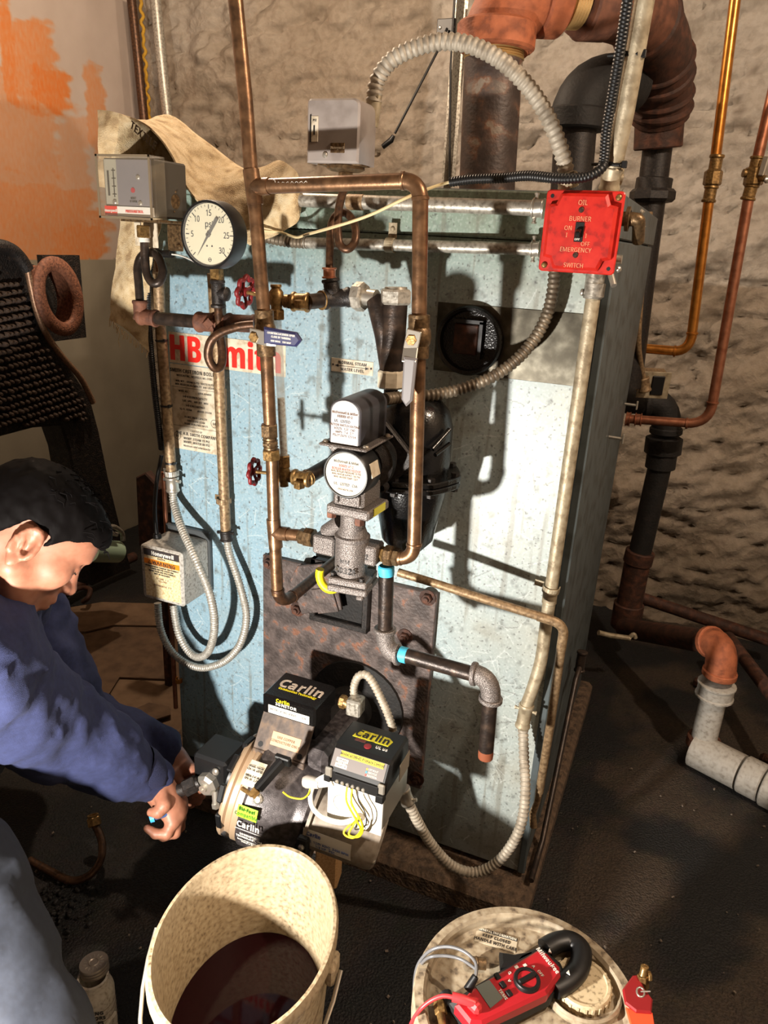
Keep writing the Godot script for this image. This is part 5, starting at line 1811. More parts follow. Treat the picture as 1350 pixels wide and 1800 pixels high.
func low_water():
	# tapered black equaliser fitting with hex cap
	var t = thing("equalizer_fitting", "tapered black iron pipe fitting with a hexagonal steel cap, above the float chamber", "pipe fitting", Vector3(-0.3146, 1.128, 0.13))
	var g = G.new()
	var pa = Vector3(-0.3147, 1.2503, 0.13)
	var pb = Vector3(-0.315, 1.1356, 0.13)
	g.tube([pb, pa], 0.0205, 24)
	part("barrel", g, M.iron_pipe, t)
	g = G.new()
	g.tube([Vector3(-0.3533, 1.251, 0.13), Vector3(-0.3433, 1.2373, 0.13), Vector3(-0.3307, 1.1924, 0.13), Vector3(-0.3225, 1.1386, 0.13)], [0.014, 0.0185, 0.0165, 0.013], 16)
	part("side_arm", g, M.iron_pipe, t)
	g = G.new()
	hexnut(g, Vector3(-0.3143, 1.244, 0.13), Vector3(-0.3148, 1.2681, 0.13), 0.0265)
	g.lathe(along(Vector3(-0.3148, 1.2672, 0.13), Vector3(-0.3152, 1.2752, 0.13)), [v2(0.019, 0), v2(0.018, 0.004), v2(0, 0.0045)], 20)
	part("hex_cap", g, M.galv, t)
	g = G.new()
	hexnut(g, Vector3(-0.3151, 1.1375, 0.13), Vector3(-0.3144, 1.1068, 0.13), 0.0245, 8)
	part("collar_nut", g, M.plate, t, "pale painted collar nut")
	g = G.new()
	g.tube([Vector3(-0.3145, 1.1087, 0.13), Vector3(-0.3131, 1.0845, 0.13)], 0.012, 14)
	part("neck", g, M.iron, t)
	# float chamber with switch head and feeder body
	var bx_ = -0.268
	var bz = 0.128
	t = thing("low_water_cutoff", "black domed float chamber with an arched grey switch cover and cast feeder body", "boiler control", Vector3(bx_, 0.80, bz))
	var yt = Vector3(-0.2718, 1.1042, 0.13).y
	var yf = Vector3(-0.2617, 0.9579, 0.13).y
	g = G.new()
	g.lathe(Transform3D(Basis(), Vector3(bx_, 0, bz)), [v2(0.064, yf + 0.006), v2(0.066, yf + 0.03), v2(0.066, yt - 0.055), v2(0.058, yt - 0.028), v2(0.042, yt - 0.010), v2(0.020, yt - 0.002), v2(0.014, yt + 0.004), v2(0.0, yt + 0.005)], 40)
	part("dome", g, M.black_gloss, t)
	g = G.new()
	for sy in [yf - 0.008, yf + 0.003]:
		var o = PackedVector2Array()
		for k in 48:
			var a = TAU * k / 48.0
			var r = 0.085 + 0.004 * maxf(0.0, cos(a * 8.0))
			o.append(Vector2(cos(a) * r, sin(a) * r))
		g.prism(Transform3D(Basis(Vector3.RIGHT, Vector3(0, 0, -1), Vector3.UP), Vector3(bx_, sy, bz)), o, 0.010, 0.002)
	part("flange", g, M.black_gloss, t)
	for k in 8:
		g = G.new()
		var a = TAU * (k + 0.0) / 8.0
		var p = Vector3(bx_ + cos(a) * 0.079, yf - 0.014, bz - sin(a) * 0.079)
		g.lathe(Transform3D(Basis(), p), [v2(0, 0), v2(0.007, 0), v2(0.007, 0.006), v2(0.003, 0.006), v2(0.003, 0.027), v2(0.007, 0.027), v2(0.007, 0.033), v2(0, 0.033)], 6, true)
		part("flange_bolt", g, M.iron, t)
	g = G.new()
	var yb = Vector3(-0.2829, 0.8169, 0.13).y
	g.lathe(Transform3D(Basis(), Vector3(bx_, 0, bz)), [v2(0, yb - 0.01), v2(0.02, yb - 0.01), v2(0.024, yb), v2(0.046, yb + 0.025), v2(0.062, yf - 0.03), v2(0.064, yf - 0.008)], 36)
	g.tube([Vector3(bx_, yb, bz), Vector3(bx_ - 0.02, yb - 0.01, 0.0)], 0.018, 14)
	part("bowl", g, M.black_gloss, t)
	g = G.new()
	g.tube([Vector3(-0.1989, 1.0551, 0.15), Vector3(-0.2125, 1.0285, 0.19)], 0.004, 8)
	g.tube([Vector3(-0.1969, 1.0313, 0.15), Vector3(-0.207, 1.0199, 0.19)], 0.0035, 8)
	part("cast_ribs", g, M.black_gloss, t)
	# mounting ring between chamber and switch head
	var hx = Vector3(-0.298, 1.0095, 0.335).x
	var hy = Vector3(-0.298, 1.0095, 0.335).y
	g = G.new()
	g.prism(Transform3D(Basis(Vector3(0, 0, 1), 0.785), Vector3(hx + 0.006, hy, 0.20)), PackedVector2Array([Vector2(-0.045, -0.045), Vector2(0.045, -0.045), Vector2(0.045, 0.045), Vector2(-0.045, 0.045)]), 0.014, 0.003)
	g.lathe(along(Vector3(hx, hy, 0.14), Vector3(hx, hy, 0.3)), [v2(0.035, 0), v2(0.035, 0.1), v2(0.044, 0.1), v2(0.044, 0.115), v2(0.030, 0.125), v2(0, 0.125)], 30)
	part("mounting_neck", g, M.iron, t)
	for p in [Vector3(-0.2882, 1.0243, 0.23), Vector3(-0.2809, 0.9621, 0.23)]:
		g = G.new()
		g.lathe(along(p - Vector3(0, 0, 0.012), p), [v2(0.009, 0), v2(0.009, 0.012), v2(0.006, 0.014), v2(0.0055, 0.009), v2(0, 0.009)], 14)
		part("cap_screw", g, M.iron, t)
	# round dial plate
	g = G.new()
	g.lathe(along(Vector3(hx, hy, 0.285), Vector3(hx, hy, 1)), [v2(0.036, 0), v2(0.0385, 0.004), v2(0.0385, 0.046), v2(0.036, 0.050), v2(0.0345, 0.050), v2(0.0335, 0.0475), v2(0, 0.0475)], 40)
	var dp = part("round_housing", g, M.black, t)
	g = G.new()
	g.lathe(along(Vector3(hx, hy, 0.3322), Vector3(hx, hy, 1)), [v2(0.0335, 0), v2(0.0335, 0.0006), v2(0, 0.0006)], 36)
	var rl = part("round_label", g, mat(rgb8(184, 174, 156), 0.5), dp, "round cream label")
	for k in [["McDonnell & Miller", 0.019, 0.0048, M.ink], ["SERIES 47-2\nBOILER WATER FEEDER", 0.010, 0.0046, M.red_ink], ["MAX. BOILER PRESSURE 25 PSI\nMAX. WATER SUPPLY 150 PSI\nMAX. WATER TEMP 120 F", -0.001, 0.0036, M.ink_brown], ["UL   LISTED   CSA", -0.016, 0.0052, M.ink], ["CHICAGO IL USA", -0.024, 0.0034, M.ink_brown]]:
		text(rl, k[0], Vector3(hx, hy + k[1], 0.3330), k[2], k[3], Basis(), false)
	g = G.new()
	var cs = frame(Vector3(hx + 0.037, hy + 0.010, 0.312), Vector3(0.25, -0.97, 0.0), Vector3(0, 0, 1))
	g.box(Transform3D(Basis(Vector3(0, 0, 1), 0.26), Vector3(hx + 0.0375, hy + 0.0095, 0.312)), Vector3(0.0012, 0.022, 0.030))
	part("side_label", g, M.plate, dp)
	# shield plate, arched cover
	var ax0 = Vector3(-0.3318, 1.0853, 0.325).x
	var ax1 = Vector3(-0.2806, 1.0839, 0.325).x
	var ay0 = Vector3(-0.3053, 1.0518, 0.325).y
	var ay1 = Vector3(-0.3097, 1.1214, 0.325).y
	var o = PackedVector2Array()
	var rr = (ax1 - ax0) / 2.0
	o.append(Vector2(ax0, ay0))
	o.append(Vector2(ax1, ay0))
	for k in 13:
		var a = PI * k / 12.0
		o.append(Vector2((ax0 + ax1) / 2 + cos(a) * rr, ay1 - rr * 0.72 + sin(a) * rr * 0.72))
	g = G.new()
	g.prism(Transform3D(Basis(), Vector3(0, 0, 0.225)), o, 0.100, 0.002, true)
	var cov = part("switch_cover", g, mat(rgb8(62, 60, 64), 0.42), t, "dark grey arched switch cover")
	g = G.new()
	var o3 = PackedVector2Array()
	for p in o:
		o3.append(Vector2((ax0 + ax1) / 2 + (p.x - (ax0 + ax1) / 2) * 0.86, ay0 + 0.001 + (p.y - ay0) * 0.95))
	g.prism(Transform3D(Basis(), Vector3(0, 0, 0.3248)), o3, 0.0010)
	var fl = part("cover_label", g, mat(rgb8(164, 160, 160), 0.4, 0.2), cov, "silvery printed plate")
	text(fl, "McDonnell & Miller\nSERIES 47-2", Vector3((ax0 + ax1) / 2, ay0 + 0.046, 0.3260), 0.0046, M.ink_brown, Basis(), true)
	text(fl, "UL   LISTED", Vector3((ax0 + ax1) / 2 - 0.004, ay0 + 0.036, 0.3260), 0.0052, M.ink, Basis(), false)
	text(fl, "MOTOR SWITCH RATING\nVOLTS   120   240\nAMPS   7.4   3.7\nPILOT DUTY 125 VA", Vector3((ax0 + ax1) / 2, ay0 + 0.022, 0.3260), 0.0044, M.ink_brown, Basis(), false)
	g = G.new()
	g.bx(Vector3(ax0 - 0.014, ay0 - 0.004, 0.226), Vector3(ax1 + 0.014, ay0, 0.332), 0.0015)
	part("base_plate", g, M.iron_grey, t)
	for p in [Vector3(ax0 - 0.006, ay0, 0.322), Vector3(ax1 + 0.008, ay0, 0.322), Vector3(ax1 + 0.008, ay0, 0.238)]:
		g = G.new()
		screw(g, p, Vector3.UP, 0.0055)
		part("plate_screw", g, M.zinc, t)
	# cast yoke above and below the round plate
	g = G.new()
	var yo = PackedVector2Array([Vector2(ax0 - 0.006, ay0 - 0.004), Vector2(ax0 + 0.004, ay0 - 0.014), Vector2(ax0 + 0.010, ay0 - 0.040), Vector2(ax1 - 0.010, ay0 - 0.040), Vector2(ax1 - 0.004, ay0 - 0.014), Vector2(ax1 + 0.008, ay0 - 0.004)])
	g.prism(Transform3D(Basis(), Vector3(0, 0, 0.295)), yo, 0.028, 0.002)
	part("yoke", g, M.iron_grey, t)
	g = G.new()
	var vy = Vector3(-0.3078, 0.9529, 0.3).y
	g.bx(Vector3(hx - 0.026, vy, 0.255), Vector3(hx + 0.026, hy - 0.020, 0.322), 0.004)
	for s in [-0.020, 0.016]:
		g.bx(Vector3(hx + s, vy + 0.006, 0.32), Vector3(hx + s + 0.005, hy - 0.034, 0.327), 0.001)
	part("cast_neck", g, M.iron_grey, t)
	g = G.new()
	g.box(Transform3D(Basis(Vector3.UP, -0.05), Vector3(hx + 0.003, vy - 0.006, 0.290)), Vector3(0.074, 0.016, 0.074), 0.003)
	part("upper_flange", g, M.iron_grey, t)
	g = G.new()
	g.box(Transform3D(Basis(Vector3.UP, -0.05), Vector3(hx + 0.0405, vy - 0.004, 0.292)), Vector3(0.0012, 0.0125, 0.040))
	part("yellow_tag", g, mat(rgb8(206, 200, 60), 0.5), t)
	for p in [Vector3(-0.3337, 0.9382, 0.305), Vector3(-0.2794, 0.9395, 0.318)]:
		g = G.new()
		hexnut(g, p, p - Vector3(0, 0.012, 0), 0.008)
		part("flange_bolt", g, M.rust, t)
	# feeder valve body
	var vx = Vector3(-0.3126, 0.8676, 0.27).x
	var zc = 0.268
	var ytop = vy - 0.012
	var ybot = Vector3(-0.3106, 0.8187, 0.27).y
	g = G.new()
	var H = ytop - ybot
	g.lathe(Transform3D(Basis(), Vector3(vx, ybot, zc)), [v2(0.026, 0), v2(0.0275, H * 0.12), v2(0.0275, H * 0.52), v2(0.0235, H * 0.62), v2(0.0205, H * 0.68), v2(0.0205, H)], 30)
	g.lathe(Transform3D(Basis(), Vector3(vx, ybot, zc)), [v2(0.0275, H * 0.50), v2(0.0292, H * 0.52), v2(0.0292, H * 0.56), v2(0.025, H * 0.58)], 30)
	part("valve_barrel", g, M.iron_grey, t)
	g = G.new()
	g.box(Transform3D(Basis(), Vector3(-0.3652, 0.8565, 0.25)), Vector3(0.040, 0.034, 0.040), 0.003)
	g.tube([Vector3(-0.3679, 0.8747, 0.25), Vector3(-0.3382, 0.9006, 0.258)], 0.014, 16)
	part("inlet_boss", g, M.iron_grey, t)
	g = G.new()
	var rb = Vector3(-0.286, 0.8574, 0.255)
	g.box(Transform3D(Basis(), rb), Vector3(0.036, 0.034, 0.038), 0.003)
	var ob = part("outlet_boss", g, M.iron_grey, t)
	text(ob, "1/2", rb + Vector3(-0.004, -0.002, 0.0194), 0.013, M.iron, Basis(), true, 1.0, "cast_numeral")
	g = G.new()
	g.box(Transform3D(Basis(Vector3.UP, 0.10), Vector3(vx + 0.004, ybot - 0.006, zc)), Vector3(0.066, 0.012, 0.062), 0.002)
	g.box(Transform3D(Basis(Vector3.UP, 0.10), Vector3(vx + 0.004, ybot - 0.019, zc)), Vector3(0.068, 0.012, 0.064), 0.002)
	g.box(Transform3D(Basis(Vector3.UP, 0.10), Vector3(vx + 0.030, ybot - 0.027, zc + 0.026)), Vector3(0.012, 0.008, 0.012), 0.002)
	part("bottom_flange", g, M.iron_grey, t)
	for s in [-1.0, 1.0]:
		g = G.new()
		hexnut(g, Vector3(vx + 0.004 + s * 0.026, ybot, zc + 0.022), Vector3(vx + 0.004 + s * 0.026, ybot + 0.006, zc + 0.022), 0.005)
		part("flange_bolt", g, M.iron, t)
	text(t, "C0328", Vector3(vx + 0.001, ybot + 0.014, zc + 0.0270), 0.0150, M.iron, Basis(), true, 0.9, "cast_numeral")
	text(t, "MM", Vector3(vx, ybot + 0.030, zc + 0.0272), 0.010, M.iron, Basis(), false, 1.0, "cast_numeral")
	g = G.new()
	var yq = []
	for k in 14:
		var a = PI * (0.9 + 1.0 * k / 13.0)
		yq.append(Vector3(-0.3543, 0.8013, 0.262) + Vector3(cos(a) * 0.020, sin(a) * 0.026, 0))
	g.tube(yq, 0.0075, 8)
	solo("yellow_hose", g, M.yellow, "small bright yellow loop peeking out behind the feeder's bottom flange", "hose")
	# black drain pipe with blue tape
	t = thing("drain_pipe", "black iron drain pipe with blue thread tape and a rusty cut end", "pipe", Vector3(-0.0569, 0.5252, 0.25))
	g = G.new()
	g.tube([Vector3(-0.2568, 0.8269, 0.25), Vector3(-0.2525, 0.7127, 0.25)], 0.0128, 18)
	part("pipe", g, M.iron_pipe, t)
	g = G.new()
	g.lathe(along(Vector3(-0.2574, 0.8371, 0.25), Vector3(-0.2564, 0.8187, 0.25)), [v2(0.0115, 0), v2(0.0135, 0.002), v2(0.0138, 0.010), v2(0.0132, 0.017), v2(0, 0.017)], 18)
	part("blue_tape", g, M.cyan_tape, t)
	g = G.new()
	elbow(g, Vector3(-0.253, 0.7213, 0.25), Vector3(-0.2524, 0.6726, 0.25), Vector3(-0.2242, 0.6783, 0.25), 0.0160, 0.22)
	part("elbow", g, M.iron_grey, t)
	g = G.new()
	g.tube([Vector3(-0.2264, 0.6799, 0.25), Vector3(-0.0887, 0.6774, 0.25)], 0.0128, 18)
	part("pipe", g, M.iron_pipe, t)
	g = G.new()
	collar(g, Vector3(-0.2242, 0.6794, 0.25), Vector3(-0.2096, 0.679, 0.25), 0.0137)
	part("blue_tape", g, M.cyan_tape, t)
	g = G.new()
	elbow(g, Vector3(-0.0946, 0.6779, 0.25), Vector3(-0.0583, 0.6821, 0.25), Vector3(-0.0593, 0.636, 0.25), 0.0165, 0.22)
	part("elbow", g, M.iron_grey, t)
	g = G.new()
	g.tube([Vector3(-0.06, 0.6424, 0.25), Vector3(-0.0566, 0.5323, 0.25)], 0.0128, 18)
	part("pipe", g, M.iron_pipe, t)
	g = G.new()
	g.lathe(along(Vector3(-0.0568, 0.5392, 0.25), Vector3(-0.0562, 0.5184, 0.25)), [v2(0.0129, 0), v2(0.0131, 0.010), v2(0.0125, 0.016), v2(0.009, 0.014), v2(0, 0.006)], 18)
	part("rusty_end", g, mat(rgb8(128, 68, 40), 0.8), t)

func flue_pipes():
	# rusty steam main: riser, elbow, header, drop
	var t = thing("steam_main", "large rusty steam pipe rising from the boiler top into an orange elbow and header", "pipe", Vector3(-0.3057, 1.4541, -0.33))
	var g = G.new()
	g.tube([Vector3(-0.3076, 1.4377, -0.33), Vector3(-0.319, 1.6985, -0.33)], 0.0575, 32)
	part("riser", g, M.steam, t)
	g = G.new()
	for k in 5:
		var p = (Vector3(-0.3178, 1.6867, -0.33)).lerp(Vector3(-0.3191, 1.7043, -0.33), k / 4.0)
		g.lathe(along(p, p + Vector3(0, 1, 0)), [v2(0.0575, -0.002), v2(0.0595, 0.0), v2(0.0575, 0.002)], 32)
	part("thread", g, M.thread, t, "bare brass-coloured pipe threads").set_meta("kind", "stuff")
	g = G.new()
	var e0 = Vector3(-0.3171, 1.7023, -0.33)
	var e1 = Vector3(-0.3193, 1.8055, -0.34)
	var e2 = Vector3(-0.2203, 1.8155, -0.42)
	var q = []
	for k in 11:
		var f = k / 10.0
		q.append(e0.lerp(e1, f).lerp(e1.lerp(e2, f), f))
	g.tube(q, 0.066, 28)
	collar(g, e0 - Vector3(0, 0.002, 0), e0 + Vector3(0, 0.045, 0), 0.077, 0.0, 32)
	var de = (e2 - e1).normalized()
	collar(g, e2 - de * 0.05, e2, 0.078, 0.0, 32)
	part("elbow", g, M.rust_bright, t)
	g = G.new()
	for k in 7:
		var p: Vector3 = e2 + de * (0.006 + k * 0.006)
		g.lathe(along(p, p + de), [v2(0.0, -0.003), v2(0.0575, -0.003), v2(0.061, 0.0), v2(0.0575, 0.003), v2(0, 0.003)], 32)
	part("thread", g, M.thread, t, "bare brass-coloured pipe threads").set_meta("kind", "stuff")
	g = G.new()
	var h0: Vector3 = e2 + de * 0.048
	var h3 = Vector3(-0.0357, 1.6148, -0.92)
	var hq = cat([h0, Vector3(-0.1472, 1.8227, -0.5), Vector3(-0.0939, 1.8259, -0.62), Vector3(-0.0556, 1.7934, -0.76), Vector3(-0.0421, 1.7301, -0.86), Vector3(-0.0388, 1.6693, -0.91)], 8)
	g.tube(hq.slice(0, 20), 0.072, 28)
	collar(g, h0, h0 + de * 0.06, 0.080, 0.0, 32)
	part("header", g, M.rust, t)
	g = G.new()
	g.tube(hq.slice(19), 0.0715, 28)
	part("wrapped_bend", g, M.rust_dark, t)
	for k in 5:
		g = G.new()
		var p: Vector3 = hq[[19, 27, 30, 34, 37][k]]
		var dd: Vector3 = (hq[[20, 28, 31, 35, 38][k]] - hq[[18, 26, 29, 33, 36][k]]).normalized()
		var w: float = [0.016, 0.007, 0.012, 0.008, 0.010][k]
		g.lathe(along(p - dd * w, p + dd), [v2(0.070, 0), v2(0.077, w * 0.4), v2(0.079, w), v2(0.077, w * 1.6), v2(0.070, w * 2.0)], 30)
		part("collar", g, M.rust_dark, t)
	# equaliser drop
	t = thing("equalizer_pipe", "dark iron pipe dropping from the header behind the cabinet's right edge", "pipe", Vector3(-0.0222, 1.2635, -0.92))
	g = G.new()
	collar(g, Vector3(-0.0399, 1.6757, -0.91), Vector3(-0.0326, 1.5963, -0.92), 0.060, 0.0, 26)
	part("reducer", g, M.rust_dark, t)
	g = G.new()
	g.tube([Vector3(-0.0339, 1.6122, -0.92), Vector3(-0.0226, 1.293, -0.92), Vector3(-0.0098, 0.9856, -0.92)], 0.037, 22)
	part("pipe", g, M.iron, t)
	g = G.new()
	collar(g, Vector3(-0.0284, 1.5295, -0.92), Vector3(-0.0286, 1.4968, -0.92), 0.046, 0.0, 8)
	hexnut(g, Vector3(-0.0281, 1.5023, -0.92), Vector3(-0.0269, 1.4694, -0.92), 0.058, 8)
	part("union", g, M.iron, t)
	# black second riser
	t = thing("black_riser", "soot black pipe and wide elbow rising from the boiler beside the rusty steam main", "pipe", Vector3(-0.1807, 1.4727, -0.62))
	g = G.new()
	g.tube([Vector3(-0.1857, 1.4603, -0.62), Vector3(-0.1941, 1.6078, -0.62)], 0.0475, 28)
	part("pipe", g, M.iron, t)
	g = G.new()
	var b0 = Vector3(-0.1934, 1.6032, -0.62)
	var b1 = Vector3(-0.1984, 1.713, -0.62)
	var b2 = Vector3(-0.1061, 1.7172, -0.78)
	var bq = []
	for k in 11:
		var f = k / 10.0
		bq.append(b0.lerp(b1, f).lerp(b1.lerp(b2, f), f))
	g.tube(bq, 0.062, 26)
	collar(g, b0 - Vector3(0, 0.004, 0), b0 + Vector3(0, 0.04, 0), 0.069, 0.0, 30)
	part("elbow", g, M.soot, t)
	# strut, bracket and rod on the back wall
	g = G.new()
	var z = -1.40
	g.bx(Vector3(Vector3(-0.766, 1.9237, -1.4).x, 0.9, z - 0.01), Vector3(Vector3(-0.7581, 1.9235, -1.4).x, 2.45, z + 0.03))
	g.bx(Vector3(Vector3(-0.766, 1.9237, -1.4).x, 0.9, z - 0.01), Vector3(Vector3(-0.7304, 1.9226, -1.4).x, 2.45, z - 0.006))
	t = solo("steel_angle", g, M.galv, "upright galvanised steel angle strip against the stone wall, left of the steam main", "strut")
	g = G.new()
	g.tube([Vector3(-0.759, 2.0716, -1.35), Vector3(-0.756, 1.8806, -1.35), Vector3(-0.7308, 1.5388, -1.35)], 0.004, 6)
	solo("cable", g, M.black, "thin black cable hanging beside the galvanised strip on the stone wall", "cable")
	t = thing("rod_bracket", "black wall bracket holding a thin black rod with a thick tip", "bracket", Vector3(-0.7954, 2.0129, -1.4))
	g = G.new()
	g.box(Transform3D(Basis(), Vector3(-0.7851, 2.0043, -1.365)), Vector3(0.064, 0.042, 0.010), 0.002)
	part("plate", g, M.black, t)
	for s in [-1.0, 1.0]:
		g = G.new()
		screw(g, Vector3(-0.783, 1.9998, -1.36) + Vector3(s * 0.022, 0, 0), Vector3(0, 0, 1), 0.005)
		part("bracket_screw", g, M.zinc, t)
	g = G.new()
	g.tube([Vector3(-0.7773, 1.9941, -1.35), Vector3(-0.7928, 1.9274, -1.32), Vector3(-0.913, 1.6785, -1.28)], 0.0042, 8)
	part("rod", g, M.black, t)
	g = G.new()
	g.tube([Vector3(-0.9168, 1.6733, -1.28), Vector3(-0.9243, 1.6595, -1.28), Vector3(-0.9545, 1.6385, -1.28)], [0.006, 0.010, 0.009], 10)
	part("rod_tip", g, M.black, t)

func right_side():
	# two copper mains on the stone wall
	var z = -1.0
	var t = thing("copper_main", "bright golden copper pipe with a brass union, elbowing in above the outlet box", "pipe", Vector3(0.1311, 1.1185, -1))
	var g = G.new()
	g.tube([Vector3(0.0828, 1.9841, -1), Vector3(0.1076, 1.5878, -1)], 0.0135, 16)
	part("pipe", g, M.copper_bright, t)
	g = G.new()
	g.tube([Vector3(0.1098, 1.495, -1), Vector3(0.1312, 1.1341, -1)], 0.0135, 16)
	part("pipe", g, M.copper_bright, t)
	g = G.new()
	elbow(g, Vector3(0.1311, 1.1435, -1), Vector3(0.1346, 1.0904, -1), Vector3(0.0911, 1.0876, -1), 0.0138, 0.18)
	g.tube([Vector3(0.0971, 1.0882, -1), Vector3(0.0012, 1.0867, -1)], 0.0135, 16)
	part("elbow", g, M.copper_bright, t)
	g = G.new()
	collar(g, Vector3(0.1107, 1.5932, -1), Vector3(0.1106, 1.5499, -1), 0.0160, 0.003)
	hexnut(g, Vector3(0.1096, 1.5554, -1), Vector3(0.1107, 1.5199, -1), 0.0230, 8)
	collar(g, Vector3(0.1107, 1.5199, -1), Vector3(0.1101, 1.4783, -1), 0.0155, 0.003)
	part("brass_union", g, M.brass, t)
	t = thing("copper_main", "rightmost reddish copper pipe with a brass valve, elbowing in below the outlet box", "pipe", Vector3(0.222, 0.9029, -1))
	g = G.new()
	g.tube([Vector3(0.2131, 1.7748, -1), Vector3(0.2077, 1.5809, -1)], 0.0138, 16)
	part("pipe", g, M.copper_red, t)
	g = G.new()
	g.tube([Vector3(0.2052, 1.5003, -1), Vector3(0.2195, 0.9488, -1)], 0.0138, 16)
	part("pipe", g, M.copper_red, t)
	g = G.new()
	elbow(g, Vector3(0.2191, 0.9586, -1), Vector3(0.2238, 0.8932, -1), Vector3(0.1588, 0.8875, -1), 0.0140, 0.18)
	part("elbow", g, M.copper_red, t)
	g = G.new()
	g.tube([Vector3(0.1694, 0.889, -1), Vector3(-0.0073, 0.8783, -1)], 0.0132, 16)
	collar(g, Vector3(0.0379, 0.8811, -1), Vector3(0.0185, 0.8801, -1), 0.0165, 0.003)
	collar(g, Vector3(0.0058, 0.8784, -1), Vector3(-0.0073, 0.8783, -1), 0.020, 0.002)
	part("branch", g, M.copper_red, t)
	g = G.new()
	collar(g, Vector3(0.2084, 1.5901, -1), Vector3(0.2072, 1.5569, -1), 0.0165, 0.003)
	hexnut(g, Vector3(0.2069, 1.5649, -1), Vector3(0.2089, 1.5221, -1), 0.0240, 8)
	collar(g, Vector3(0.207, 1.5247, -1), Vector3(0.2038, 1.4866, -1), 0.0160, 0.003)
	g.tube([Vector3(0.2061, 1.5489, -1), Vector3(0.18, 1.5502, -0.99)], 0.010, 12)
	g.tube([Vector3(0.2077, 1.5409, -1), Vector3(0.2338, 1.5362, -0.97)], 0.008, 12)
	part("brass_valve", g, M.brass, t)
	g = G.new()
	g.box(frame(Vector3(0.224, 1.5649, -0.97), Vector3(0.1, 1, 0), Vector3(1, 0, 0.3)), Vector3(0.045, 0.014, 0.006), 0.002)
	screw(g, Vector3(0.2369, 1.5336, -0.97), Vector3(0.8, 0, 0.6), 0.009)
	part("valve_lever", g, M.zinc, t)
	# outlet box with cable
	t = thing("outlet_box", "small tilted metal outlet box with a black receptacle, beside the cabinet's back edge", "outlet", Vector3(0.0578, 0.9712, -0.96))
	var f = frame(Vector3(0.0558, 0.9922, -0.96), Vector3(0.96, 0.02, -0.28), Vector3(0.1, 1, 0.12))
	g = G.new()
	g.box(Transform3D(f.basis, f.origin - f.basis.z * 0.03), Vector3(0.075, 0.066, 0.06), 0.004)
	part("box", g, M.galv_warm, t)
	g = G.new()
	g.box(f, Vector3(0.088, 0.078, 0.003), 0.001)
	part("face_plate", g, M.galv_old, t)
	g = G.new()
	g.box(Transform3D(f.basis, f * Vector3(0.010, 0, 0.003)), Vector3(0.034, 0.056, 0.006), 0.002)
	part("receptacle", g, M.black, t)
	g = G.new()
	g.tube(cat([Vector3(-0.021, 1.4434, -0.84), Vector3(-0.0151, 1.3088, -0.85), Vector3(-0.0006, 1.1344, -0.86), Vector3(0.0148, 1.0549, -0.9), Vector3(0.0327, 0.9956, -0.93)], 5), 0.0080, 10)
	collar(g, Vector3(0.0254, 1.0147, -0.925), Vector3(0.0374, 0.9767, -0.93), 0.016, 0.002)
	solo("cable", g, M.galv_warm, "grey cable running down behind the cabinet's right edge to the outlet box", "cable")
	# black return with elbow
	t = thing("return_pipe", "black iron return pipe elbowing out behind the cabinet and dropping to the floor", "pipe", Vector3(0.0989, 0.2237, -1.15))
	z = -1.15
	g = G.new()
	elbow(g, Vector3(0.0227, 0.9132, -1.12), Vector3(0.1019, 0.9287, -1.15), Vector3(0.1076, 0.818, -1.15), 0.044, 0.12, 8, 22)
	g.tube([Vector3(0.0293, 0.914, -1.12), Vector3(-0.0528, 0.9225, -1.05)], 0.040, 18)
	part("elbow", g, M.soot, t)
	g = G.new()
	collar(g, Vector3(0.1061, 0.8068, -1.15), Vector3(0.1087, 0.7517, -1.15), 0.056, 0.0, 8)
	g.tube([Vector3(0.1081, 0.7553, -1.15), Vector3(0.1095, 0.7068, -1.15)], 0.046, 20)
	part("union", g, M.soot, t)
	g = G.new()
	g.tube([Vector3(0.1091, 0.7293, -1.15), Vector3(0.0961, 0.4025, -1.15)], 0.036, 20)
	part("pipe", g, M.soot, t)
	g = G.new()
	collar(g, Vector3(0.0973, 0.4172, -1.15), Vector3(0.0939, 0.371, -1.15), 0.047, 0.0, 20)
	g.tube([Vector3(0.094, 0.3814, -1.15), Vector3(0.0924, 0.2178, -1.15)], 0.042, 20)
	g.tube([Vector3(0.0971, 0.3509, -1.15), Vector3(0.1225, 0.3397, -1.13)], 0.020, 12)
	collar(g, Vector3(0.0917, 0.2219, -1.15), Vector3(0.0929, 0.1302, -1.15), 0.050, 0.0, 20)
	part("tee", g, M.rust_dark, t)
	# rusty floor run
	t = thing("floor_drain_pipe", "rust-orange pipe and elbow dropping into a pale grey pipe near the right wall's foot", "pipe", Vector3(0.3632, 0.03, -0.6817))
	g = G.new()
	var fz = -0.82
	var gz: float = (Vector3(0.3632, 0.03, -0.6817)).z
	var top = Vector3((Vector3(0.3632, 0.03, -0.6817)).x, Vector3(0.3312, 0.2675, -0.68).y, gz)
	var bend = Vector3(top.x, Vector3(0.3254, 0.3755, -0.68).y, gz)
	var st = Vector3(0.093, 0.1503, -1.1)
	g.tube([st, bend + (st - bend).normalized() * 0.05], 0.034, 18)
	part("rusty_pipe", g, M.rust_dark, t)
	g = G.new()
	elbow(g, bend + (st - bend).normalized() * 0.075, bend + Vector3(0, 0.004, 0), top + Vector3(0, 0.012, 0), 0.040, 0.12, 8, 20)
	part("rusty_elbow", g, M.rust_bright, t)
	g = G.new()
	var foot = Vector3(top.x, 0.03, gz)
	collar(g, top + Vector3(0, -0.01, 0), top + Vector3(0, -0.055, 0), 0.047, 0.003, 22)
	g.tube([top + Vector3(0, -0.03, 0), foot], 0.034, 20)
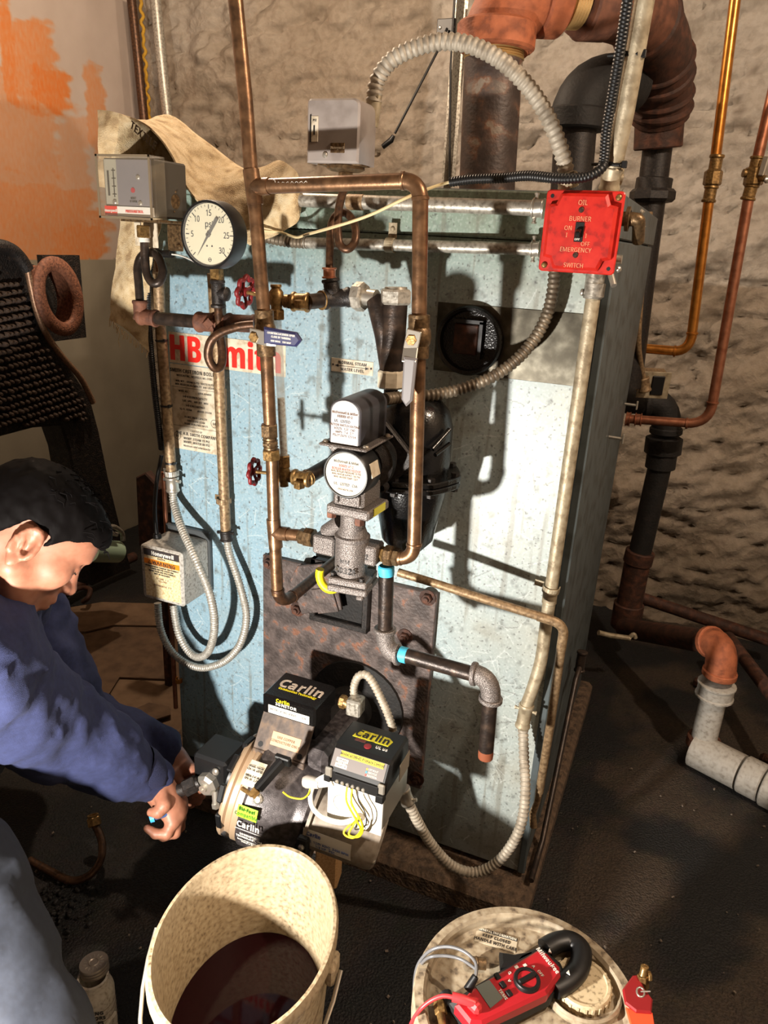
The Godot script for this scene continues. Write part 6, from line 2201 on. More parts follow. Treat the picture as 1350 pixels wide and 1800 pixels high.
	var pale = mat(Color(1, 1, 1), 0.6, 0.0, tex(noise(71, 0.02, 4), [rgb8(110, 102, 92), rgb8(168, 162, 152), rgb8(186, 182, 174)], [0.2, 0.45, 0.8]), 6.0)
	part("grey_pipe", g, pale, t)
	g = G.new()
	collar(g, foot + Vector3(0, 0.02, 0), foot + Vector3(0, 0.05, 0), 0.045, 0.0, 20)
	part("hub", g, M.rust, t)
	t = thing("floor_drain_pipe", "pale concrete-caked pipe fittings lying along the floor to the right edge", "pipe", foot + Vector3(0.1, -0.03, 0.05))
	var a = foot + Vector3(-0.02, 0.012, 0.01)
	var b = Vector3(0.5739, 0.042, -0.5712)
	var dd = (b - a).normalized()
	g = G.new()
	g.tube([a, a + dd * 0.13], 0.050, 18)
	part("elbow_fitting", g, pale, t)
	g = G.new()
	collar(g, a + dd * 0.135, a + dd * 0.19, 0.052, 0.0, 18)
	part("coupling", g, pale, t)
	g = G.new()
	collar(g, a + dd * 0.195, a + dd * 0.30, 0.056, 0.0, 18)
	g.tube([a + dd * 0.25, a + dd * 0.25 + Vector3(0, 0.09, -0.01)], 0.034, 16)
	part("tee", g, pale, t)
	g = G.new()
	g.tube([a + dd * 0.31, a + dd * 0.75], 0.044, 18)
	part("pipe", g, pale, t)
	g = G.new()
	var sp = a + dd * 0.25 + Vector3(0, 0.07, -0.01)
	g.tube([sp, sp + Vector3(-0.01, 0.10, -0.05), Vector3(0.413, 0.1757, -1.15)], 0.020, 14)
	collar(g, sp + Vector3(0, 0.0, 0), sp + Vector3(-0.004, 0.035, -0.01), 0.034, 0.0, 16)
	solo("vent_pipe", g, M.rust_dark, "thin dark pipe leaning behind the pale grey pipe to the wall", "pipe")
	g = G.new()
	g.tube([Vector3(0.0249, 0.2241, -0.88), Vector3(0.0588, 0.2131, -0.9), Vector3(0.1196, 0.2091, -0.92)], 0.0085, 10)
	g.tube(cat([Vector3(0.1159, 0.2102, -0.92), Vector3(0.1273, 0.2253, -0.92), Vector3(0.1344, 0.2131, -0.92)], 5), 0.007, 8)
	solo("drain_spigot", g, M.galv_old, "small pale bent spigot at the cabinet's back right foot", "pipe")
	g = G.new()
	g.tube([Vector3(0.1297, 0.1285, -1.42), Vector3(0.3478, 0.1169, -1.38), Vector3(0.575, 0.1053, -1.34)], 0.022, 14)
	solo("wall_pipe", g, M.rust_dark, "dark pipe running along the foot of the stone wall", "pipe")
	# two lines along the cabinet's right foot
	g = G.new()
	g.tube([Vector3(0.03, 0.4251, -0.3594), Vector3(0.03, 0.4169, -0.2483), Vector3(0.026, 0.075, -0.10), Vector3(0.026, 0.07, 0.02)], 0.0065, 10)
	collar(g, Vector3(0.03, 0.4584, -0.3111), Vector3(0.03, 0.4072, -0.306), 0.011, 0.002)
	solo("oil_line", g, M.iron_pipe, "thin pipe with a knobby joint running along the cabinet's right foot", "pipe")
	# loose brick rubble at the wall foot
	var r = RandomNumberGenerator.new()
	r.seed = 5
	for k in 5:
		g = G.new()
		var p = Vector3(r.randf_range(0.25, 0.75), 0.012, r.randf_range(-1.38, -0.55))
		g.box(Transform3D(Basis(Vector3.UP, r.randf() * 3.0), p), Vector3(r.randf_range(0.03, 0.06), 0.03, r.randf_range(0.03, 0.05)), 0.008)
		solo("rubble", g, M.rust_dark, "small dark stone chunk on the floor by the right wall", "stone", "rubble by the right wall")

func burner():
	var cy = 0.305
	var cz = 0.268
	var R = 0.106
	var t = thing("oil_burner", "black and grey oil burner with round blower housing at the boiler's foot", "burner", Vector3(-0.42, 0.19, 0.25))
	var hm = mat(Color(1, 1, 1), 0.38, 0.35, tex(noise(81, 0.02, 5), [rgb8(34, 30, 30), rgb8(78, 72, 72), rgb8(128, 122, 122)], [0.25, 0.5, 0.85]), 6.0, bump(noise(82, 0.15, 3), 4.0), 0.25)
	var brown = mat(Color(1, 1, 1), 0.5, 0.2, tex(noise(83, 0.015, 5), [rgb8(52, 44, 40), rgb8(96, 84, 76), rgb8(150, 118, 86)], [0.25, 0.55, 0.85]), 6.0)
	var X = Vector3(1, 0, 0)
	var g = G.new()
	g.lathe(along(Vector3(-0.500, cy, cz), X), [v2(0, 0), v2(R * 0.95, 0), v2(R, 0.006), v2(R, 0.088), v2(R * 0.97, 0.094), v2(R * 0.97, 0.102), v2(R * 0.985, 0.108), v2(R * 0.985, 0.118), v2(R * 0.93, 0.124), v2(R * 0.93, 0.134), v2(R * 0.84, 0.146), v2(0.055, 0.148), v2(0, 0.148)], 44)
	part("blower_housing", g, hm, t)
	g = G.new()
	var rp = [v2(0.060, 0), v2(R * 0.93, 0), v2(R * 0.96, 0.004), v2(R * 0.96, 0.010), v2(R * 0.90, 0.014), v2(R * 0.90, 0.024), v2(R * 0.96, 0.028), v2(R * 0.96, 0.040), v2(0.06, 0.040)]
	g.lathe(along(Vector3(-0.542, cy, cz), X), rp, 40)
	part("air_shutter", g, mat(rgb8(176, 150, 122), 0.45, 0.3), t, "pale slotted air shutter ring")
	for k in 5:
		g = G.new()
		var a = deg_to_rad(-40.0 + 34.0 * k)
		var c = Vector3(-0.5225, cy + sin(a) * R * 0.90, cz + cos(a) * R * 0.90)
		g.box(frame(c, X, Vector3(0, cos(a), -sin(a))), Vector3(0.012, 0.034, 0.012), 0.002)
		part("shutter_slot", g, M.black, t)
	# blast tube to the boiler
	g = G.new()
	g.lathe(along(Vector3(-0.41, 0.375, 0.014), Vector3(-0.41, 0.375, 1)), [v2(0.075, 0), v2(0.075, 0.012), v2(0.052, 0.014), v2(0.052, 0.20), v2(0, 0.20)], 30)
	part("blast_tube", g, M.soot, t)
	g = G.new()
	g.bx(Vector3(-0.485, 0.33, 0.10), Vector3(-0.355, 0.425, 0.255), 0.01)
	part("tube_housing", g, hm, t)
	# ignitor
	g = G.new()
	var I0 = Vector3(-0.508, 0.458, 0.142)
	var I1 = Vector3(-0.392, 0.502, 0.232)
	g.bx(I0, I1, 0.004)
	g.bx(Vector3(-0.503, 0.420, 0.15), Vector3(-0.397, 0.462, 0.222), 0.002)
	var ig = part("ignitor_box", g, M.black_gloss, t, "glossy black ignitor box")
	var top = Basis(X, Vector3(0, 0, -1), Vector3(0, 1, 0))
	text(ig, "Carlin", Vector3(-0.448, 0.5023, 0.182), 0.036, mat(rgb8(206, 188, 170), 0.4), top * Basis.from_euler(Vector3(0, 0, 0)), true, 0.95)
	text(ig, "Combustion Technology", Vector3(-0.448, 0.5023, 0.2005), 0.0076, M.yellow, top, true, 0.95)
	text(ig, "Carlin", Vector3(-0.462, 0.4965, 0.2323), 0.0105, M.yellow, Basis(), true)
	text(ig, "IGNITOR", Vector3(-0.455, 0.4885, 0.2323), 0.0092, M.white, Basis(), true, 1.2)
	g = G.new()
	g.bx(Vector3(-0.494, 0.464, 0.2315), Vector3(-0.404, 0.482, 0.2326))
	var il = part("white_label", g, M.white, ig, "white sticker")
	text(il, "MODEL 41000 SERIES      7E0U", Vector3(-0.449, 0.474, 0.2329), 0.0055, M.ink, Basis(), false, 1.1)
	# sloping mounting plate
	var pa = Vector3(-0.450, 0.462, 0.228)
	var pb = Vector3(-0.450, 0.402, 0.268)
	var pf = frame((pa + pb) / 2.0, X, pa - pb)
	g = G.new()
	g.box(pf, Vector3(0.112, (pa - pb).length(), 0.006), 0.0015)
	g.box(frame(pb + Vector3(0, -0.008, 0.001), X, Vector3(0, 1, 0)), Vector3(0.112, 0.016, 0.006), 0.0015)
	var mp = part("mounting_plate", g, brown, t, "brownish sloping plate")
	g = G.new()
	g.box(Transform3D(pf.basis, pf * Vector3(0.008, -0.008, 0.0034)), Vector3(0.062, 0.026, 0.0012), 0.0004)
	var pl = part("tan_label", g, mat(rgb8(206, 164, 128), 0.5), mp)
	text(pl, "USE COPPER\nCONDUCTORS ONLY", pf * Vector3(0.008, -0.008, 0.0042), 0.0066, M.ink_brown, pf.basis, true)
	for s in [-0.042, 0.044]:
		g = G.new()
		var c = pf * Vector3(s, -0.026, 0.003)
		g.lathe(along(c, c + pf.basis.z), [v2(0.0055, 0), v2(0.0055, 0.0005), v2(0, 0.0005)], 14)
		part("bolt_hole", g, M.black, mp)
	# labels on the housing
	g = G.new()
	var lab = func_arc(cy, cz, R + 0.0012, -0.486, -0.452, 44.0, 70.0)
	g.sheet(lab, 0.0006)
	var dl = part("data_label", g, M.plate, t, "pale data sticker")
	text(dl, "MODEL 100CRD\nCSA / UL  LISTED\n\nSERIAL 0 41 06\nGPH .50 - 2.25", arc_pt(cy, cz, R + 0.0022, -0.469, 57.0), 0.0050, M.ink, arc_basis(57.0), false, 0.9)
	g = G.new()
	g.sheet(func_arc(cy, cz, R + 0.0016, -0.478, -0.436, 14.0, 26.0), 0.0006)
	var gl = part("green_label", g, mat(rgb8(150, 226, 30), 0.5), t, "bright green sticker")
	text(gl, "Bio-Fuel\nCompatible", arc_pt(cy, cz, R + 0.0026, -0.458, 20.0), 0.0088, mat(rgb8(50, 90, 20), 0.5), arc_basis(11.0), true)
	text(t, "Carlin", arc_pt(cy, cz, R + 0.001, -0.452, 6.5), 0.017, M.white, arc_basis(6.5), true, 1.0)
	text(t, "COMBUSTION\nTECHNOLOGY, INC.", arc_pt(cy, cz, R + 0.001, -0.450, -7.0), 0.0062, M.white, arc_basis(-7.0), true, 1.0)
	text(t, "East Longmeadow, MA\nMade in the USA", arc_pt(cy, cz, R + 0.001, -0.450, -16.0), 0.0054, M.white, arc_basis(-16.0), false, 1.0)
	g = G.new()
	g.sheet(func_arc(cy, cz, R + 0.001, -0.480, -0.425, 0.3, 0.9), 0.0004)
	part("print_rule", g, M.white, t)
	# lever arm with brass nozzle fitting
	g = G.new()
	var v0 = Vector3(-0.3954, 0.4654, 0.345)
	var v1 = Vector3(-0.4205, 0.4272, 0.392)
	g.box(frame((v0 + v1) / 2.0, v1 - v0, Vector3(0, 1, 0.3)), Vector3((v1 - v0).length(), 0.022, 0.012), 0.003)
	g.box(frame(v0, X, Vector3(0, 1, 0.3)), Vector3(0.03, 0.02, 0.01), 0.002)
	part("lever_arm", g, M.black, t)
	g = G.new()
	hexnut(g, v1, v1 + (v1 - v0).normalized() * 0.014, 0.0085)
	g.tube([v1 + (v1 - v0).normalized() * 0.012, Vector3(-0.451, 0.4181, 0.392)], 0.0042, 10)
	part("brass_fitting", g, M.brass, t)
	g = G.new()
	screw(g, Vector3(-0.4215, 0.4015, 0.385), Vector3(0, 0.4, 1), 0.010)
	part("locking_screw", g, M.zinc, t)
	# hinge bracket and studs right of the housing
	g = G.new()
	g.bx(Vector3(-0.356, 0.255, 0.352), Vector3(-0.334, 0.325, 0.366), 0.003)
	var hb = part("motor_bracket", g, M.black, t)
	for y in [0.308, 0.278]:
		g = G.new()
		screw(g, Vector3(-0.345, y, 0.366), Vector3(0, 0, 1), 0.0062)
		part("bracket_screw", g, M.zinc, hb)
	# motor
	var my = 0.314
	var mz = 0.288
	var mr = 0.060
	g = G.new()
	g.lathe(along(Vector3(-0.366, my, mz), X), [v2(0, 0), v2(mr * 1.16, 0), v2(mr * 1.16, 0.006), v2(mr, 0.008), v2(mr, 0.125), v2(mr * 0.97, 0.136), v2(mr * 0.86, 0.141), v2(0.02, 0.142), v2(0, 0.142)], 36)
	var mo = part("motor", g, mat(Color(1, 1, 1), 0.55, 0.05, tex(noise(84, 0.02, 4), [rgb8(110, 98, 84), rgb8(150, 138, 124), rgb8(166, 156, 142)], [0.2, 0.5, 0.8]), 6.0), t, "taupe cylindrical motor")
	g = G.new()
	g.sheet(func_arc(my, mz, mr + 0.001, -0.352, -0.256, -16.0, 18.0), 0.0006)
	var ml = part("motor_label", g, M.white, mo, "white motor sticker")
	text(ml, "Carlin", arc_pt(my, mz, mr + 0.0022, -0.330, 11.0), 0.010, mat(rgb8(70, 90, 150), 0.5), arc_basis(11.0), true)
	text(ml, "98022  120V 60HZ  3450 RPM\n1/6 HP   PSC", arc_pt(my, mz, mr + 0.0022, -0.306, -6.0), 0.0072, mat(rgb8(90, 110, 160), 0.5), arc_basis(-6.0), false)
	for p in [Vector3(-0.225, my + 0.03, mz + 0.02), Vector3(-0.225, my - 0.035, mz + 0.025)]:
		g = G.new()
		screw(g, p, X, 0.005)
		part("end_screw", g, M.zinc, mo)
	g = G.new()
	g.bx(Vector3(-0.358, 0.216, 0.325), Vector3(-0.344, 0.266, 0.358), 0.003)
	g.bx(Vector3(-0.342, 0.220, 0.337), Vector3(-0.334, 0.256, 0.354), 0.003)
	part("motor_clip", g, M.zinc, mo)
	# junction box with primary control
	var B0 = Vector3(-0.305, 0.390, 0.232)
	var B1 = Vector3(-0.199, 0.470, 0.348)
	g = G.new()
	g.bx(B0, B1, 0.002)
	var jb = part("junction_box", g, M.zinc, t)
	g = G.new()
	g.bx(Vector3(B0.x + 0.001, B0.y - 0.012, 0.346), Vector3(B1.x - 0.001, B1.y, 0.3495), 0.001)
	var fp = part("front_plate", g, mat(rgb8(226, 222, 214), 0.45, 0.1), jb)
	g = G.new()
	var kq = []
	for k in 26:
		kq.append(Vector3(B0.x + 0.030 + cos(TAU * k / 26.0) * 0.017, B0.y + 0.030 + sin(TAU * k / 26.0) * 0.017, 0.3497))
	g.tube(kq, 0.0007, 5, false, true)
	part("knockout", g, M.zinc, fp)
	g = G.new()
	g.lathe(along(Vector3(B0.x + 0.066, B0.y + 0.016, 0.3492), Vector3(B0.x + 0.066, B0.y + 0.016, 1)), [v2(0.008, 0), v2(0.008, 0.0008), v2(0, 0.0008)], 16)
	part("wire_hole", g, mat(rgb8(120, 108, 90), 0.6), fp)
	# black cover: profile in z,y extruded along x
	g = G.new()
	var cb = PackedVector2Array([Vector2(0.246, 0.462), Vector2(0.352, 0.462), Vector2(0.352, 0.484), Vector2(0.330, 0.514), Vector2(0.322, 0.519), Vector2(0.252, 0.519), Vector2(0.246, 0.512)])
	var flip = PackedVector2Array()
	for p in cb:
		flip.append(Vector2(-p.x, p.y))
	g.prism(Transform3D(Basis(Vector3(0, 0, -1), Vector3(0, 1, 0), Vector3(1, 0, 0)), Vector3(B0.x - 0.001, 0, 0)), flip, 0.110, 0.004)
	var pc = part("primary_control", g, M.black, t, "black primary control with a yellow banner")
	var fc = (Vector3(0, 0.484, 0.352) + Vector3(0, 0.514, 0.330)) / 2.0
	var ff = frame(Vector3((B0.x + B1.x) / 2, fc.y, fc.z), X, Vector3(0, 0.030, -0.022))
	g = G.new()
	g.box(Transform3D(ff.basis, ff * Vector3(0, 0.004, 0.0005)), Vector3(0.098, 0.030, 0.0012))
	var face = part("grey_face", g, mat(rgb8(104, 96, 92), 0.45), pc)
	g = G.new()
	g.box(Transform3D(ff.basis, ff * Vector3(0.004, 0.0135, 0.0014)), Vector3(0.080, 0.0090, 0.0010))
	var yb = part("yellow_banner", g, M.yellow, face)
	text(yb, "Model 60200-02 Primary Control", ff * Vector3(0.004, 0.0135, 0.0022), 0.0064, M.ink, ff.basis, true, 0.82)
	g = G.new()
	g.box(Transform3D(ff.basis, ff * Vector3(-0.030, -0.002, 0.0014)), Vector3(0.022, 0.016, 0.0008))
	var wt = part("wiring_table", g, mat(rgb8(196, 188, 180), 0.5), face)
	text(wt, "120V 60HZ\nMOTOR 10A\nVALVE 1A", ff * Vector3(-0.030, -0.002, 0.0019), 0.0040, M.ink, ff.basis, false)
	for k in [["LOCKOUT", 0.002, Color(0.9, 0.7, 0.1)], ["RECYCLE", -0.003, Color(0.1, 0.6, 0.75)], ["IGNITION", -0.008, Color(0.8, 0.2, 0.15)]]:
		text(face, k[0], ff * Vector3(0.028, k[1], 0.0013), 0.0042, M.white, ff.basis, false)
		text(face, "o", ff * Vector3(0.0165, k[1], 0.0013), 0.0062, mat(k[2], 0.5), ff.basis, true, 1.0, "status_ring")
	# top of the control
	text(pc, "UL us", Vector3(-0.226, 0.5195, 0.303), 0.0088, M.white, top, true)
	g = G.new()
	g.prism(Transform3D(top, Vector3(-0.252, 0.5188, 0.282)), PackedVector2Array([Vector2(-0.034, -0.011), Vector2(0.034, -0.011), Vector2(0.037, 0.004), Vector2(0.028, 0.011), Vector2(-0.024, 0.011), Vector2(-0.031, 0.006)]), 0.001)
	var yl = part("yellow_badge", g, mat(rgb8(206, 196, 40), 0.5), pc)
	text(yl, "Carlin", Vector3(-0.252, 0.5202, 0.282), 0.0235, M.black, top, true, 0.98)
	g = G.new()
	g.lathe(along(Vector3(-0.250, 0.5185, 0.308), Vector3(-0.250, 1, 0.308)), [v2(0.0066, 0), v2(0.0066, 0.002), v2(0, 0.003)], 18)
	part("reset_button", g, mat(rgb8(140, 40, 46), 0.4), pc, "dark red reset button")
	g = G.new()
	g.box(Transform3D(Basis(), Vector3(-0.268, 0.5188, 0.298)), Vector3(0.020, 0.001, 0.007))
	part("brown_sticker", g, mat(rgb8(96, 50, 44), 0.5), pc)
	g = G.new()
	g.box(Transform3D(Basis(), Vector3(B1.x + 0.0105, 0.484, 0.285)), Vector3(0.001, 0.034, 0.046))
	part("side_sticker", g, mat(rgb8(134, 120, 100), 0.5), pc)
	# terminal strip
	g = G.new()
	var t0 = Vector3(B0.x + 0.022, 0.470, 0.352)
	g.bx(Vector3(B0.x + 0.016, 0.464, 0.345), Vector3(B1.x - 0.008, 0.484, 0.357), 0.001)
	g.bx(Vector3(B0.x - 0.004, 0.462, 0.345), Vector3(B0.x + 0.008, 0.474, 0.358), 0.001)
	g.bx(Vector3(B1.x - 0.012, 0.455, 0.345), Vector3(B1.x + 0.002, 0.470, 0.360), 0.001)
	var ts = part("terminal_strip", g, M.black, pc)
	for k in 6:
		g = G.new()
		screw(g, t0 + Vector3(k * 0.0098, 0.0, 0.005), Vector3(0, 0, 1), 0.0036)
		part("terminal_screw", g, M.zinc, ts)
	for s in [B0.x - 0.003, B1.x - 0.011]:
		g = G.new()
		g.bx(Vector3(s, 0.470, 0.350), Vector3(s + 0.013, 0.490, 0.356), 0.002)
		part("lug", g, M.zinc, ts)
	for k in 2:
		g = G.new()
		var s = t0 + Vector3(0.020 + k * 0.0095, -0.003, 0.008)
		g.tube(cat([s, s + Vector3(0.004, -0.022, 0.008), s + Vector3(0.024, -0.048, 0.012), s + Vector3(0.034 - k * 0.006, -0.068, 0.012), s + Vector3(0.020, -0.090 + k * 0.006, 0.012), s + Vector3(0.002, -0.086, 0.010), Vector3(B0.x + 0.064, B0.y + 0.016, 0.3495)], 6), 0.0018, 8)
		part("yellow_wire", g, M.yellow, ts)
		g = G.new()
		s = t0 + Vector3(0.040 + k * 0.0095, -0.003, 0.008)
		g.tube(cat([s, s + Vector3(0.005, -0.014, 0.006), s + Vector3(0.018, -0.034, 0.006), s + Vector3(0.020 - k * 0.004, -0.060, 0.006), s + Vector3(0.0, -0.078, 0.004), Vector3(B0.x + 0.066, B0.y + 0.014, 0.3495)], 6), 0.0012, 6)
		part("white_wire" if k else "black_wire", g, M.white if k else M.ink, ts)
	# white cable loop, wire nut, small yellow wire
	g = G.new()
	g.tube(cat([Vector3(-0.2662, 0.4697, 0.335), Vector3(-0.3006, 0.4681, 0.345), Vector3(-0.3254, 0.4496, 0.352), Vector3(-0.3339, 0.4224, 0.356), Vector3(-0.3268, 0.3986, 0.36), Vector3(-0.3021, 0.3892, 0.364), Vector3(-0.2682, 0.3946, 0.366), Vector3(-0.2489, 0.3982, 0.352)], 6), 0.0046, 10)
	part("white_cable", g, M.white, t)
	g = G.new()
	g.tube([Vector3(-0.3499, 0.4404, 0.352), Vector3(-0.3437, 0.442, 0.351), Vector3(-0.3197, 0.4466, 0.35)], [0.009, 0.0115, 0.0095], 14)
	part("wire_nut", g, mat(rgb8(176, 168, 158), 0.4), t)
	g = G.new()
	g.tube([Vector3(-0.3219, 0.4457, 0.35), Vector3(-0.2959, 0.4577, 0.345)], [0.008, 0.0095], 12)
	part("wire_nut", g, M.white, t)
	g = G.new()
	g.tube(cat([Vector3(-0.3772, 0.4279, 0.378), Vector3(-0.3636, 0.4205, 0.376), Vector3(-0.3432, 0.4215, 0.372), Vector3(-0.3348, 0.4279, 0.365), Vector3(-0.3342, 0.4371, 0.356)], 6), 0.0015, 6)
	part("yellow_wire", g, M.yellow, t)
	# conduit box behind the ignitor, small flexible lead
	g = G.new()
	var q = Vector3(-0.3166, 0.5244, 0.215)
	g.box(frame(q, Vector3(1, 0, -0.05), Vector3(0, 1, 0)), Vector3(0.028, 0.034, 0.03), 0.003)
	g.box(Transform3D(Basis(), q + Vector3(0, 0.004, 0.0155)), Vector3(0.012, 0.010, 0.002), 0.0005)
	part("angle_box", g, M.galv, t)
	g = G.new()
	g.tube([q - Vector3(0.014, 0, 0), q - Vector3(0.026, -0.001, 0)], 0.011, 14)
	hexnut(g, q - Vector3(0.020, 0, 0), q - Vector3(0.032, 0, 0), 0.013)
	part("brass_nut", g, M.brass, t)
	g = flex([Vector3(-0.3225, 0.5264, 0.205), Vector3(-0.3281, 0.5492, 0.2), Vector3(-0.321, 0.5761, 0.2), Vector3(-0.3064, 0.5853, 0.2), Vector3(-0.29, 0.5783, 0.205), Vector3(-0.2688, 0.559, 0.215), Vector3(-0.2473, 0.5329, 0.225), Vector3(-0.2306, 0.508, 0.235)], 0.0078, 0.0066)
	part("flexible_lead", g, M.flexold, t, "small corrugated conduit lead")
	# fuel pump
	g = G.new()
	g.bx(Vector3(-0.640, 0.285, 0.205), Vector3(-0.560, 0.352, 0.285), 0.006)
	g.lathe(along(Vector3(-0.565, cy, 0.25), X), [v2(0, 0), v2(0.045, 0), v2(0.045, 0.02), v2(0.06, 0.026), v2(0, 0.026)], 24)
	var pu = part("fuel_pump", g, M.black, t)
	g = G.new()
	g.lathe(along(Vector3(-0.600, 0.296, 0.288), Vector3(-0.600, 0.296, 1)), [v2(0.024, -0.01), v2(0.024, 0.010), v2(0.018, 0.016), v2(0, 0.016)], 8, true)
	g.lathe(along(Vector3(-0.600, 0.296, 0.300), Vector3(-0.600, 0.296, 1)), [v2(0.008, 0), v2(0.008, 0.010), v2(0.004, 0.010), v2(0.004, 0.006), v2(0, 0.006)], 14)
	part("pump_cover", g, M.zinc, pu)
	g = G.new()
	g.tube([Vector3(-0.580, 0.290, 0.295), Vector3(-0.575, 0.262, 0.300)], 0.007, 10)
	hexnut(g, Vector3(-0.576, 0.266, 0.300), Vector3(-0.574, 0.254, 0.300), 0.009)
	screw(g, Vector3(-0.582, 0.330, 0.287), Vector3(0, 0, 1), 0.008)
	part("bleeder_fitting", g, M.zinc, pu)
	g = G.new()
	g.tube(cat([Vector3(-0.615, 0.300, 0.298), Vector3(-0.635, 0.288, 0.312), Vector3(-0.660, 0.276, 0.322), Vector3(-0.676, 0.262, 0.330)], 5), 0.013, 12)
	hexnut(g, Vector3(-0.620, 0.298, 0.300), Vector3(-0.640, 0.286, 0.314), 0.018)
	g.tube([Vector3(-0.676, 0.262, 0.330), Vector3(-0.682, 0.238, 0.335)], [0.016, 0.014], 12)
	part("suction_fitting", g, M.iron, pu)
	g = G.new()
	g.bx(Vector3(-0.672, 0.222, 0.330), Vector3(-0.652, 0.232, 0.345), 0.002)
	part("brass_end", g, M.brass, pu)
	# adjustable leg
	g = G.new()
	g.tube([Vector3(-0.40, 0.21, 0.26), Vector3(-0.40, 0.012, 0.26)], 0.011, 12)
	g.lathe(Transform3D(Basis(), Vector3(-0.40, 0.0, 0.26)), [v2(0, 0.0), v2(0.035, 0.0), v2(0.035, 0.006), v2(0.012, 0.012), v2(0, 0.012)], 18)
	part("support_leg", g, M.iron, t)
	# black oil filter canister behind, by the cabinet corner
	t = thing("oil_filter", "glossy black oil filter canister on the floor at the cabinet's lower left corner", "filter", Vector3(-0.9211, 0.05, 0.0474))
	var oc = Vector3(-0.9463, 0.0803, 0.02)
	g = G.new()
	g.lathe(Transform3D(Basis(), Vector3(oc.x, oc.y - 0.10, oc.z)), [v2(0, 0), v2(0.04, 0.004), v2(0.046, 0.02), v2(0.046, 0.10), v2(0.050, 0.104), v2(0.050, 0.114), v2(0.036, 0.122), v2(0.014, 0.128), v2(0.014, 0.140), v2(0, 0.142)], 26)
	part("canister", g, M.black_gloss, t)
	g = G.new()
	g.tube([Vector3(oc.x - 0.02, oc.y + 0.036, oc.z), Vector3(oc.x + 0.045, oc.y + 0.044, oc.z)], 0.010, 10)
	hexnut(g, Vector3(oc.x + 0.03, oc.y + 0.043, oc.z), Vector3(oc.x + 0.05, oc.y + 0.045, oc.z), 0.014)
	part("head_fitting", g, M.black_gloss, t)
	g = G.new()
	g.box(Transform3D(Basis(), Vector3(oc.x, (oc.y - 0.10) / 2.0, oc.z)), Vector3(0.10, oc.y - 0.10, 0.10), 0.006)
	solo("wood_block", g, M.rust_dark, "dark wooden block under the black oil filter canister", "block")

func arc_pt(cy: float, cz: float, R: float, x: float, deg: float) -> Vector3:
	var a = deg_to_rad(deg)
	return Vector3(x, cy + sin(a) * R, cz + cos(a) * R)

func arc_basis(deg: float) -> Basis:
	return Basis(Vector3.RIGHT, deg_to_rad(-deg))

func func_arc(cy: float, cz: float, R: float, x0: float, x1: float, d0: float, d1: float) -> Array:
	var rows = []
	for k in 9:
		var d = lerpf(d0, d1, k / 8.0)
		rows.append([arc_pt(cy, cz, R, x0, d), arc_pt(cy, cz, R, (x0 + x1) / 2, d), arc_pt(cy, cz, R, x1, d)])
	return rows

func zy(p: Vector3) -> Vector2:
	return Vector2(-p.z, p.y)

func flat(pts: Array) -> PackedVector2Array:
	var o = PackedVector2Array()
	for p in pts:
		o.append(Vector2(p.x, -p.z))
	return o

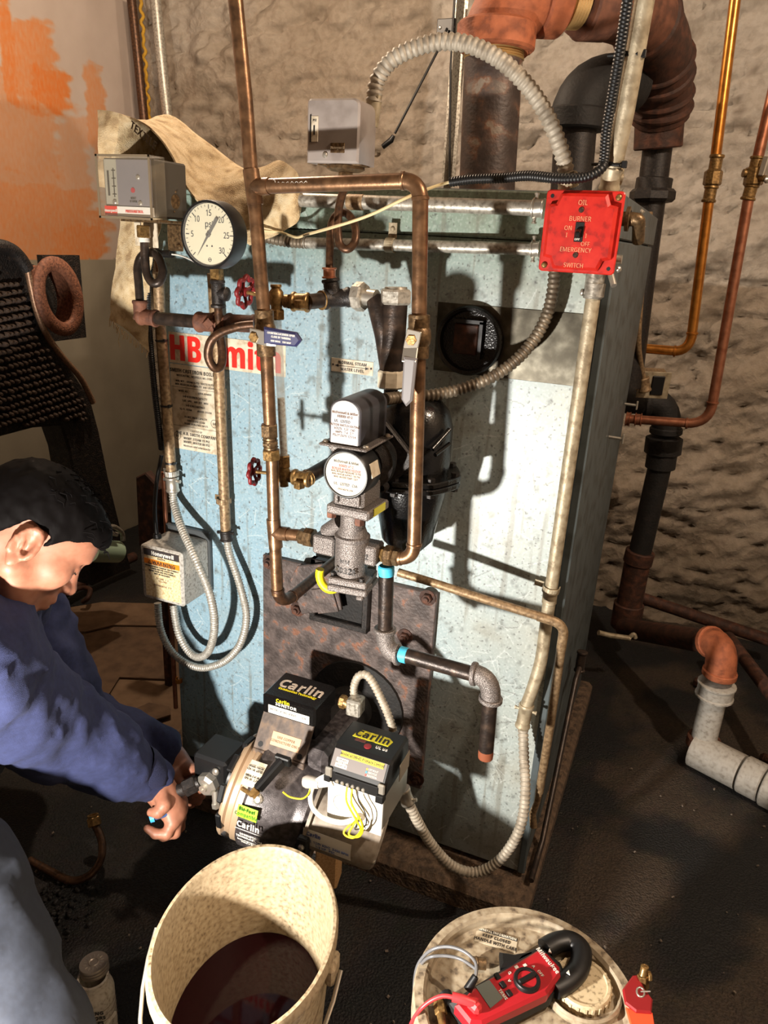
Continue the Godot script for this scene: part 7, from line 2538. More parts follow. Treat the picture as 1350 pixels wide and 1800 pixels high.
func left_side():
	# boiler section leaning at the left wall
	var xs = -1.52
	var t = thing("boiler_section", "old black iron boiler section studded with rows of pins at far left", "boiler part", Vector3(-1.55, 0, -0.25))
	var side = Basis(Vector3(0, 0, -1), Vector3.UP, Vector3(1, 0, 0))
	var iron = mat(Color(1, 1, 1), 0.6, 0.2, tex(noise(91, 0.02, 5), [rgb8(14, 12, 12), rgb8(32, 27, 25), rgb8(84, 62, 50)], [0.3, 0.55, 0.9]), 5.0, bump(noise(92, 0.06, 4), 6.0), 0.8)
	var g = G.new()
	var outer = [Vector3(-1.52, 1.2799, 0.0734), Vector3(-1.52, 1.2873, -0.0736), Vector3(-1.52, 1.2894, -0.1897), Vector3(-1.52, 1.2734, -0.2301), Vector3(-1.52, 1.2252, -0.2529), Vector3(-1.52, 1.1219, -0.2692), Vector3(-1.52, 1.0268, -0.3086), Vector3(-1.52, 0.9298, -0.3777), Vector3(-1.52, 0.8441, -0.4364), Vector3(-1.52, 0.732, -0.4625), Vector3(-1.52, 0.5765, -0.4861), Vector3(-1.52, 0.3857, -0.525), Vector3(-1.52, 0.225, -0.5601), Vector3(-1.52, 0.2362, -0.3794), Vector3(-1.52, 0.5026, -0.349), Vector3(-1.52, 0.7071, -0.3324), Vector3(-1.52, 0.7843, -0.3111), Vector3(-1.52, 0.7975, -0.2128), Vector3(-1.52, 0.796, -0.0983), Vector3(-1.52, 0.8069, 0.1574)]
	var po = PackedVector2Array()
	for p in outer:
		po.append(zy(p))
	g.prism(Transform3D(side, Vector3(xs - 0.09, 0, 0)), po, 0.09, 0.006)
	part("cast_plate", g, iron, t)
	# raised bright edge rib
	g = G.new()
	var rib = cat([Vector3(-1.5, 1.2267, -0.2306), Vector3(-1.5, 1.1691, -0.2375), Vector3(-1.5, 1.1098, -0.2484), Vector3(-1.5, 1.0443, -0.275), Vector3(-1.5, 0.9795, -0.3243), Vector3(-1.5, 0.9148, -0.3819), Vector3(-1.5, 0.8349, -0.4234)], 5)
	g.tube(rib, 0.009, 8)
	part("edge_rib", g, mat(Color(1, 1, 1), 0.45, 0.5, tex(noise(93, 0.04, 4), [rgb8(78, 52, 42), rgb8(150, 116, 92), rgb8(200, 172, 136)], [0.25, 0.5, 0.8]), 9.0), t, "worn bright edge rib")
	g = G.new()
	var lip = cat([Vector3(-1.5, 1.2716, 0.0345), Vector3(-1.5, 1.2786, -0.1195), Vector3(-1.5, 1.2739, -0.1764), Vector3(-1.5, 1.2521, -0.2087), Vector3(-1.5, 1.221, -0.2298)], 5)
	g.tube(lip, 0.017, 10)
	part("top_lip", g, iron, t)
	# port with thick oval rim
	g = G.new()
	var pc = Vector3(-1.49, 1.1488, -0.3192)
	var ring = []
	var rin = []
	for k in 33:
		var a = TAU * k / 32.0
		var e = pc + Vector3(0, cos(a) * 0.088, -sin(a) * 0.066) + Vector3(0, 0, 0.012 * cos(a))
		ring.append(e)
	ring.pop_back()
	g.tube(ring, 0.011, 10, false, true, 1.8, Vector3(1, 0, 0))
	for k in 32:
		var e0: Vector3 = ring[k]
		var e1: Vector3 = ring[(k + 1) % 32]
		var i0 = pc + (e0 - pc) * 0.90
		var i1 = pc + (e1 - pc) * 0.90
		g.quad_o(i0, i1, i1 - Vector3(0.07, 0, 0), i0 - Vector3(0.07, 0, 0), pc - i0)
	var port = part("port_rim", g, mat(Color(1, 1, 1), 0.65, 0.15, tex(noise(94, 0.03, 4), [rgb8(62, 40, 32), rgb8(132, 84, 62), rgb8(172, 116, 88)], [0.25, 0.5, 0.8]), 6.0, bump(noise(95, 0.06, 4), 6.0), 0.7), t, "rusty oval port rim")
	g = G.new()
	var hole = PackedVector2Array()
	for e in ring:
		hole.append(zy(pc + (e - pc) * 0.93))
	g.prism(Transform3D(side, Vector3(xs - 0.075, 0, 0)), hole, 0.02, 0.0)
	part("port_hollow", g, M.soot, port)
	g = G.new()
	g.bx(Vector3(-1.64, 1.0067, -0.3981), Vector3(-1.64, 1.251, -0.5226) + Vector3(0.02, 0.0, -0.02))
	part("back_web", g, iron, t)
	# pins in rows
	var mm = MultiMesh.new()
	mm.transform_format = MultiMesh.TRANSFORM_3D
	g = G.new()
	g.lathe(Transform3D(Basis(), Vector3()), [v2(0.0078, 0), v2(0.0066, 0.018), v2(0.004, 0.024), v2(0, 0.025)], 7)
	mm.mesh = g.done()
	var spots = []
	var rg = RandomNumberGenerator.new()
	rg.seed = 12
	var small = PackedVector2Array()
	for p in [Vector3(-1.5, 1.2181, 0.0991), Vector3(-1.5, 1.1989, -0.201), Vector3(-1.5, 1.0961, -0.2312), Vector3(-1.5, 1.0176, -0.2635), Vector3(-1.5, 0.9301, -0.331), Vector3(-1.5, 0.8454, -0.3919), Vector3(-1.5, 0.7818, -0.4078), Vector3(-1.5, 0.8105, -0.2773), Vector3(-1.5, 0.8174, -0.0838), Vector3(-1.5, 0.8265, 0.1687)]:
		small.append(zy(p))
	for j in 26:
		for i in 60:
			var q = Vector2(-0.30 + i * 0.0165 + (0.008 if j % 2 else 0.0), 0.74 + j * 0.0205 + i * 0.0012)
			if Geometry2D.is_point_in_polygon(q, small):
				spots.append(Vector3(xs - 0.002, q.y + rg.randf_range(-0.0015, 0.0015), -q.x))
	mm.instance_count = spots.size()
	for k in spots.size():
		mm.set_instance_transform(k, Transform3D(Basis(Vector3(0, 1, 0), Vector3(1, 0, 0), Vector3(0, 0, -1)) * rg.randf_range(0.85, 1.1), spots[k] - t.position))
	var pins = MultiMeshInstance3D.new()
	pins.name = "pin_rows"
	pins.multimesh = mm
	pins.material_override = mat(Color(1, 1, 1), 0.5, 0.3, tex(noise(96, 0.05, 3), [rgb8(30, 26, 24), rgb8(74, 60, 52), rgb8(150, 126, 100)], [0.3, 0.55, 0.85]), 14.0)
	t.add_child(pins)
	pins.set_meta("kind", "stuff")
	# rusty bars and hook at its foot
	t = thing("rusty_bar", "long rusty bar with a hooked end at the old boiler section's foot", "bar", Vector3(-1.7916, 0.04, -0.6354))
	g = G.new()
	g.tube([Vector3(-1.8353, 0.05, -0.4089), Vector3(-1.849, 0.06, -0.6693), Vector3(-1.8255, 0.07, -0.9181)], 0.020, 10)
	part("bar", g, M.rust_dark, t)
	g = G.new()
	g.tube(cat([Vector3(-1.8185, 0.07, -0.4989), Vector3(-1.7872, 0.08, -0.5778), Vector3(-1.7336, 0.09, -0.5732), Vector3(-1.7082, 0.08, -0.5365), Vector3(-1.7277, 0.06, -0.5298)], 5), 0.009, 8)
	part("hook", g, M.rust_dark, t)
	# mint shell with grey clamp
	t = thing("mint_tube", "pale mint green curved plastic piece with a grey clamp behind the person's face", "plastic part", Vector3(-1.48, 0.332, -0.3897))
	g = G.new()
	var ma = Vector3(-1.48, 0.3857, -0.3361)
	var mb = Vector3(-1.48, 0.3381, -0.4529)
	g.tube([ma, mb], 0.036, 20)
	part("shell", g, mat(rgb8(186, 214, 188), 0.4), t)
	g = G.new()
	g.tube(cat([Vector3(-1.46, 0.4244, -0.3628), Vector3(-1.46, 0.4438, -0.3898), Vector3(-1.46, 0.4396, -0.425), Vector3(-1.46, 0.4085, -0.4584), Vector3(-1.46, 0.3797, -0.4609)], 4), 0.008, 8)
	g.box(frame(Vector3(-1.46, 0.4293, -0.3984), Vector3(-1.46, 0.4008, -0.4577) - Vector3(-1.46, 0.4483, -0.3655), Vector3.UP), Vector3(0.07, 0.014, 0.03), 0.003)
	part("clamp", g, M.galv, t)
	# rubble behind the relay box
	g = G.new()
	var dk = Vector3(-1.1974, 0.6076, -0.32)
	g.prism(Transform3D(Basis(), dk), PackedVector2Array([Vector2(-0.05, -0.14), Vector2(0.03, -0.14), Vector2(0.04, 0.05), Vector2(-0.01, 0.09), Vector2(-0.045, 0.07)]), 0.03, 0.004)
	g.bx(Vector3(dk.x + 0.012, 0.0, dk.z), Vector3(dk.x + 0.036, dk.y - 0.13, dk.z + 0.028), 0.004)
	solo("scrap_panel", g, M.rust_dark, "dark scrap iron panel standing against the cabinet's left side", "scrap metal")
	# flattened cardboard on the floor
	var cm = [mat(Color(1, 1, 1), 0.9, 0.0, tex(noise(97, 0.012, 5), [rgb8(70, 54, 40), rgb8(118, 94, 72), rgb8(140, 116, 92)], [0.1, 0.5, 0.9], 512, 0.65), 2.0, bump(noise(98, 0.03, 4), 3.0), 0.4), mat(Color(1, 1, 1), 0.9, 0.0, tex(noise(99, 0.015, 5), [rgb8(58, 42, 32), rgb8(100, 78, 59), rgb8(124, 98, 75)], [0.1, 0.5, 0.9], 512, 0.6), 2.0)]
	var sheets = [
		["flat cardboard sheet nearest the cabinet's lower left corner", [Vector3(-1.3814, 0.012, -0.2411), Vector3(-1.1486, 0.012, -0.3618), Vector3(-0.9583, 0.012, -0.1063), Vector3(-1.0602, 0.012, -0.0833), Vector3(-1.1835, 0.012, -0.1034)], 0.012, 0],
		["broad flat cardboard sheet beneath the relay box and its conduit loops", [Vector3(-1.7659, 0.02, -0.3685), Vector3(-1.6731, 0.02, -0.4784), Vector3(-1.3202, 0.02, -0.5926), Vector3(-1.1311, 0.02, -0.3387), Vector3(-1.3263, 0.02, -0.2557), Vector3(-1.2379, 0.02, -0.0394), Vector3(-1.5786, 0.02, -0.1611)], 0.02, 1],
		["creased cardboard sheet tucked against the old boiler section's foot", [Vector3(-1.8592, 0.028, -0.4286), Vector3(-1.7139, 0.028, -0.6085), Vector3(-1.4672, 0.028, -0.7217), Vector3(-1.331, 0.028, -0.6075), Vector3(-1.5596, 0.028, -0.4945), Vector3(-1.6103, 0.028, -0.4128), Vector3(-1.7552, 0.028, -0.3445)], 0.028, 0],
		["narrow cardboard flap lying under the person's arm", [Vector3(-1.1782, 0.03, -0.0991), Vector3(-1.1476, 0.03, -0.1773), Vector3(-1.0797, 0.03, -0.1897), Vector3(-1.0555, 0.03, -0.1585), Vector3(-1.1075, 0.03, -0.0754)], 0.03, 1],
	]
	for s in sheets:
		g = G.new()
		g.prism(Transform3D(Basis(Vector3.RIGHT, Vector3(0, 0, -1), Vector3.UP), Vector3(0, s[2] - 0.005, 0)), flat(s[1]), 0.005, 0.0)
		solo("cardboard_sheet", g, cm[s[3]], s[0], "cardboard")
	# pipes in the far corner
	var z = -1.38
	g = G.new()
	g.tube([Vector3(-2.0667, 2.1853, -1.38), Vector3(-2.0482, 1.9401, -1.38), Vector3(-2.0233, 1.5563, -1.38), Vector3(-1.961, 0.7832, -1.38)], 0.018, 14)
	solo("corner_pipe", g, M.copper_dark, "brown vertical pipe in the far left corner, left of the yellow rope", "pipe")
	g = G.new()
	g.tube([Vector3(-1.9558, 2.1789, -1.38), Vector3(-1.9372, 1.9369, -1.38), Vector3(-1.9025, 1.5583, -1.38), Vector3(-1.8404, 0.7961, -1.38)], 0.021, 14)
	solo("corner_pipe", g, M.galv, "silvery vertical pipe in the far left corner, right of the yellow rope", "pipe")
	g = G.new()
	var rp = []
	for k in 60:
		var v = -20.0 + k * 4.2
		rp.append((Vector3(-2.0701, 2.2015, -1.44)).lerp(Vector3(-2.0559, 1.7094, -1.44), k / 59.0) + Vector3(sin(k * 1.3) * 0.005, 0, cos(k * 0.9) * 0.004))
	g.tube(rp, 0.0065, 6)  # a length of yellow rope between the corner pipes
	solo("yellow_rope", g, mat(rgb8(196, 150, 44), 0.8), "crumbling yellow rope running down between the two corner pipes", "cord")
	# rag over the cabinet's top left corner
	var ctrl = [
		[Vector3(-1.0018, 1.5496, 0.02), Vector3(-0.9257, 1.5401, 0.04), Vector3(-0.8488, 1.5159, 0.06), Vector3(-0.7912, 1.4711, 0.075), Vector3(-0.7529, 1.4127, 0.08), Vector3(-0.7038, 1.3737, 0.085), Vector3(-0.657, 1.3392, 0.08), Vector3(-0.634, 1.3193, 0.06)],
		[Vector3(-0.9756, 1.5098, 0.05), Vector3(-0.9361, 1.5203, 0.03), Vector3(-0.907, 1.5385, -0.03), Vector3(-0.8389, 1.5052, -0.02), Vector3(-0.7767, 1.4481, 0), Vector3(-0.6989, 1.4002, 0.03), Vector3(-0.6366, 1.365, 0.055), Vector3(-0.5944, 1.337, 0.05)],
		[Vector3(-0.9675, 1.4633, 0.07), Vector3(-0.9409, 1.4808, 0.03), Vector3(-0.9207, 1.556, -0.08), Vector3(-0.8463, 1.5209, -0.08), Vector3(-0.7628, 1.4722, -0.06), Vector3(-0.6831, 1.4301, 0), Vector3(-0.593, 1.3882, 0.06), Vector3(-0.569, 1.3498, 0.045)],
		[Vector3(-0.9582, 1.4377, 0.08), Vector3(-0.9359, 1.4427, 0.03), Vector3(-0.9398, 1.5218, -0.12), Vector3(-0.8483, 1.4987, -0.12), Vector3(-0.7604, 1.4639, -0.1), Vector3(-0.6632, 1.4537, -0.02), Vector3(-0.562, 1.4194, 0.05), Vector3(-0.5491, 1.3663, 0.035)],
		[Vector3(-0.9557, 1.4079, 0.08), Vector3(-0.9302, 1.4123, 0.03), Vector3(-0.9441, 1.4584, -0.14), Vector3(-0.8503, 1.4402, -0.14), Vector3(-0.7468, 1.4279, -0.12), Vector3(-0.6516, 1.4705, -0.05), Vector3(-0.5575, 1.4488, 0.03), Vector3(-0.5486, 1.4032, 0.02)],
	]
	g = G.new()
	rag_patch(g, ctrl, 7, 0.003, 21)
	var rm = mat(Color(1, 1, 1), 0.95, 0.0, tex(noise(101, 0.016, 5), [rgb8(112, 84, 54), rgb8(196, 172, 132), rgb8(226, 212, 182)], [0.22, 0.45, 0.75]), 4.0, bump(noise(102, 0.2, 3), 5.0), 0.6)
	t = solo("rag", g, rm, "dirty cream cloth rag draped over the cabinet's top left corner behind the gauges", "rag")
	ctrl = [
		[Vector3(-0.9366, 1.4499, 0.06), Vector3(-0.8833, 1.4408, 0.06), Vector3(-0.8291, 1.4222, 0.06)],
		[Vector3(-0.9239, 1.359, 0.065), Vector3(-0.8761, 1.3554, 0.07), Vector3(-0.8309, 1.3525, 0.06)],
		[Vector3(-0.9345, 1.2852, 0.07), Vector3(-0.8815, 1.2828, 0.08), Vector3(-0.8525, 1.2896, 0.065)],
		[Vector3(-0.953, 1.208, 0.07), Vector3(-0.8972, 1.2073, 0.085), Vector3(-0.8697, 1.2191, 0.06)],
		[Vector3(-0.9649, 1.1589, 0.07), Vector3(-0.9151, 1.1471, 0.08), Vector3(-0.882, 1.1023, 0.055)],
	]
	g = G.new()
	rag_patch(g, ctrl, 7, 0.003, 22)
	part("hanging_end", g, rm, t)
	g = G.new()
	var rr = RandomNumberGenerator.new()
	rr.seed = 3
	for k in 22:
		var f = k / 21.0
		var p = (Vector3(-0.9649, 1.1589, 0.07)).lerp(Vector3(-0.882, 1.1023, 0.055), f) + Vector3(0, -0.004, 0)
		g.tube([p + Vector3(0, 0.006, 0), p + Vector3(rr.randf_range(-0.006, 0.004), -rr.randf_range(0.003, 0.012), 0.002)], 0.0009, 4)
	g.tube(cat([Vector3(-0.9549, 1.1563, 0.07), Vector3(-0.9403, 1.1362, 0.072), Vector3(-0.9448, 1.1186, 0.072), Vector3(-0.9414, 1.1074, 0.072)], 4), 0.0008, 4)
	part("frayed_threads", g, rm, t).set_meta("kind", "stuff")
	text(t, "TEXTILE", Vector3(-0.8579, 1.5, 0.066), 0.020, mat(rgb8(96, 80, 62), 0.8), frame(Vector3(), Vector3(0.8, -0.55, 0), Vector3(0.5, 0.8, 0.2)).basis, true, 0.9)

func rag_patch(g, ctrl: Array, n: int, thick: float, seed_: int):
	var nz = noise(seed_, 9.0, 3)
	var rows = []
	for r in ctrl:
		rows.append(cat(r, n))
	var cols = []
	for j in rows[0].size():
		var c = []
		for r in rows:
			c.append(r[j])
		cols.append(cat(c, n))
	var grid = []
	for i in cols[0].size():
		var row = []
		for j in cols.size():
			var p: Vector3 = cols[j][i]
			row.append(p + Vector3(0.3, 0.2, 1) * nz.get_noise_3dv(p) * 0.012)
		grid.append(row)
	g.sheet(grid, thick)

func floor_things():
	# oval bucket
	var bc = Vector3(-0.31, 0.0, 0.60)
	var ang = 0.196
	var t = thing("bucket", "dirty cream plastic bucket with a wire handle, holding dark red liquid", "bucket", bc)
	var bm = mat(Color(1, 1, 1), 0.5, 0.0, tex(noise(111, 0.045, 5), [rgb8(36, 27, 19), rgb8(136, 117, 90), rgb8(168, 150, 121), rgb8(180, 164, 136)], [0.02, 0.27, 0.55, 0.8], 512, 0.1), 4.0)
	bm.subsurf_scatter_enabled = false
	var ax = 0.128
	var sq = 0.167 / 0.128
	var xf = Transform3D(Basis(Vector3.UP, ang), bc)
	var g = G.new()
	g.lathe(xf, [v2(0, 0.004), v2(ax * 0.80, 0.004), v2(ax * 0.82, 0.010), v2(ax * 0.975, 0.335), v2(ax * 0.985, 0.345), v2(ax * 1.03, 0.347), v2(ax * 1.045, 0.352), v2(ax * 1.045, 0.364), v2(ax * 1.02, 0.371), v2(ax * 0.985, 0.371), v2(ax * 0.962, 0.364), v2(ax * 0.795, 0.016), v2(0, 0.014)], 56, false, 50.0, sq)
	part("shell", g, bm, t)
	for s in [-1.0, 1.0]:
		g = G.new()
		var e = xf * Vector3(s * ax * 1.04, 0.335, 0.0)
		g.box(Transform3D(xf.basis, e), Vector3(0.014, 0.034, 0.038), 0.004)
		part("handle_ear", g, bm, t)
	g = G.new()
	var hq = []
	for k in 19:
		var a = PI * k / 18.0
		hq.append(xf * Vector3(cos(a) * ax * 1.14, 0.335 - sin(a) * 0.13, sin(a) * ax * sq * 1.12))
	g.tube(hq, 0.0032, 8)
	part("wire_handle", g, M.zinc, t)
	g = G.new()
	var fr = 0.80 + 0.165 * (0.200 / 0.345)
	var lr = ax * (0.795 + 0.167 * ((0.200 - 0.016) / 0.348)) - 0.001
	g.lathe(xf, [v2(0, 0.05), v2(ax * 0.81 - 0.001, 0.05), v2(lr, 0.198), v2(0, 0.200)], 56, false, 35.0, sq)
	var oil = mat(rgb8(34, 9, 14), 0.05)
	oil.metallic_specular = 0.28
	solo("drained_oil", g, oil, "dark wine red drained oil pooled inside the cream bucket", "liquid")
	# pail with lid
	var pc = Vector3(0.096, 0.0, 0.531)
	var R = 0.157
	t = thing("pail", "round white lidded pail with a screw cap under the red meter", "pail", pc)
	var pm = mat(Color(1, 1, 1), 0.5, 0.0, tex(noise(112, 0.025, 6), [rgb8(64, 52, 42), rgb8(140, 124, 102), rgb8(164, 150, 126), rgb8(178, 166, 146)], [0.12, 0.34, 0.56, 0.8], 512, 0.3), 4.5)
	var px = Transform3D(Basis(), pc)
	g = G.new()
	g.lathe(px, [v2(0, 0.002), v2(R * 0.86, 0.002), v2(R * 0.88, 0.010), v2(R * 0.965, 0.335), v2(R * 0.975, 0.338)], 56)
	part("body", g, pm, t)
	g = G.new()
	g.lathe(px, [v2(R * 0.93, 0.330), v2(R * 1.0, 0.330), v2(R, 0.364), v2(R * 0.985, 0.371), v2(R * 0.91, 0.371), v2(R * 0.885, 0.366), v2(R * 0.875, 0.356), v2(R * 0.85, 0.352), v2(0, 0.352)], 64, false, 28.0)
	var lid = part("lid", g, pm, t)
	var cc = Vector3((Vector3(0.1621, 0.366, 0.4663)).x, 0.352, (Vector3(0.1621, 0.366, 0.4663)).z)
	g = G.new()
	g.lathe(Transform3D(Basis(), cc), [v2(0.056, 0.0), v2(0.056, 0.010), v2(0.053, 0.013), v2(0.050, 0.010), v2(0.050, 0.001), v2(0.040, 0.001)], 40)
	part("cap_collar", g, pm, lid)
	g = G.new()
	g.lathe(Transform3D(Basis(), cc), [v2(0.0405, 0.0005), v2(0.0405, 0.015), v2(0.0385, 0.018), v2(0.0345, 0.018), v2(0.033, 0.0165), v2(0, 0.0165)], 40)
	for k in 24:
		var a = TAU * k / 24.0
		g.box(Transform3D(Basis(Vector3.UP, -a), cc + Vector3(cos(a) * 0.0408, 0.008, sin(a) * 0.0408)), Vector3(0.002, 0.013, 0.0035))
	part("screw_cap", g, mat(Color(1, 1, 1), 0.5, 0.0, tex(noise(113, 0.03, 5), [rgb8(80, 62, 42), rgb8(206, 188, 152), rgb8(218, 202, 170)], [0.16, 0.4, 0.8]), 6.0), lid, "cream screw cap")
	g = G.new()
	g.lathe(Transform3D(Basis(), cc), [v2(0.050, 0.0008), v2(0.0, 0.0008)], 30)
	part("cap_gap", g, M.soot, lid)
	var lf = frame(Vector3(0.0302, 0.3528, 0.4395), Vector3(0.0583, 0.352, 0.4352) - Vector3(0.0036, 0.352, 0.4404), Vector3(0, 0, -1))
	lf.basis = Basis(lf.basis.x, Vector3.UP.cross(lf.basis.x), Vector3.UP)
	g = G.new()
	g.box(lf, Vector3(0.062, 0.026, 0.0008))
	var sk = part("lid_sticker", g, mat(rgb8(196, 184, 160), 0.6), lid, "scuffed printed sticker")
	g = G.new()
	g.box(Transform3D(lf.basis, lf * Vector3(0, 0.010, 0.0006)), Vector3(0.062, 0.0055, 0.0006))
	var bar = part("sticker_bar", g, M.ink, sk)
	text(bar, "GENERAL INFORMATION", lf * Vector3(0, 0.010, 0.0011), 0.0050, M.label, lf.basis, true)
	text(sk, "KEEP CLOSED\nHANDLE WITH CARE", lf * Vector3(0, -0.003, 0.0006), 0.0072, M.ink, lf.basis, true, 0.95)
	# clamp meter lying on the lid
	meter()
	# copper flare tube on the floor
	t = thing("flare_tube", "bent copper tube with a brass flare nut lying on the black floor", "tube", Vector3(-0.9049, 0.01, 0.3188))
	g = G.new()
	g.tube(cat([Vector3(-1.0109, 0.01, 0.3918), Vector3(-0.9526, 0.01, 0.3955), Vector3(-0.8868, 0.012, 0.3967), Vector3(-0.8559, 0.02, 0.3735), Vector3(-0.856, 0.035, 0.3376), Vector3(-0.8783, 0.055, 0.3109), Vector3(-0.9079, 0.075, 0.2976)], 6), 0.0085, 12)
	part("copper_tube", g, M.copper_dark, t)
	g = G.new()
	hexnut(g, Vector3(-0.9044, 0.072, 0.3), Vector3(-0.9141, 0.088, 0.293), 0.015)
	g.lathe(along(Vector3(-0.9129, 0.088, 0.2943), Vector3(-0.9159, 0.096, 0.2918)), [v2(0.012, 0), v2(0.0125, 0.006), v2(0.009, 0.006), v2(0.008, 0.0), v2(0, 0)], 14)
	part("flare_nut", g, M.brass, t)
	# small bottle with loose metal cap
	var b = Vector3(-0.6196, 0, 0.6077)
	t = thing("bottle", "small dirty white bottle with a loose metal cap on the floor", "bottle", b)
	var wm = mat(Color(1, 1, 1), 0.5, 0.0, tex(noise(115, 0.03, 5), [rgb8(104, 86, 66), rgb8(196, 184, 166), rgb8(216, 208, 194)], [0.2, 0.42, 0.8]), 7.0)
	g = G.new()
	g.lathe(Transform3D(Basis(), b), [v2(0, 0), v2(0.031, 0), v2(0.033, 0.004), v2(0.033, 0.085), v2(0.031, 0.094), v2(0.024, 0.104), v2(0.0235, 0.112), v2(0.026, 0.114), v2(0.026, 0.118), v2(0.0225, 0.119), v2(0.0215, 0.108), v2(0, 0.06)], 30)
	part("body", g, wm, t)
	g = G.new()
	g.bx(b + Vector3(0.025, 0.0, -0.012), b + Vector3(0.037, 0.040, 0.020), 0.003)
	part("side_tab", g, wm, t)
	text(t, "OILING\nMOTORS\nPUMPS", b + Vector3(0.020, 0.058, 0.0275), 0.010, M.ink, Basis(Vector3.UP, 0.62), true)
	for k in 5:
		g = G.new()
		g.lathe(Transform3D(Basis(), b + Vector3(0, 0.018 + k * 0.012, 0)), [v2(0.0331, 0), v2(0.0334, 0.0005), v2(0.0331, 0.001)], 30)
		part("print_line", g, M.ink_brown, t)
	var cp = Vector3(-0.6268, 0.131, 0.5963)
	var cx = frame(cp, Vector3(1, 0.1, 0), Vector3(-0.1, 1, -0.05))
	g = G.new()
	g.lathe(cx, [v2(0.022, -0.014), v2(0.0245, -0.014), v2(0.0245, -0.011), v2(0.0235, -0.009), v2(0.0245, -0.007), v2(0.0245, -0.005), v2(0.0235, -0.003), v2(0.0245, -0.001), v2(0.0245, 0.002), v2(0.0235, 0.0035), v2(0.021, 0.003), v2(0.009, 0.003), v2(0.008, 0.0045), v2(0.0065, 0.003), v2(0, 0.003)], 34)
	var cap = part("loose_cap", g, mat(rgb8(150, 138, 126), 0.42, 0.55), t, "ridged metal cap tipped on the mouth")
	g = G.new()
	for k in 14:
		var a = TAU * k / 14.0
		g.box(Transform3D(cx.basis * Basis(Vector3.UP, -a), cx * Vector3(cos(a) * 0.0145, 0.0032, sin(a) * 0.0145)), Vector3(0.005, 0.0012, 0.0012))
	part("embossed_marks", g, mat(rgb8(176, 166, 154), 0.4, 0.6), cap).set_meta("kind", "stuff")
	# debris at the lower left
	var r = RandomNumberGenerator.new()
	r.seed = 44
	g = G.new()
	for k in 120:
		var p = (Vector3(-0.8821, 0, 0.4505)) + Vector3(r.randfn(0, 0.045), 0.002, r.randfn(0, 0.035))
		var s = r.randf_range(0.003, 0.013)
		g.box(Transform3D(Basis.from_euler(Vector3(r.randf() * 3, r.randf() * 3, r.randf() * 3)), p), Vector3(s, s * 0.6, s * 0.8), s * 0.2)
	var db = solo("dirt_crumbs", g, M.soot, "heap of rusty crumbs and dirt on the floor beside the bent copper tube", "dirt")
	db.set_meta("kind", "stuff")
	g = G.new()
	for k in 260:
		var p = Vector3(r.randf_range(-1.1, 0.95), 0.001, r.randf_range(-0.6, 0.9))
		if p.x > -0.99 and p.x < 0.05 and p.z < 0.1:
			continue
		var s = r.randf_range(0.002, 0.006)
		g.box(Transform3D(Basis.from_euler(Vector3(r.randf() * 3, r.randf() * 3, r.randf() * 3)), p), Vector3(s, s * 0.6, s * 0.8))
	db = solo("floor_grit", g, mat(rgb8(120, 108, 96), 0.8), "scattered pale grit on the black floor", "grit")
	db.set_meta("kind", "stuff")
	t = thing("metal_clip", "bent metal strap piece lying on the floor at the left edge", "scrap metal", Vector3(-0.9678, 0, 0.4594))
	g = G.new()
	g.tube(cat([Vector3(-1.0011, 0.012, 0.4465), Vector3(-0.9658, 0.016, 0.4455), Vector3(-0.9293, 0.018, 0.4675), Vector3(-0.9176, 0.014, 0.4907), Vector3(-0.9308, 0.01, 0.4992)], 5), 0.008, 8, true, false, 0.4)
	part("strap", g, M.galv_warm, t)
	# wood block under the motor and foot bracket
	g = G.new()
	var wb = Vector3(-0.3947, 0.055, 0.1443)
	g.box(Transform3D(Basis(Vector3.UP, 0.2), Vector3(wb.x, 0.055, wb.z)), Vector3(0.05, 0.11, 0.05), 0.004)
	solo("wood_block", g, mat(Color(1, 1, 1), 0.8, 0.0, tex(noise(116, 0.04, 4), [rgb8(130, 92, 56), rgb8(186, 142, 92), rgb8(200, 160, 110)], [0.2, 0.5, 0.8]), 8.0), "short tan wood block standing under the burner motor", "block")

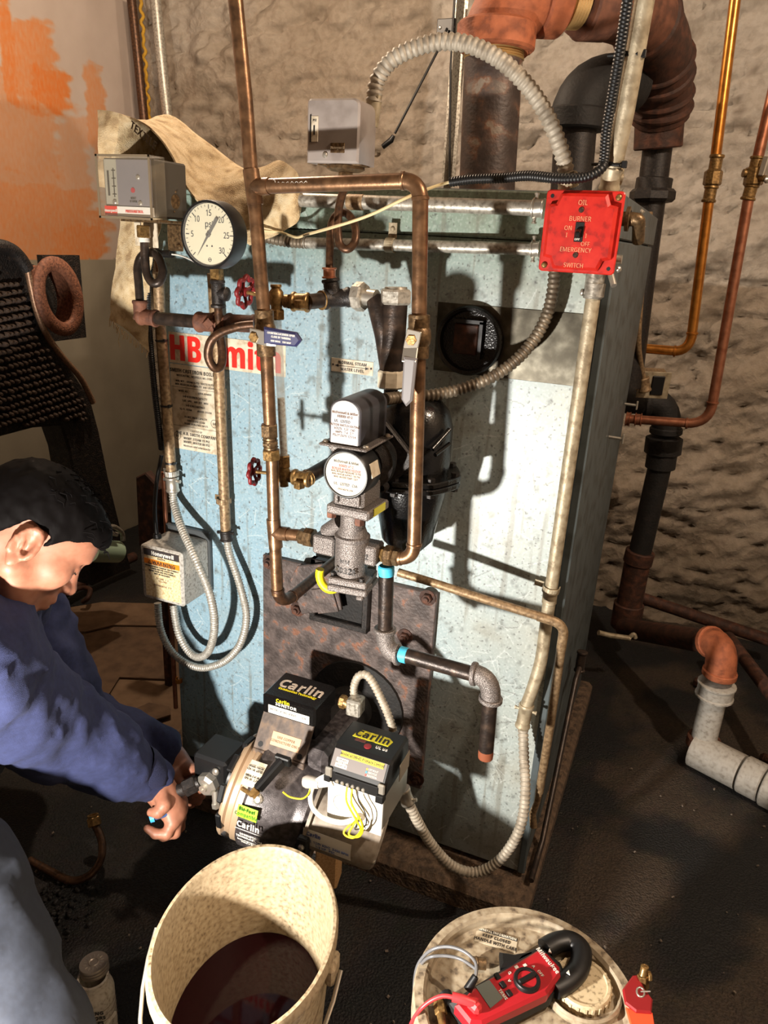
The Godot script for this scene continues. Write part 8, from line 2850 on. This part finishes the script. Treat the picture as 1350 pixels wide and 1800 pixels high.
func meter():
	var up = Basis(Vector3.RIGHT, Vector3(0, 0, -1), Vector3.UP)
	var t = thing("clamp_meter", "red and black clamp meter lying on the white pail lid", "meter", Vector3(0.0708, 0.354, 0.5056))
	var red = mat(rgb8(176, 26, 36), 0.42)
	var g = G.new()
	g.prism(Transform3D(up, Vector3(0, 0.356, 0)), flat([Vector3(0.0002, 0.38, 0.583), Vector3(0.0266, 0.38, 0.5417), Vector3(0.0625, 0.38, 0.4903), Vector3(0.0696, 0.38, 0.471), Vector3(0.0953, 0.38, 0.4424), Vector3(0.1281, 0.38, 0.4575), Vector3(0.139, 0.38, 0.4739), Vector3(0.1249, 0.38, 0.5177), Vector3(0.0981, 0.38, 0.5497), Vector3(0.0535, 0.38, 0.6026), Vector3(0.0359, 0.38, 0.6058)]), 0.026, 0.006)
	part("black_body", g, M.black_rubber, t)
	g = G.new()
	g.prism(Transform3D(up, Vector3(0, 0.372, 0)), flat([Vector3(0.0105, 0.395, 0.594), Vector3(0.029, 0.395, 0.5551), Vector3(0.0658, 0.395, 0.504), Vector3(0.0937, 0.395, 0.4641), Vector3(0.1075, 0.395, 0.4627), Vector3(0.1279, 0.395, 0.4767), Vector3(0.132, 0.395, 0.4902), Vector3(0.1198, 0.395, 0.5253), Vector3(0.0961, 0.395, 0.5523), Vector3(0.0509, 0.395, 0.6039), Vector3(0.0356, 0.395, 0.6094)]), 0.022, 0.004)
	var shell = part("red_face", g, red, t)
	# jaw
	g = G.new()
	var jq = cat([Vector3(0.1027, 0.376, 0.4435), Vector3(0.1175, 0.376, 0.424), Vector3(0.1358, 0.376, 0.4132), Vector3(0.1515, 0.376, 0.4226), Vector3(0.1536, 0.376, 0.4518), Vector3(0.1435, 0.376, 0.4779), Vector3(0.1254, 0.376, 0.5013)], 6)
	g.tube(jq, 0.012, 10, true, false, 1.3)
	part("jaw", g, M.black, t, "black clamp jaw")
	g = G.new()
	for p in [[Vector3(0.1092, 0.392, 0.453), Vector3(0.1137, 0.392, 0.459), Vector3(0.1088, 0.392, 0.4593)], [Vector3(0.1386, 0.392, 0.4806), Vector3(0.1436, 0.392, 0.4821), Vector3(0.1409, 0.392, 0.4757)]]:
		g.prism(Transform3D(up, Vector3(0, 0.389, 0)), flat(p), 0.002)
	part("jaw_arrows", g, M.white, t).set_meta("kind", "stuff")
	g = G.new()
	g.prism(Transform3D(up, Vector3(0, 0.366, 0)), flat([Vector3(0.0429, 0.38, 0.4795), Vector3(0.0635, 0.38, 0.4738), Vector3(0.0881, 0.38, 0.4561), Vector3(0.0915, 0.38, 0.4647), Vector3(0.0708, 0.38, 0.4904), Vector3(0.0509, 0.38, 0.5036)]), 0.016, 0.004)
	part("trigger", g, M.black, t)
	# dial
	var dc = Vector3(0.0907, 0.394, 0.5208)
	g = G.new()
	g.lathe(Transform3D(Basis(), dc), [v2(0.0185, -0.002), v2(0.0185, 0.004), v2(0.0172, 0.006), v2(0.0135, 0.006), v2(0.0128, 0.003), v2(0.0128, 0.0)], 32)
	var dl = part("dial_ring", g, M.black, t)
	g = G.new()
	g.lathe(Transform3D(Basis(), dc), [v2(0.0128, 0.002), v2(0.0128, 0.004), v2(0, 0.004)], 28)
	part("dial_disc", g, red, dl)
	var bx_ = frame(dc, Vector3(0.0992, 0.394, 0.5084) - Vector3(0.082, 0.394, 0.5313), Vector3.UP)
	g = G.new()
	g.box(Transform3D(bx_.basis, dc + Vector3(0, 0.006, 0)), Vector3(0.030, 0.007, 0.0065), 0.0015)
	part("dial_bar", g, M.black, dl)
	# face frame: x along the meter, y across, z up
	var fx = (Vector3(0.124, 0.395, 0.4727) - Vector3(0.033, 0.395, 0.5904)).normalized()
	var fb = Basis(Vector3.UP.cross(fx) * -1.0, fx, Vector3.UP)
	var ink = M.white
	fb = Basis(fx.cross(Vector3.UP), fx, Vector3.UP)
	g = G.new()
	g.prism(Transform3D(up, Vector3(0, 0.3925, 0)), flat([Vector3(0.0286, 0.395, 0.559), Vector3(0.0429, 0.395, 0.5413), Vector3(0.0667, 0.395, 0.5591), Vector3(0.055, 0.395, 0.5801)]), 0.0025, 0.0)
	var scn = part("screen", g, mat(rgb8(112, 118, 112), 0.15), shell, "grey display screen")
	for p in [Vector3(0.0516, 0.395, 0.5316), Vector3(0.062, 0.395, 0.5406), Vector3(0.0728, 0.395, 0.5491)]:
		g = G.new()
		g.box(Transform3D(fb, p), Vector3(0.0095, 0.0075, 0.004), 0.001)
		part("button", g, M.black, shell)
	text(shell, "Milwaukee", Vector3(0.111, 0.3946, 0.4765), 0.0085, ink, Basis(Vector3.UP, 0.0) * fb * Basis(Vector3(0, 0, 1), 0.0), true)
	for k in [["Ω", Vector3(0.0662, 0.3946, 0.5188)], ["▽", Vector3(0.0721, 0.3946, 0.5065)], ["▽", Vector3(0.0825, 0.3946, 0.4987)], ["A", Vector3(0.0946, 0.3946, 0.4949)], ["OFF", Vector3(0.1056, 0.3946, 0.5012)], ["V", Vector3(0.0683, 0.3946, 0.5309)]]:
		text(shell, k[0], k[1], 0.0058, ink, fb, true)
	text(shell, "TRMS", Vector3(0.0654, 0.3946, 0.554), 0.0062, ink, fb, true)
	# leads
	t = thing("test_lead", "bright red test lead plugged into the clamp meter", "cable", Vector3(0.0053, 0.38, 0.5736))
	var rl = mat(rgb8(226, 56, 60), 0.4)
	g = G.new()
	g.tube(cat([Vector3(0.0352, 0.405, 0.5906), Vector3(0.0211, 0.408, 0.5937), Vector3(0.0062, 0.408, 0.5963)], 4), 0.0062, 10)
	g.box(frame(Vector3(0.0358, 0.402, 0.5914), Vector3(0.0427, 0.4, 0.5933) - Vector3(0.0282, 0.4, 0.5864), Vector3.UP), Vector3(0.020, 0.014, 0.014), 0.004)
	part("plug", g, rl, t)
	g = G.new()
	g.tube(cat([Vector3(0.0078, 0.408, 0.5964), Vector3(-0.0063, 0.405, 0.5987), Vector3(-0.0209, 0.395, 0.6052), Vector3(-0.033, 0.378, 0.6126), Vector3(-0.0436, 0.34, 0.6081), Vector3(-0.0555, 0.26, 0.5856)], 6), 0.0028, 8)
	part("cord", g, rl, t)
	t = thing("test_lead", "black plugged grey test lead looping over the pail's left rim", "cable", Vector3(0.0196, 0.38, 0.5514))
	g = G.new()
	g.tube([Vector3(0.0208, 0.4, 0.5722), Vector3(0.027, 0.415, 0.5604)], [0.0062, 0.0048], 10)
	part("plug", g, M.black, t)
	g = G.new()
	g.tube(cat([Vector3(0.0273, 0.415, 0.5612), Vector3(0.022, 0.42, 0.5448), Vector3(0.0019, 0.42, 0.5351), Vector3(-0.0229, 0.415, 0.5343), Vector3(-0.0454, 0.4, 0.5392), Vector3(-0.0616, 0.36, 0.5369), Vector3(-0.0657, 0.3, 0.5289), Vector3(-0.0564, 0.25, 0.5323)], 7), 0.0024, 8)
	g.tube(cat([Vector3(0.024, 0.415, 0.5498), Vector3(0.0004, 0.41, 0.5404), Vector3(-0.0239, 0.405, 0.5415), Vector3(-0.0451, 0.395, 0.5464), Vector3(-0.0617, 0.35, 0.5322)], 7), 0.0022, 8)
	part("cord", g, mat(rgb8(104, 104, 106), 0.3), t)
	# brass fitting and wooden plug on the lid
	t = thing("brass_nozzle", "brass nozzle with a black sleeve on the pail lid beside the red plug", "pipe fitting", Vector3(-0.0078, 0.36, 0.5882))
	g = G.new()
	hexnut(g, Vector3(-0.0137, 0.366, 0.5817), Vector3(-0.0058, 0.366, 0.5955), 0.0085)
	g.tube([Vector3(-0.0167, 0.366, 0.5777), Vector3(0.0018, 0.366, 0.6107)], [0.007, 0.005], 12)
	part("nozzle", g, M.brass, t)
	g = G.new()
	g.tube([Vector3(-0.0111, 0.364, 0.5643), Vector3(0.0022, 0.364, 0.5797)], [0.010, 0.008], 12)
	part("black_sleeve", g, M.black, t)
	g = G.new()
	g.tube([Vector3(0.0062, 0.362, 0.5008), Vector3(0.0279, 0.362, 0.4927)], 0.0085, 12)
	g.lathe(along(Vector3(0.0155, 0.362, 0.4975), Vector3(0.0186, 0.362, 0.496)), [v2(0.0086, -0.002), v2(0.0096, 0), v2(0.0086, 0.002)], 12)
	solo("brass_stub", g, M.bronze, "short threaded brass stub lying on the pail lid behind the meter", "pipe fitting")
	# red tag pouch with brass valve
	t = thing("red_pouch", "dark red vinyl tag with eyelet and orange strip on the pail's right rim", "tag", Vector3(0.2369, 0.36, 0.4563))
	var pr = mat(rgb8(150, 30, 34), 0.4)
	g = G.new()
	g.prism(Transform3D(up, Vector3(0, 0.373, 0)), flat([Vector3(0.2149, 0.376, 0.4614), Vector3(0.226, 0.376, 0.4334), Vector3(0.2326, 0.376, 0.4284), Vector3(0.2427, 0.376, 0.4465), Vector3(0.255, 0.376, 0.4591), Vector3(0.255, 0.376, 0.4804), Vector3(0.2356, 0.376, 0.4877), Vector3(0.2199, 0.376, 0.4809)]), 0.006, 0.002)
	part("vinyl_tag", g, pr, t)
	g = G.new()
	g.prism(Transform3D(up, Vector3(0, 0.370, 0)), flat([Vector3(0.222, 0.374, 0.4836), Vector3(0.2386, 0.374, 0.4847), Vector3(0.2565, 0.374, 0.4764), Vector3(0.2619, 0.374, 0.5012), Vector3(0.2339, 0.374, 0.5142)]), 0.005, 0.001)
	part("orange_strip", g, mat(rgb8(250, 88, 48), 0.5), t, "bright orange strip")
	var ec = Vector3(0.2384, 0.3795, 0.457)
	g = G.new()
	var eq = []
	for k in 20:
		eq.append(ec + Vector3(cos(TAU * k / 20.0) * 0.0052, 0, sin(TAU * k / 20.0) * 0.0072))
	g.tube(eq, 0.0014, 6, false, true)
	g.tube([ec + Vector3(0, 0.001, 0), ec + Vector3(0.012, 0.006, -0.002)], 0.001, 6)
	part("eyelet", g, M.zinc, t)
	t = thing("brass_valve", "small brass valve fitting poking up behind the red vinyl tag", "pipe fitting", Vector3(0.2439, 0.36, 0.4296))
	g = G.new()
	hexnut(g, Vector3(0.2427, 0.366, 0.4362), Vector3(0.2387, 0.384, 0.4325), 0.0080)
	g.tube([Vector3(0.2388, 0.384, 0.4343), Vector3(0.239, 0.394, 0.4276)], 0.0052, 12)
	g.lathe(along(Vector3(0.2394, 0.392, 0.4285), Vector3(0.2392, 0.397, 0.4272)), [v2(0.004, 0), v2(0.0056, 0.001), v2(0.0056, 0.004), v2(0.003, 0.005), v2(0, 0.003)], 12)
	part("valve_stem", g, M.brass, t)
	g = G.new()
	hexnut(g, Vector3(0.2448, 0.384, 0.4316), Vector3(0.2492, 0.384, 0.4295), 0.007)
	part("side_nut", g, M.brass, t)

func finger(bl: Blob, pts: Array, r0: float, r1: float):
	var j = []
	for i in pts.size():
		j.append([pts[i], lerpf(r0, r1, float(i) / (pts.size() - 1))])
	bl.bones(j, 0.005)

func person():
	var t = thing("person", "person with short black hair in a navy sweatshirt, crouching and reaching both hands forward", "person", Vector3(-0.95, 0.0, 0.75))
	# joints
	var F = Vector3(0.3989, -0.7965, -0.4544)
	var U = Vector3(0.3267, 0.5865, -0.7412)
	U = (U - F * U.dot(F)).normalized()
	var S = F.cross(U)
	var O = Vector3(-0.7703, 0.878, 0.4934)
	var HB = Basis(F, U, S)
	var H = Transform3D(HB, O)
	var shR = Vector3(-0.7676, 0.7285, 0.6479)
	var elR = Vector3(-0.7982, 0.4896, 0.4789)
	var wrR = Vector3(-0.7009, 0.2975, 0.3321)
	var shL = shR - Vector3(0.24, 0.02, 0.28)
	var wrL = Vector3(-0.7408, 0.282, 0.2395)
	var elL = Vector3(-0.8987, 0.3595, 0.318)
	var neck = (shR + shL) / 2.0 + Vector3(0.02, 0.055, 0.0)
	var hip = Vector3(-1.27, 0.42, 0.66)
	var hipR = Vector3(-0.8484, 0.5569, 0.7476)
	var kneeR = Vector3(-0.5383, 0.2456, 0.8033)
	var ankR = Vector3(kneeR.x - 0.26, 0.07, kneeR.z + 0.24)
	var hipL = hipR + Vector3(-0.12, 0, -0.26)
	var kneeL = hipL + Vector3(-0.22, -0.16, -0.30)
	var ankL = Vector3(kneeL.x - 0.25, 0.07, kneeL.z + 0.15)
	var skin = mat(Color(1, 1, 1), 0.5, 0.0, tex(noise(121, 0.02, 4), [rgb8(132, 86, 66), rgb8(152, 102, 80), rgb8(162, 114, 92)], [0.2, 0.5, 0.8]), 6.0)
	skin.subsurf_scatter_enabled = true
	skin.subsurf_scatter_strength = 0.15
	# head
	var b = Blob.new()
	b.ell(H * Vector3(-0.006, 0.034, 0), Vector3(0.090, 0.068, 0.072), HB, 0.02)
	b.ell(H * Vector3(0.040, -0.030, 0), Vector3(0.052, 0.080, 0.056), HB, 0.03)
	b.ell(H * Vector3(0.050, 0.040, 0), Vector3(0.040, 0.040, 0.056), HB, 0.03)
	b.cap(H * Vector3(0.080, 0.020, -0.028), H * Vector3(0.080, 0.020, 0.028), 0.012, 0.012, 0.018)
	for s in [-1.0, 1.0]:
		b.cap(H * Vector3(0.002, -0.058, s * 0.050), H * Vector3(0.070, -0.100, s * 0.016), 0.018, 0.018, 0.03)
		b.ell(H * Vector3(0.058, -0.020, s * 0.040), Vector3(0.026, 0.022, 0.022), HB, 0.02)
	b.ell(H * Vector3(0.076, -0.102, 0), Vector3(0.020, 0.018, 0.024), HB, 0.02)
	for s in [-1.0, 1.0]:
		b.ell(H * Vector3(0.094, 0.004, s * 0.033), Vector3(0.016, 0.011, 0.017), HB, 0.012, true)
		b.ell(H * Vector3(0.0775, 0.002, s * 0.032), Vector3(0.0125, 0.0115, 0.0135), HB, 0.004)
		b.cap(H * Vector3(0.087, 0.001, s * 0.022), H * Vector3(0.081, -0.004, s * 0.043), 0.0030, 0.0022, 0.003)
	b.cap(H * Vector3(0.086, 0.016, 0), H * Vector3(0.110, -0.026, 0), 0.0065, 0.0105, 0.012)
	b.ell(H * Vector3(0.111, -0.028, 0), Vector3(0.011, 0.0095, 0.0105), HB, 0.008)
	for s in [-1.0, 1.0]:
		b.ell(H * Vector3(0.101, -0.031, s * 0.0125), Vector3(0.010, 0.0075, 0.0075), HB, 0.006)
		b.ell(H * Vector3(0.103, -0.0405, s * 0.0065), Vector3(0.005, 0.004, 0.0035), HB, 0.003, true)
	b.ell(H * Vector3(0.084, -0.060, 0), Vector3(0.022, 0.026, 0.026), HB, 0.012)
	b.cap(H * Vector3(0.1005, -0.058, -0.012), H * Vector3(0.1005, -0.058, 0.012), 0.0062, 0.0062, 0.008)
	b.cap(H * Vector3(0.0985, -0.0715, -0.010), H * Vector3(0.0985, -0.0715, 0.010), 0.0068, 0.0068, 0.008)
	b.ell(H * Vector3(0.110, -0.0645, 0), Vector3(0.010, 0.0022, 0.024), HB, 0.003, true)
	# neck
	b.cap(H * Vector3(-0.030, -0.030, 0), neck, 0.056, 0.062, 0.03)
	# ear
	var E = HB * Basis(Vector3(0, 1, 0), -0.28)
	var ec = H * Vector3(-0.014, -0.022, 0.0735)
	b.ell(ec, Vector3(0.0185, 0.031, 0.009), E, 0.006)
	b.ell(ec + E * Vector3(0.002, -0.002, 0.0085), Vector3(0.011, 0.020, 0.0065), E, 0.004, true)
	var hx = []
	for k in 12:
		var a = deg_to_rad(-30.0 + 250.0 * k / 11.0)
		hx.append([ec + E * Vector3(cos(a) * 0.0165, sin(a) * 0.0285, 0.0055), 0.0040])
	b.bones(hx, 0.004)
	b.cap(ec + E * Vector3(0.003, -0.012, 0.006), ec + E * Vector3(-0.008, 0.008, 0.006), 0.0030, 0.0030, 0.004)
	b.ell(ec + E * Vector3(0.003, -0.029, 0.003), Vector3(0.008, 0.009, 0.005), E, 0.006)
	b.ell(ec + E * Vector3(0.0165, -0.004, 0.003), Vector3(0.004, 0.008, 0.005), E, 0.006)
	b.ell(ec + E * Vector3(0.006, -0.005, 0.006), Vector3(0.0045, 0.007, 0.009), E, 0.003, true)
	var g = G.new()
	b.mesh(g, 0.0034, O - Vector3(0.17, 0.20, 0.17), O + Vector3(0.17, 0.17, 0.17))
	# right hand
	b = Blob.new()
	var R0 = [Vector3(-0.7062, 0.3351, 0.3481), Vector3(-0.6912, 0.2927, 0.3358)]
	b.cap(R0[0], R0[1], 0.031, 0.027, 0.01)
	b.cap(R0[1], Vector3(-0.661, 0.2618, 0.3394), 0.027, 0.025, 0.02)
	var kn = [Vector3(-0.635, 0.2423, 0.3618), Vector3(-0.6361, 0.243, 0.3425), Vector3(-0.6428, 0.2429, 0.3246), Vector3(-0.6547, 0.2457, 0.3087)]
	for k in 4:
		b.cap((R0[1]).lerp(kn[k], 0.25), kn[k], 0.019, 0.0135, 0.016)
	finger(b, [kn[0], Vector3(-0.6371, 0.2268, 0.3779), Vector3(-0.6555, 0.2273, 0.3874), Vector3(-0.674, 0.2354, 0.3893)], 0.0118, 0.0078)
	finger(b, [kn[1], Vector3(-0.6332, 0.2138, 0.3574), Vector3(-0.6555, 0.2024, 0.3651), Vector3(-0.6757, 0.2049, 0.3676)], 0.0120, 0.0080)
	finger(b, [kn[2], Vector3(-0.64, 0.206, 0.3345), Vector3(-0.6604, 0.1867, 0.3422), Vector3(-0.6799, 0.1878, 0.3462)], 0.0115, 0.0078)
	finger(b, [kn[3], Vector3(-0.6527, 0.2057, 0.3122), Vector3(-0.6681, 0.1835, 0.3179), Vector3(-0.6836, 0.1849, 0.3236)], 0.0105, 0.0072)
	finger(b, [Vector3(-0.6703, 0.2944, 0.3497), Vector3(-0.6482, 0.284, 0.3679), Vector3(-0.6522, 0.2761, 0.3807), Vector3(-0.6655, 0.2739, 0.3845)], 0.0150, 0.0090)
	b.mesh(g, 0.0034, wrR - Vector3(0.14, 0.16, 0.14), wrR + Vector3(0.14, 0.10, 0.14))
	# left hand closing on the pump fitting
	b = Blob.new()
	var L1 = Vector3(-0.7329, 0.27, 0.2353)
	b.cap(Vector3(-0.7567, 0.3004, 0.2443), L1, 0.031, 0.027, 0.01)
	b.cap(L1, Vector3(-0.7109, 0.2503, 0.2343), 0.027, 0.022, 0.02)
	var kl = [Vector3(-0.6801, 0.265, 0.2391), Vector3(-0.6836, 0.2435, 0.2318), Vector3(-0.6915, 0.2215, 0.2264), Vector3(-0.7044, 0.2014, 0.2222)]
	for k in 4:
		b.cap(L1.lerp(kl[k], 0.25), kl[k], 0.018, 0.0130, 0.016)
	finger(b, [kl[0], Vector3(-0.6506, 0.2618, 0.248), Vector3(-0.6473, 0.238, 0.2538), Vector3(-0.662, 0.2153, 0.2548)], 0.0112, 0.0078)
	finger(b, [kl[1], Vector3(-0.6522, 0.2367, 0.2391), Vector3(-0.6527, 0.2104, 0.2439), Vector3(-0.6718, 0.1932, 0.2468)], 0.0114, 0.0078)
	finger(b, [kl[2], Vector3(-0.6643, 0.2088, 0.232), Vector3(-0.6685, 0.1828, 0.2358), Vector3(-0.6866, 0.173, 0.24)], 0.0110, 0.0076)
	finger(b, [kl[3], Vector3(-0.6853, 0.1802, 0.2252), Vector3(-0.6921, 0.1592, 0.2293), Vector3(-0.7059, 0.1584, 0.2351)], 0.0100, 0.0070)
	finger(b, [Vector3(-0.7255, 0.2731, 0.2484), Vector3(-0.7043, 0.2608, 0.2653), Vector3(-0.6844, 0.2477, 0.2694), Vector3(-0.6691, 0.2372, 0.2674)], 0.0145, 0.0088)
	b.mesh(g, 0.0036, wrL - Vector3(0.13, 0.16, 0.13), wrL + Vector3(0.15, 0.10, 0.13))
	# the rest of the body, under the clothes
	b = Blob.new()
	b.bones([[neck, 0.060], [(shR + shL) / 2.0 + Vector3(-0.08, -0.06, 0.02), 0.105], [hip, 0.110]], 0.05)
	b.bones([[neck, 0.05], [shR, 0.055], [elR, 0.042], [wrR, 0.026]], 0.03)
	b.bones([[neck, 0.05], [shL, 0.055], [elL, 0.042], [wrL, 0.026]], 0.03)
	b.bones([[hipR, 0.075], [kneeR, 0.052], [ankR, 0.036]], 0.03)
	b.bones([[hipL, 0.075], [kneeL, 0.052], [ankL, 0.036]], 0.03)
	b.mesh(g, 0.014, Vector3(-1.60, 0.0, 0.05), Vector3(-0.36, 0.95, 1.30))
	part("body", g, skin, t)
	# eyebrow and lashes
	g = G.new()
	for s in [-1.0, 1.0]:
		g.tube([H * Vector3(0.0925, 0.022, s * 0.013), H * Vector3(0.0905, 0.028, s * 0.027), H * Vector3(0.080, 0.026, s * 0.044)], [0.0026, 0.0032, 0.0018], 6, true, false, 0.7)
		g.tube([H * Vector3(0.0905, -0.0005, s * 0.022), H * Vector3(0.0895, -0.0045, s * 0.033), H * Vector3(0.0815, -0.004, s * 0.045)], 0.0013, 5)
	part("eyebrow", g, M.black, t).set_meta("kind", "stuff")
	# hair
	b = Blob.new()
	b.ell(H * Vector3(-0.008, 0.038, 0), Vector3(0.096, 0.074, 0.078), HB, 0.02)
	b.ell(H * Vector3(0.050, 0.062, 0), Vector3(0.040, 0.030, 0.054), HB, 0.03)
	b.ell(H * Vector3(-0.052, -0.012, 0), Vector3(0.048, 0.066, 0.065), HB, 0.03)
	b.ell(H * Vector3(0.074, 0.066, 0.006), Vector3(0.024, 0.018, 0.042), HB * Basis(Vector3(0, 0, 1), -0.5), 0.02)
	b.nz = noise(131, 26.0, 3)
	b.nscale = Vector3(1.6, 1.0, 1.6)
	b.amp = 0.004
	var hair = HairCut.new()
	hair.src = b
	hair.inv = H.affine_inverse()
	g = G.new()
	hair.mesh(g, 0.0042, O - Vector3(0.17, 0.17, 0.17), O + Vector3(0.19, 0.20, 0.19))
	var rr = RandomNumberGenerator.new()
	rr.seed = 9
	for k in 70:
		var a = rr.randf_range(-1.0, 1.0)
		var p0 = Vector3(rr.randf_range(-0.06, 0.09), 0.0, rr.randf_range(-0.02, 0.078))
		var q0 = Vector3(p0.x, 0.038 + 0.073 * sqrt(maxf(0.02, 1.0 - pow((p0.x + 0.008) / 0.100, 2.0) - pow(p0.z / 0.083, 2.0))), p0.z)
		var d = Vector3(rr.randf_range(0.008, 0.026), rr.randf_range(-0.006, 0.010), rr.randf_range(-0.008, 0.012))
		g.tube([H * q0, H * (q0 + d * 0.5 + Vector3(0, 0.005, 0)), H * (q0 + d)], [0.0012, 0.0009, 0.0004], 4)
	var hm = mat(rgb8(10, 8, 8), 0.7)
	hm.metallic_specular = 0.16
	part("hair", g, hm, t, "short black hair")
	# sweatshirt
	b = Blob.new()
	b.bones([[neck + Vector3(-0.03, -0.035, 0), 0.085], [(shR + shL) / 2.0 + Vector3(-0.10, -0.05, 0.02), 0.150], [hip, 0.165]], 0.06)
	b.cap(neck + Vector3(0.01, -0.02, 0.03), shR + Vector3(0.0, 0.0, -0.02), 0.078, 0.092, 0.05)
	b.cap(neck + Vector3(0.0, -0.02, -0.03), shL, 0.078, 0.092, 0.05)
	b.bones([[shR, 0.098], [shR.lerp(elR, 0.55), 0.088], [elR, 0.082], [elR.lerp(wrR, 0.5), 0.068], [wrR.lerp(elR, 0.10), 0.052]], 0.03)
	b.bones([[shL, 0.088], [elL, 0.066], [elL.lerp(wrL, 0.5), 0.057], [wrL.lerp(elL, 0.12), 0.050]], 0.03)
	b.nz = noise(141, 9.0, 3)
	b.nscale = Vector3(0.8, 1.3, 1.2)
	b.amp = 0.016
	g = G.new()
	b.mesh(g, 0.0095, Vector3(-1.60, 0.10, 0.05), Vector3(-0.56, 0.95, 1.05))
	var cloth = mat(Color(1, 1, 1), 0.9, 0.0, tex(noise(142, 0.03, 4), [rgb8(24, 29, 58), rgb8(32, 39, 74), rgb8(40, 47, 84)], [0.2, 0.5, 0.8]), 5.0, bump(noise(143, 0.25, 2), 3.0), 0.4)
	var sw = part("sweatshirt", g, cloth, t, "navy sweatshirt")
	g = G.new()
	var cuffs = [[wrR, elR, 0.050], [wrL, elL, 0.046]]
	for c in cuffs:
		var w: Vector3 = c[0]
		var e: Vector3 = c[1]
		var dd = (w - e).normalized()
		g.tube([w - dd * 0.055, w - dd * 0.035, w - dd * 0.012, w + dd * 0.004, w + dd * 0.002], [c[2] + 0.004, c[2] + 0.003, c[2] - 0.004, c[2] - 0.008, c[2] - 0.014], 22, false)
	part("cuff", g, mat(rgb8(26, 31, 62), 0.9, 0.0, null, 4.0, bump(noise(144, 0.3, 2), 4.0), 0.5), sw)
	g = G.new()
	var cq = []
	var nd = (H * Vector3(-0.03, -0.05, 0) - neck).normalized()
	var nf = along(neck + nd * 0.028, neck + nd)
	for k in 28:
		cq.append(nf * Vector3(cos(TAU * k / 28.0) * 0.070, 0.006 * sin(TAU * k / 28.0), sin(TAU * k / 28.0) * 0.070))
	g.tube(cq, 0.012, 8, false, true)
	part("collar", g, cloth, sw)
	# trousers and boots
	b = Blob.new()
	b.bones([[hipR, 0.118], [hipR.lerp(kneeR, 0.5), 0.100], [kneeR, 0.084], [ankR, 0.066]], 0.04)
	b.bones([[hipL, 0.118], [kneeL, 0.080], [ankL, 0.064]], 0.04)
	b.cap(hip, (hipR + hipL) / 2.0, 0.15, 0.14, 0.06)
	b.nz = noise(151, 8.0, 3)
	b.amp = 0.014
	g = G.new()
	b.mesh(g, 0.012, Vector3(-1.70, 0.02, 0.05), Vector3(-0.36, 0.75, 1.40))
	part("trousers", g, mat(Color(1, 1, 1), 0.85, 0.0, tex(noise(152, 0.03, 4), [rgb8(20, 23, 32), rgb8(28, 33, 44), rgb8(36, 41, 52)], [0.2, 0.5, 0.8]), 5.0), t, "dark slate blue trousers")
	for a in [ankR, ankL]:
		g = G.new()
		b = Blob.new()
		b.cap(a + Vector3(0, -0.005, 0), a + Vector3(-0.01, -0.02, 0), 0.048, 0.045, 0.03)
		b.cap(a + Vector3(0.0, -0.03, 0), a + Vector3(0.15, -0.034, -0.03), 0.040, 0.034, 0.03)
		b.cut.append(Plane(Vector3(0, -1, 0), 0.0))
		b.mesh(g, 0.009, a - Vector3(0.12, 0.10, 0.12), a + Vector3(0.24, 0.08, 0.12))
		part("boot", g, M.black_rubber, t)
	# blue tipped tool held in the right hand
	t = thing("tool", "slim tool with a bright blue tip held in the person's near fist", "tool", Vector3(-0.6623, 0.2601, 0.3864))
	g = G.new()
	g.tube([Vector3(-0.6657, 0.262, 0.3904), Vector3(-0.6608, 0.2633, 0.3845)], [0.0075, 0.0085], 14)
	part("blue_tip", g, mat(rgb8(60, 160, 220), 0.35), t)
	g = G.new()
	g.tube([Vector3(-0.6608, 0.2633, 0.3845), Vector3(-0.6417, 0.2611, 0.3571)], 0.0062, 12)
	part("shaft", g, mat(rgb8(60, 84, 130), 0.4), t)
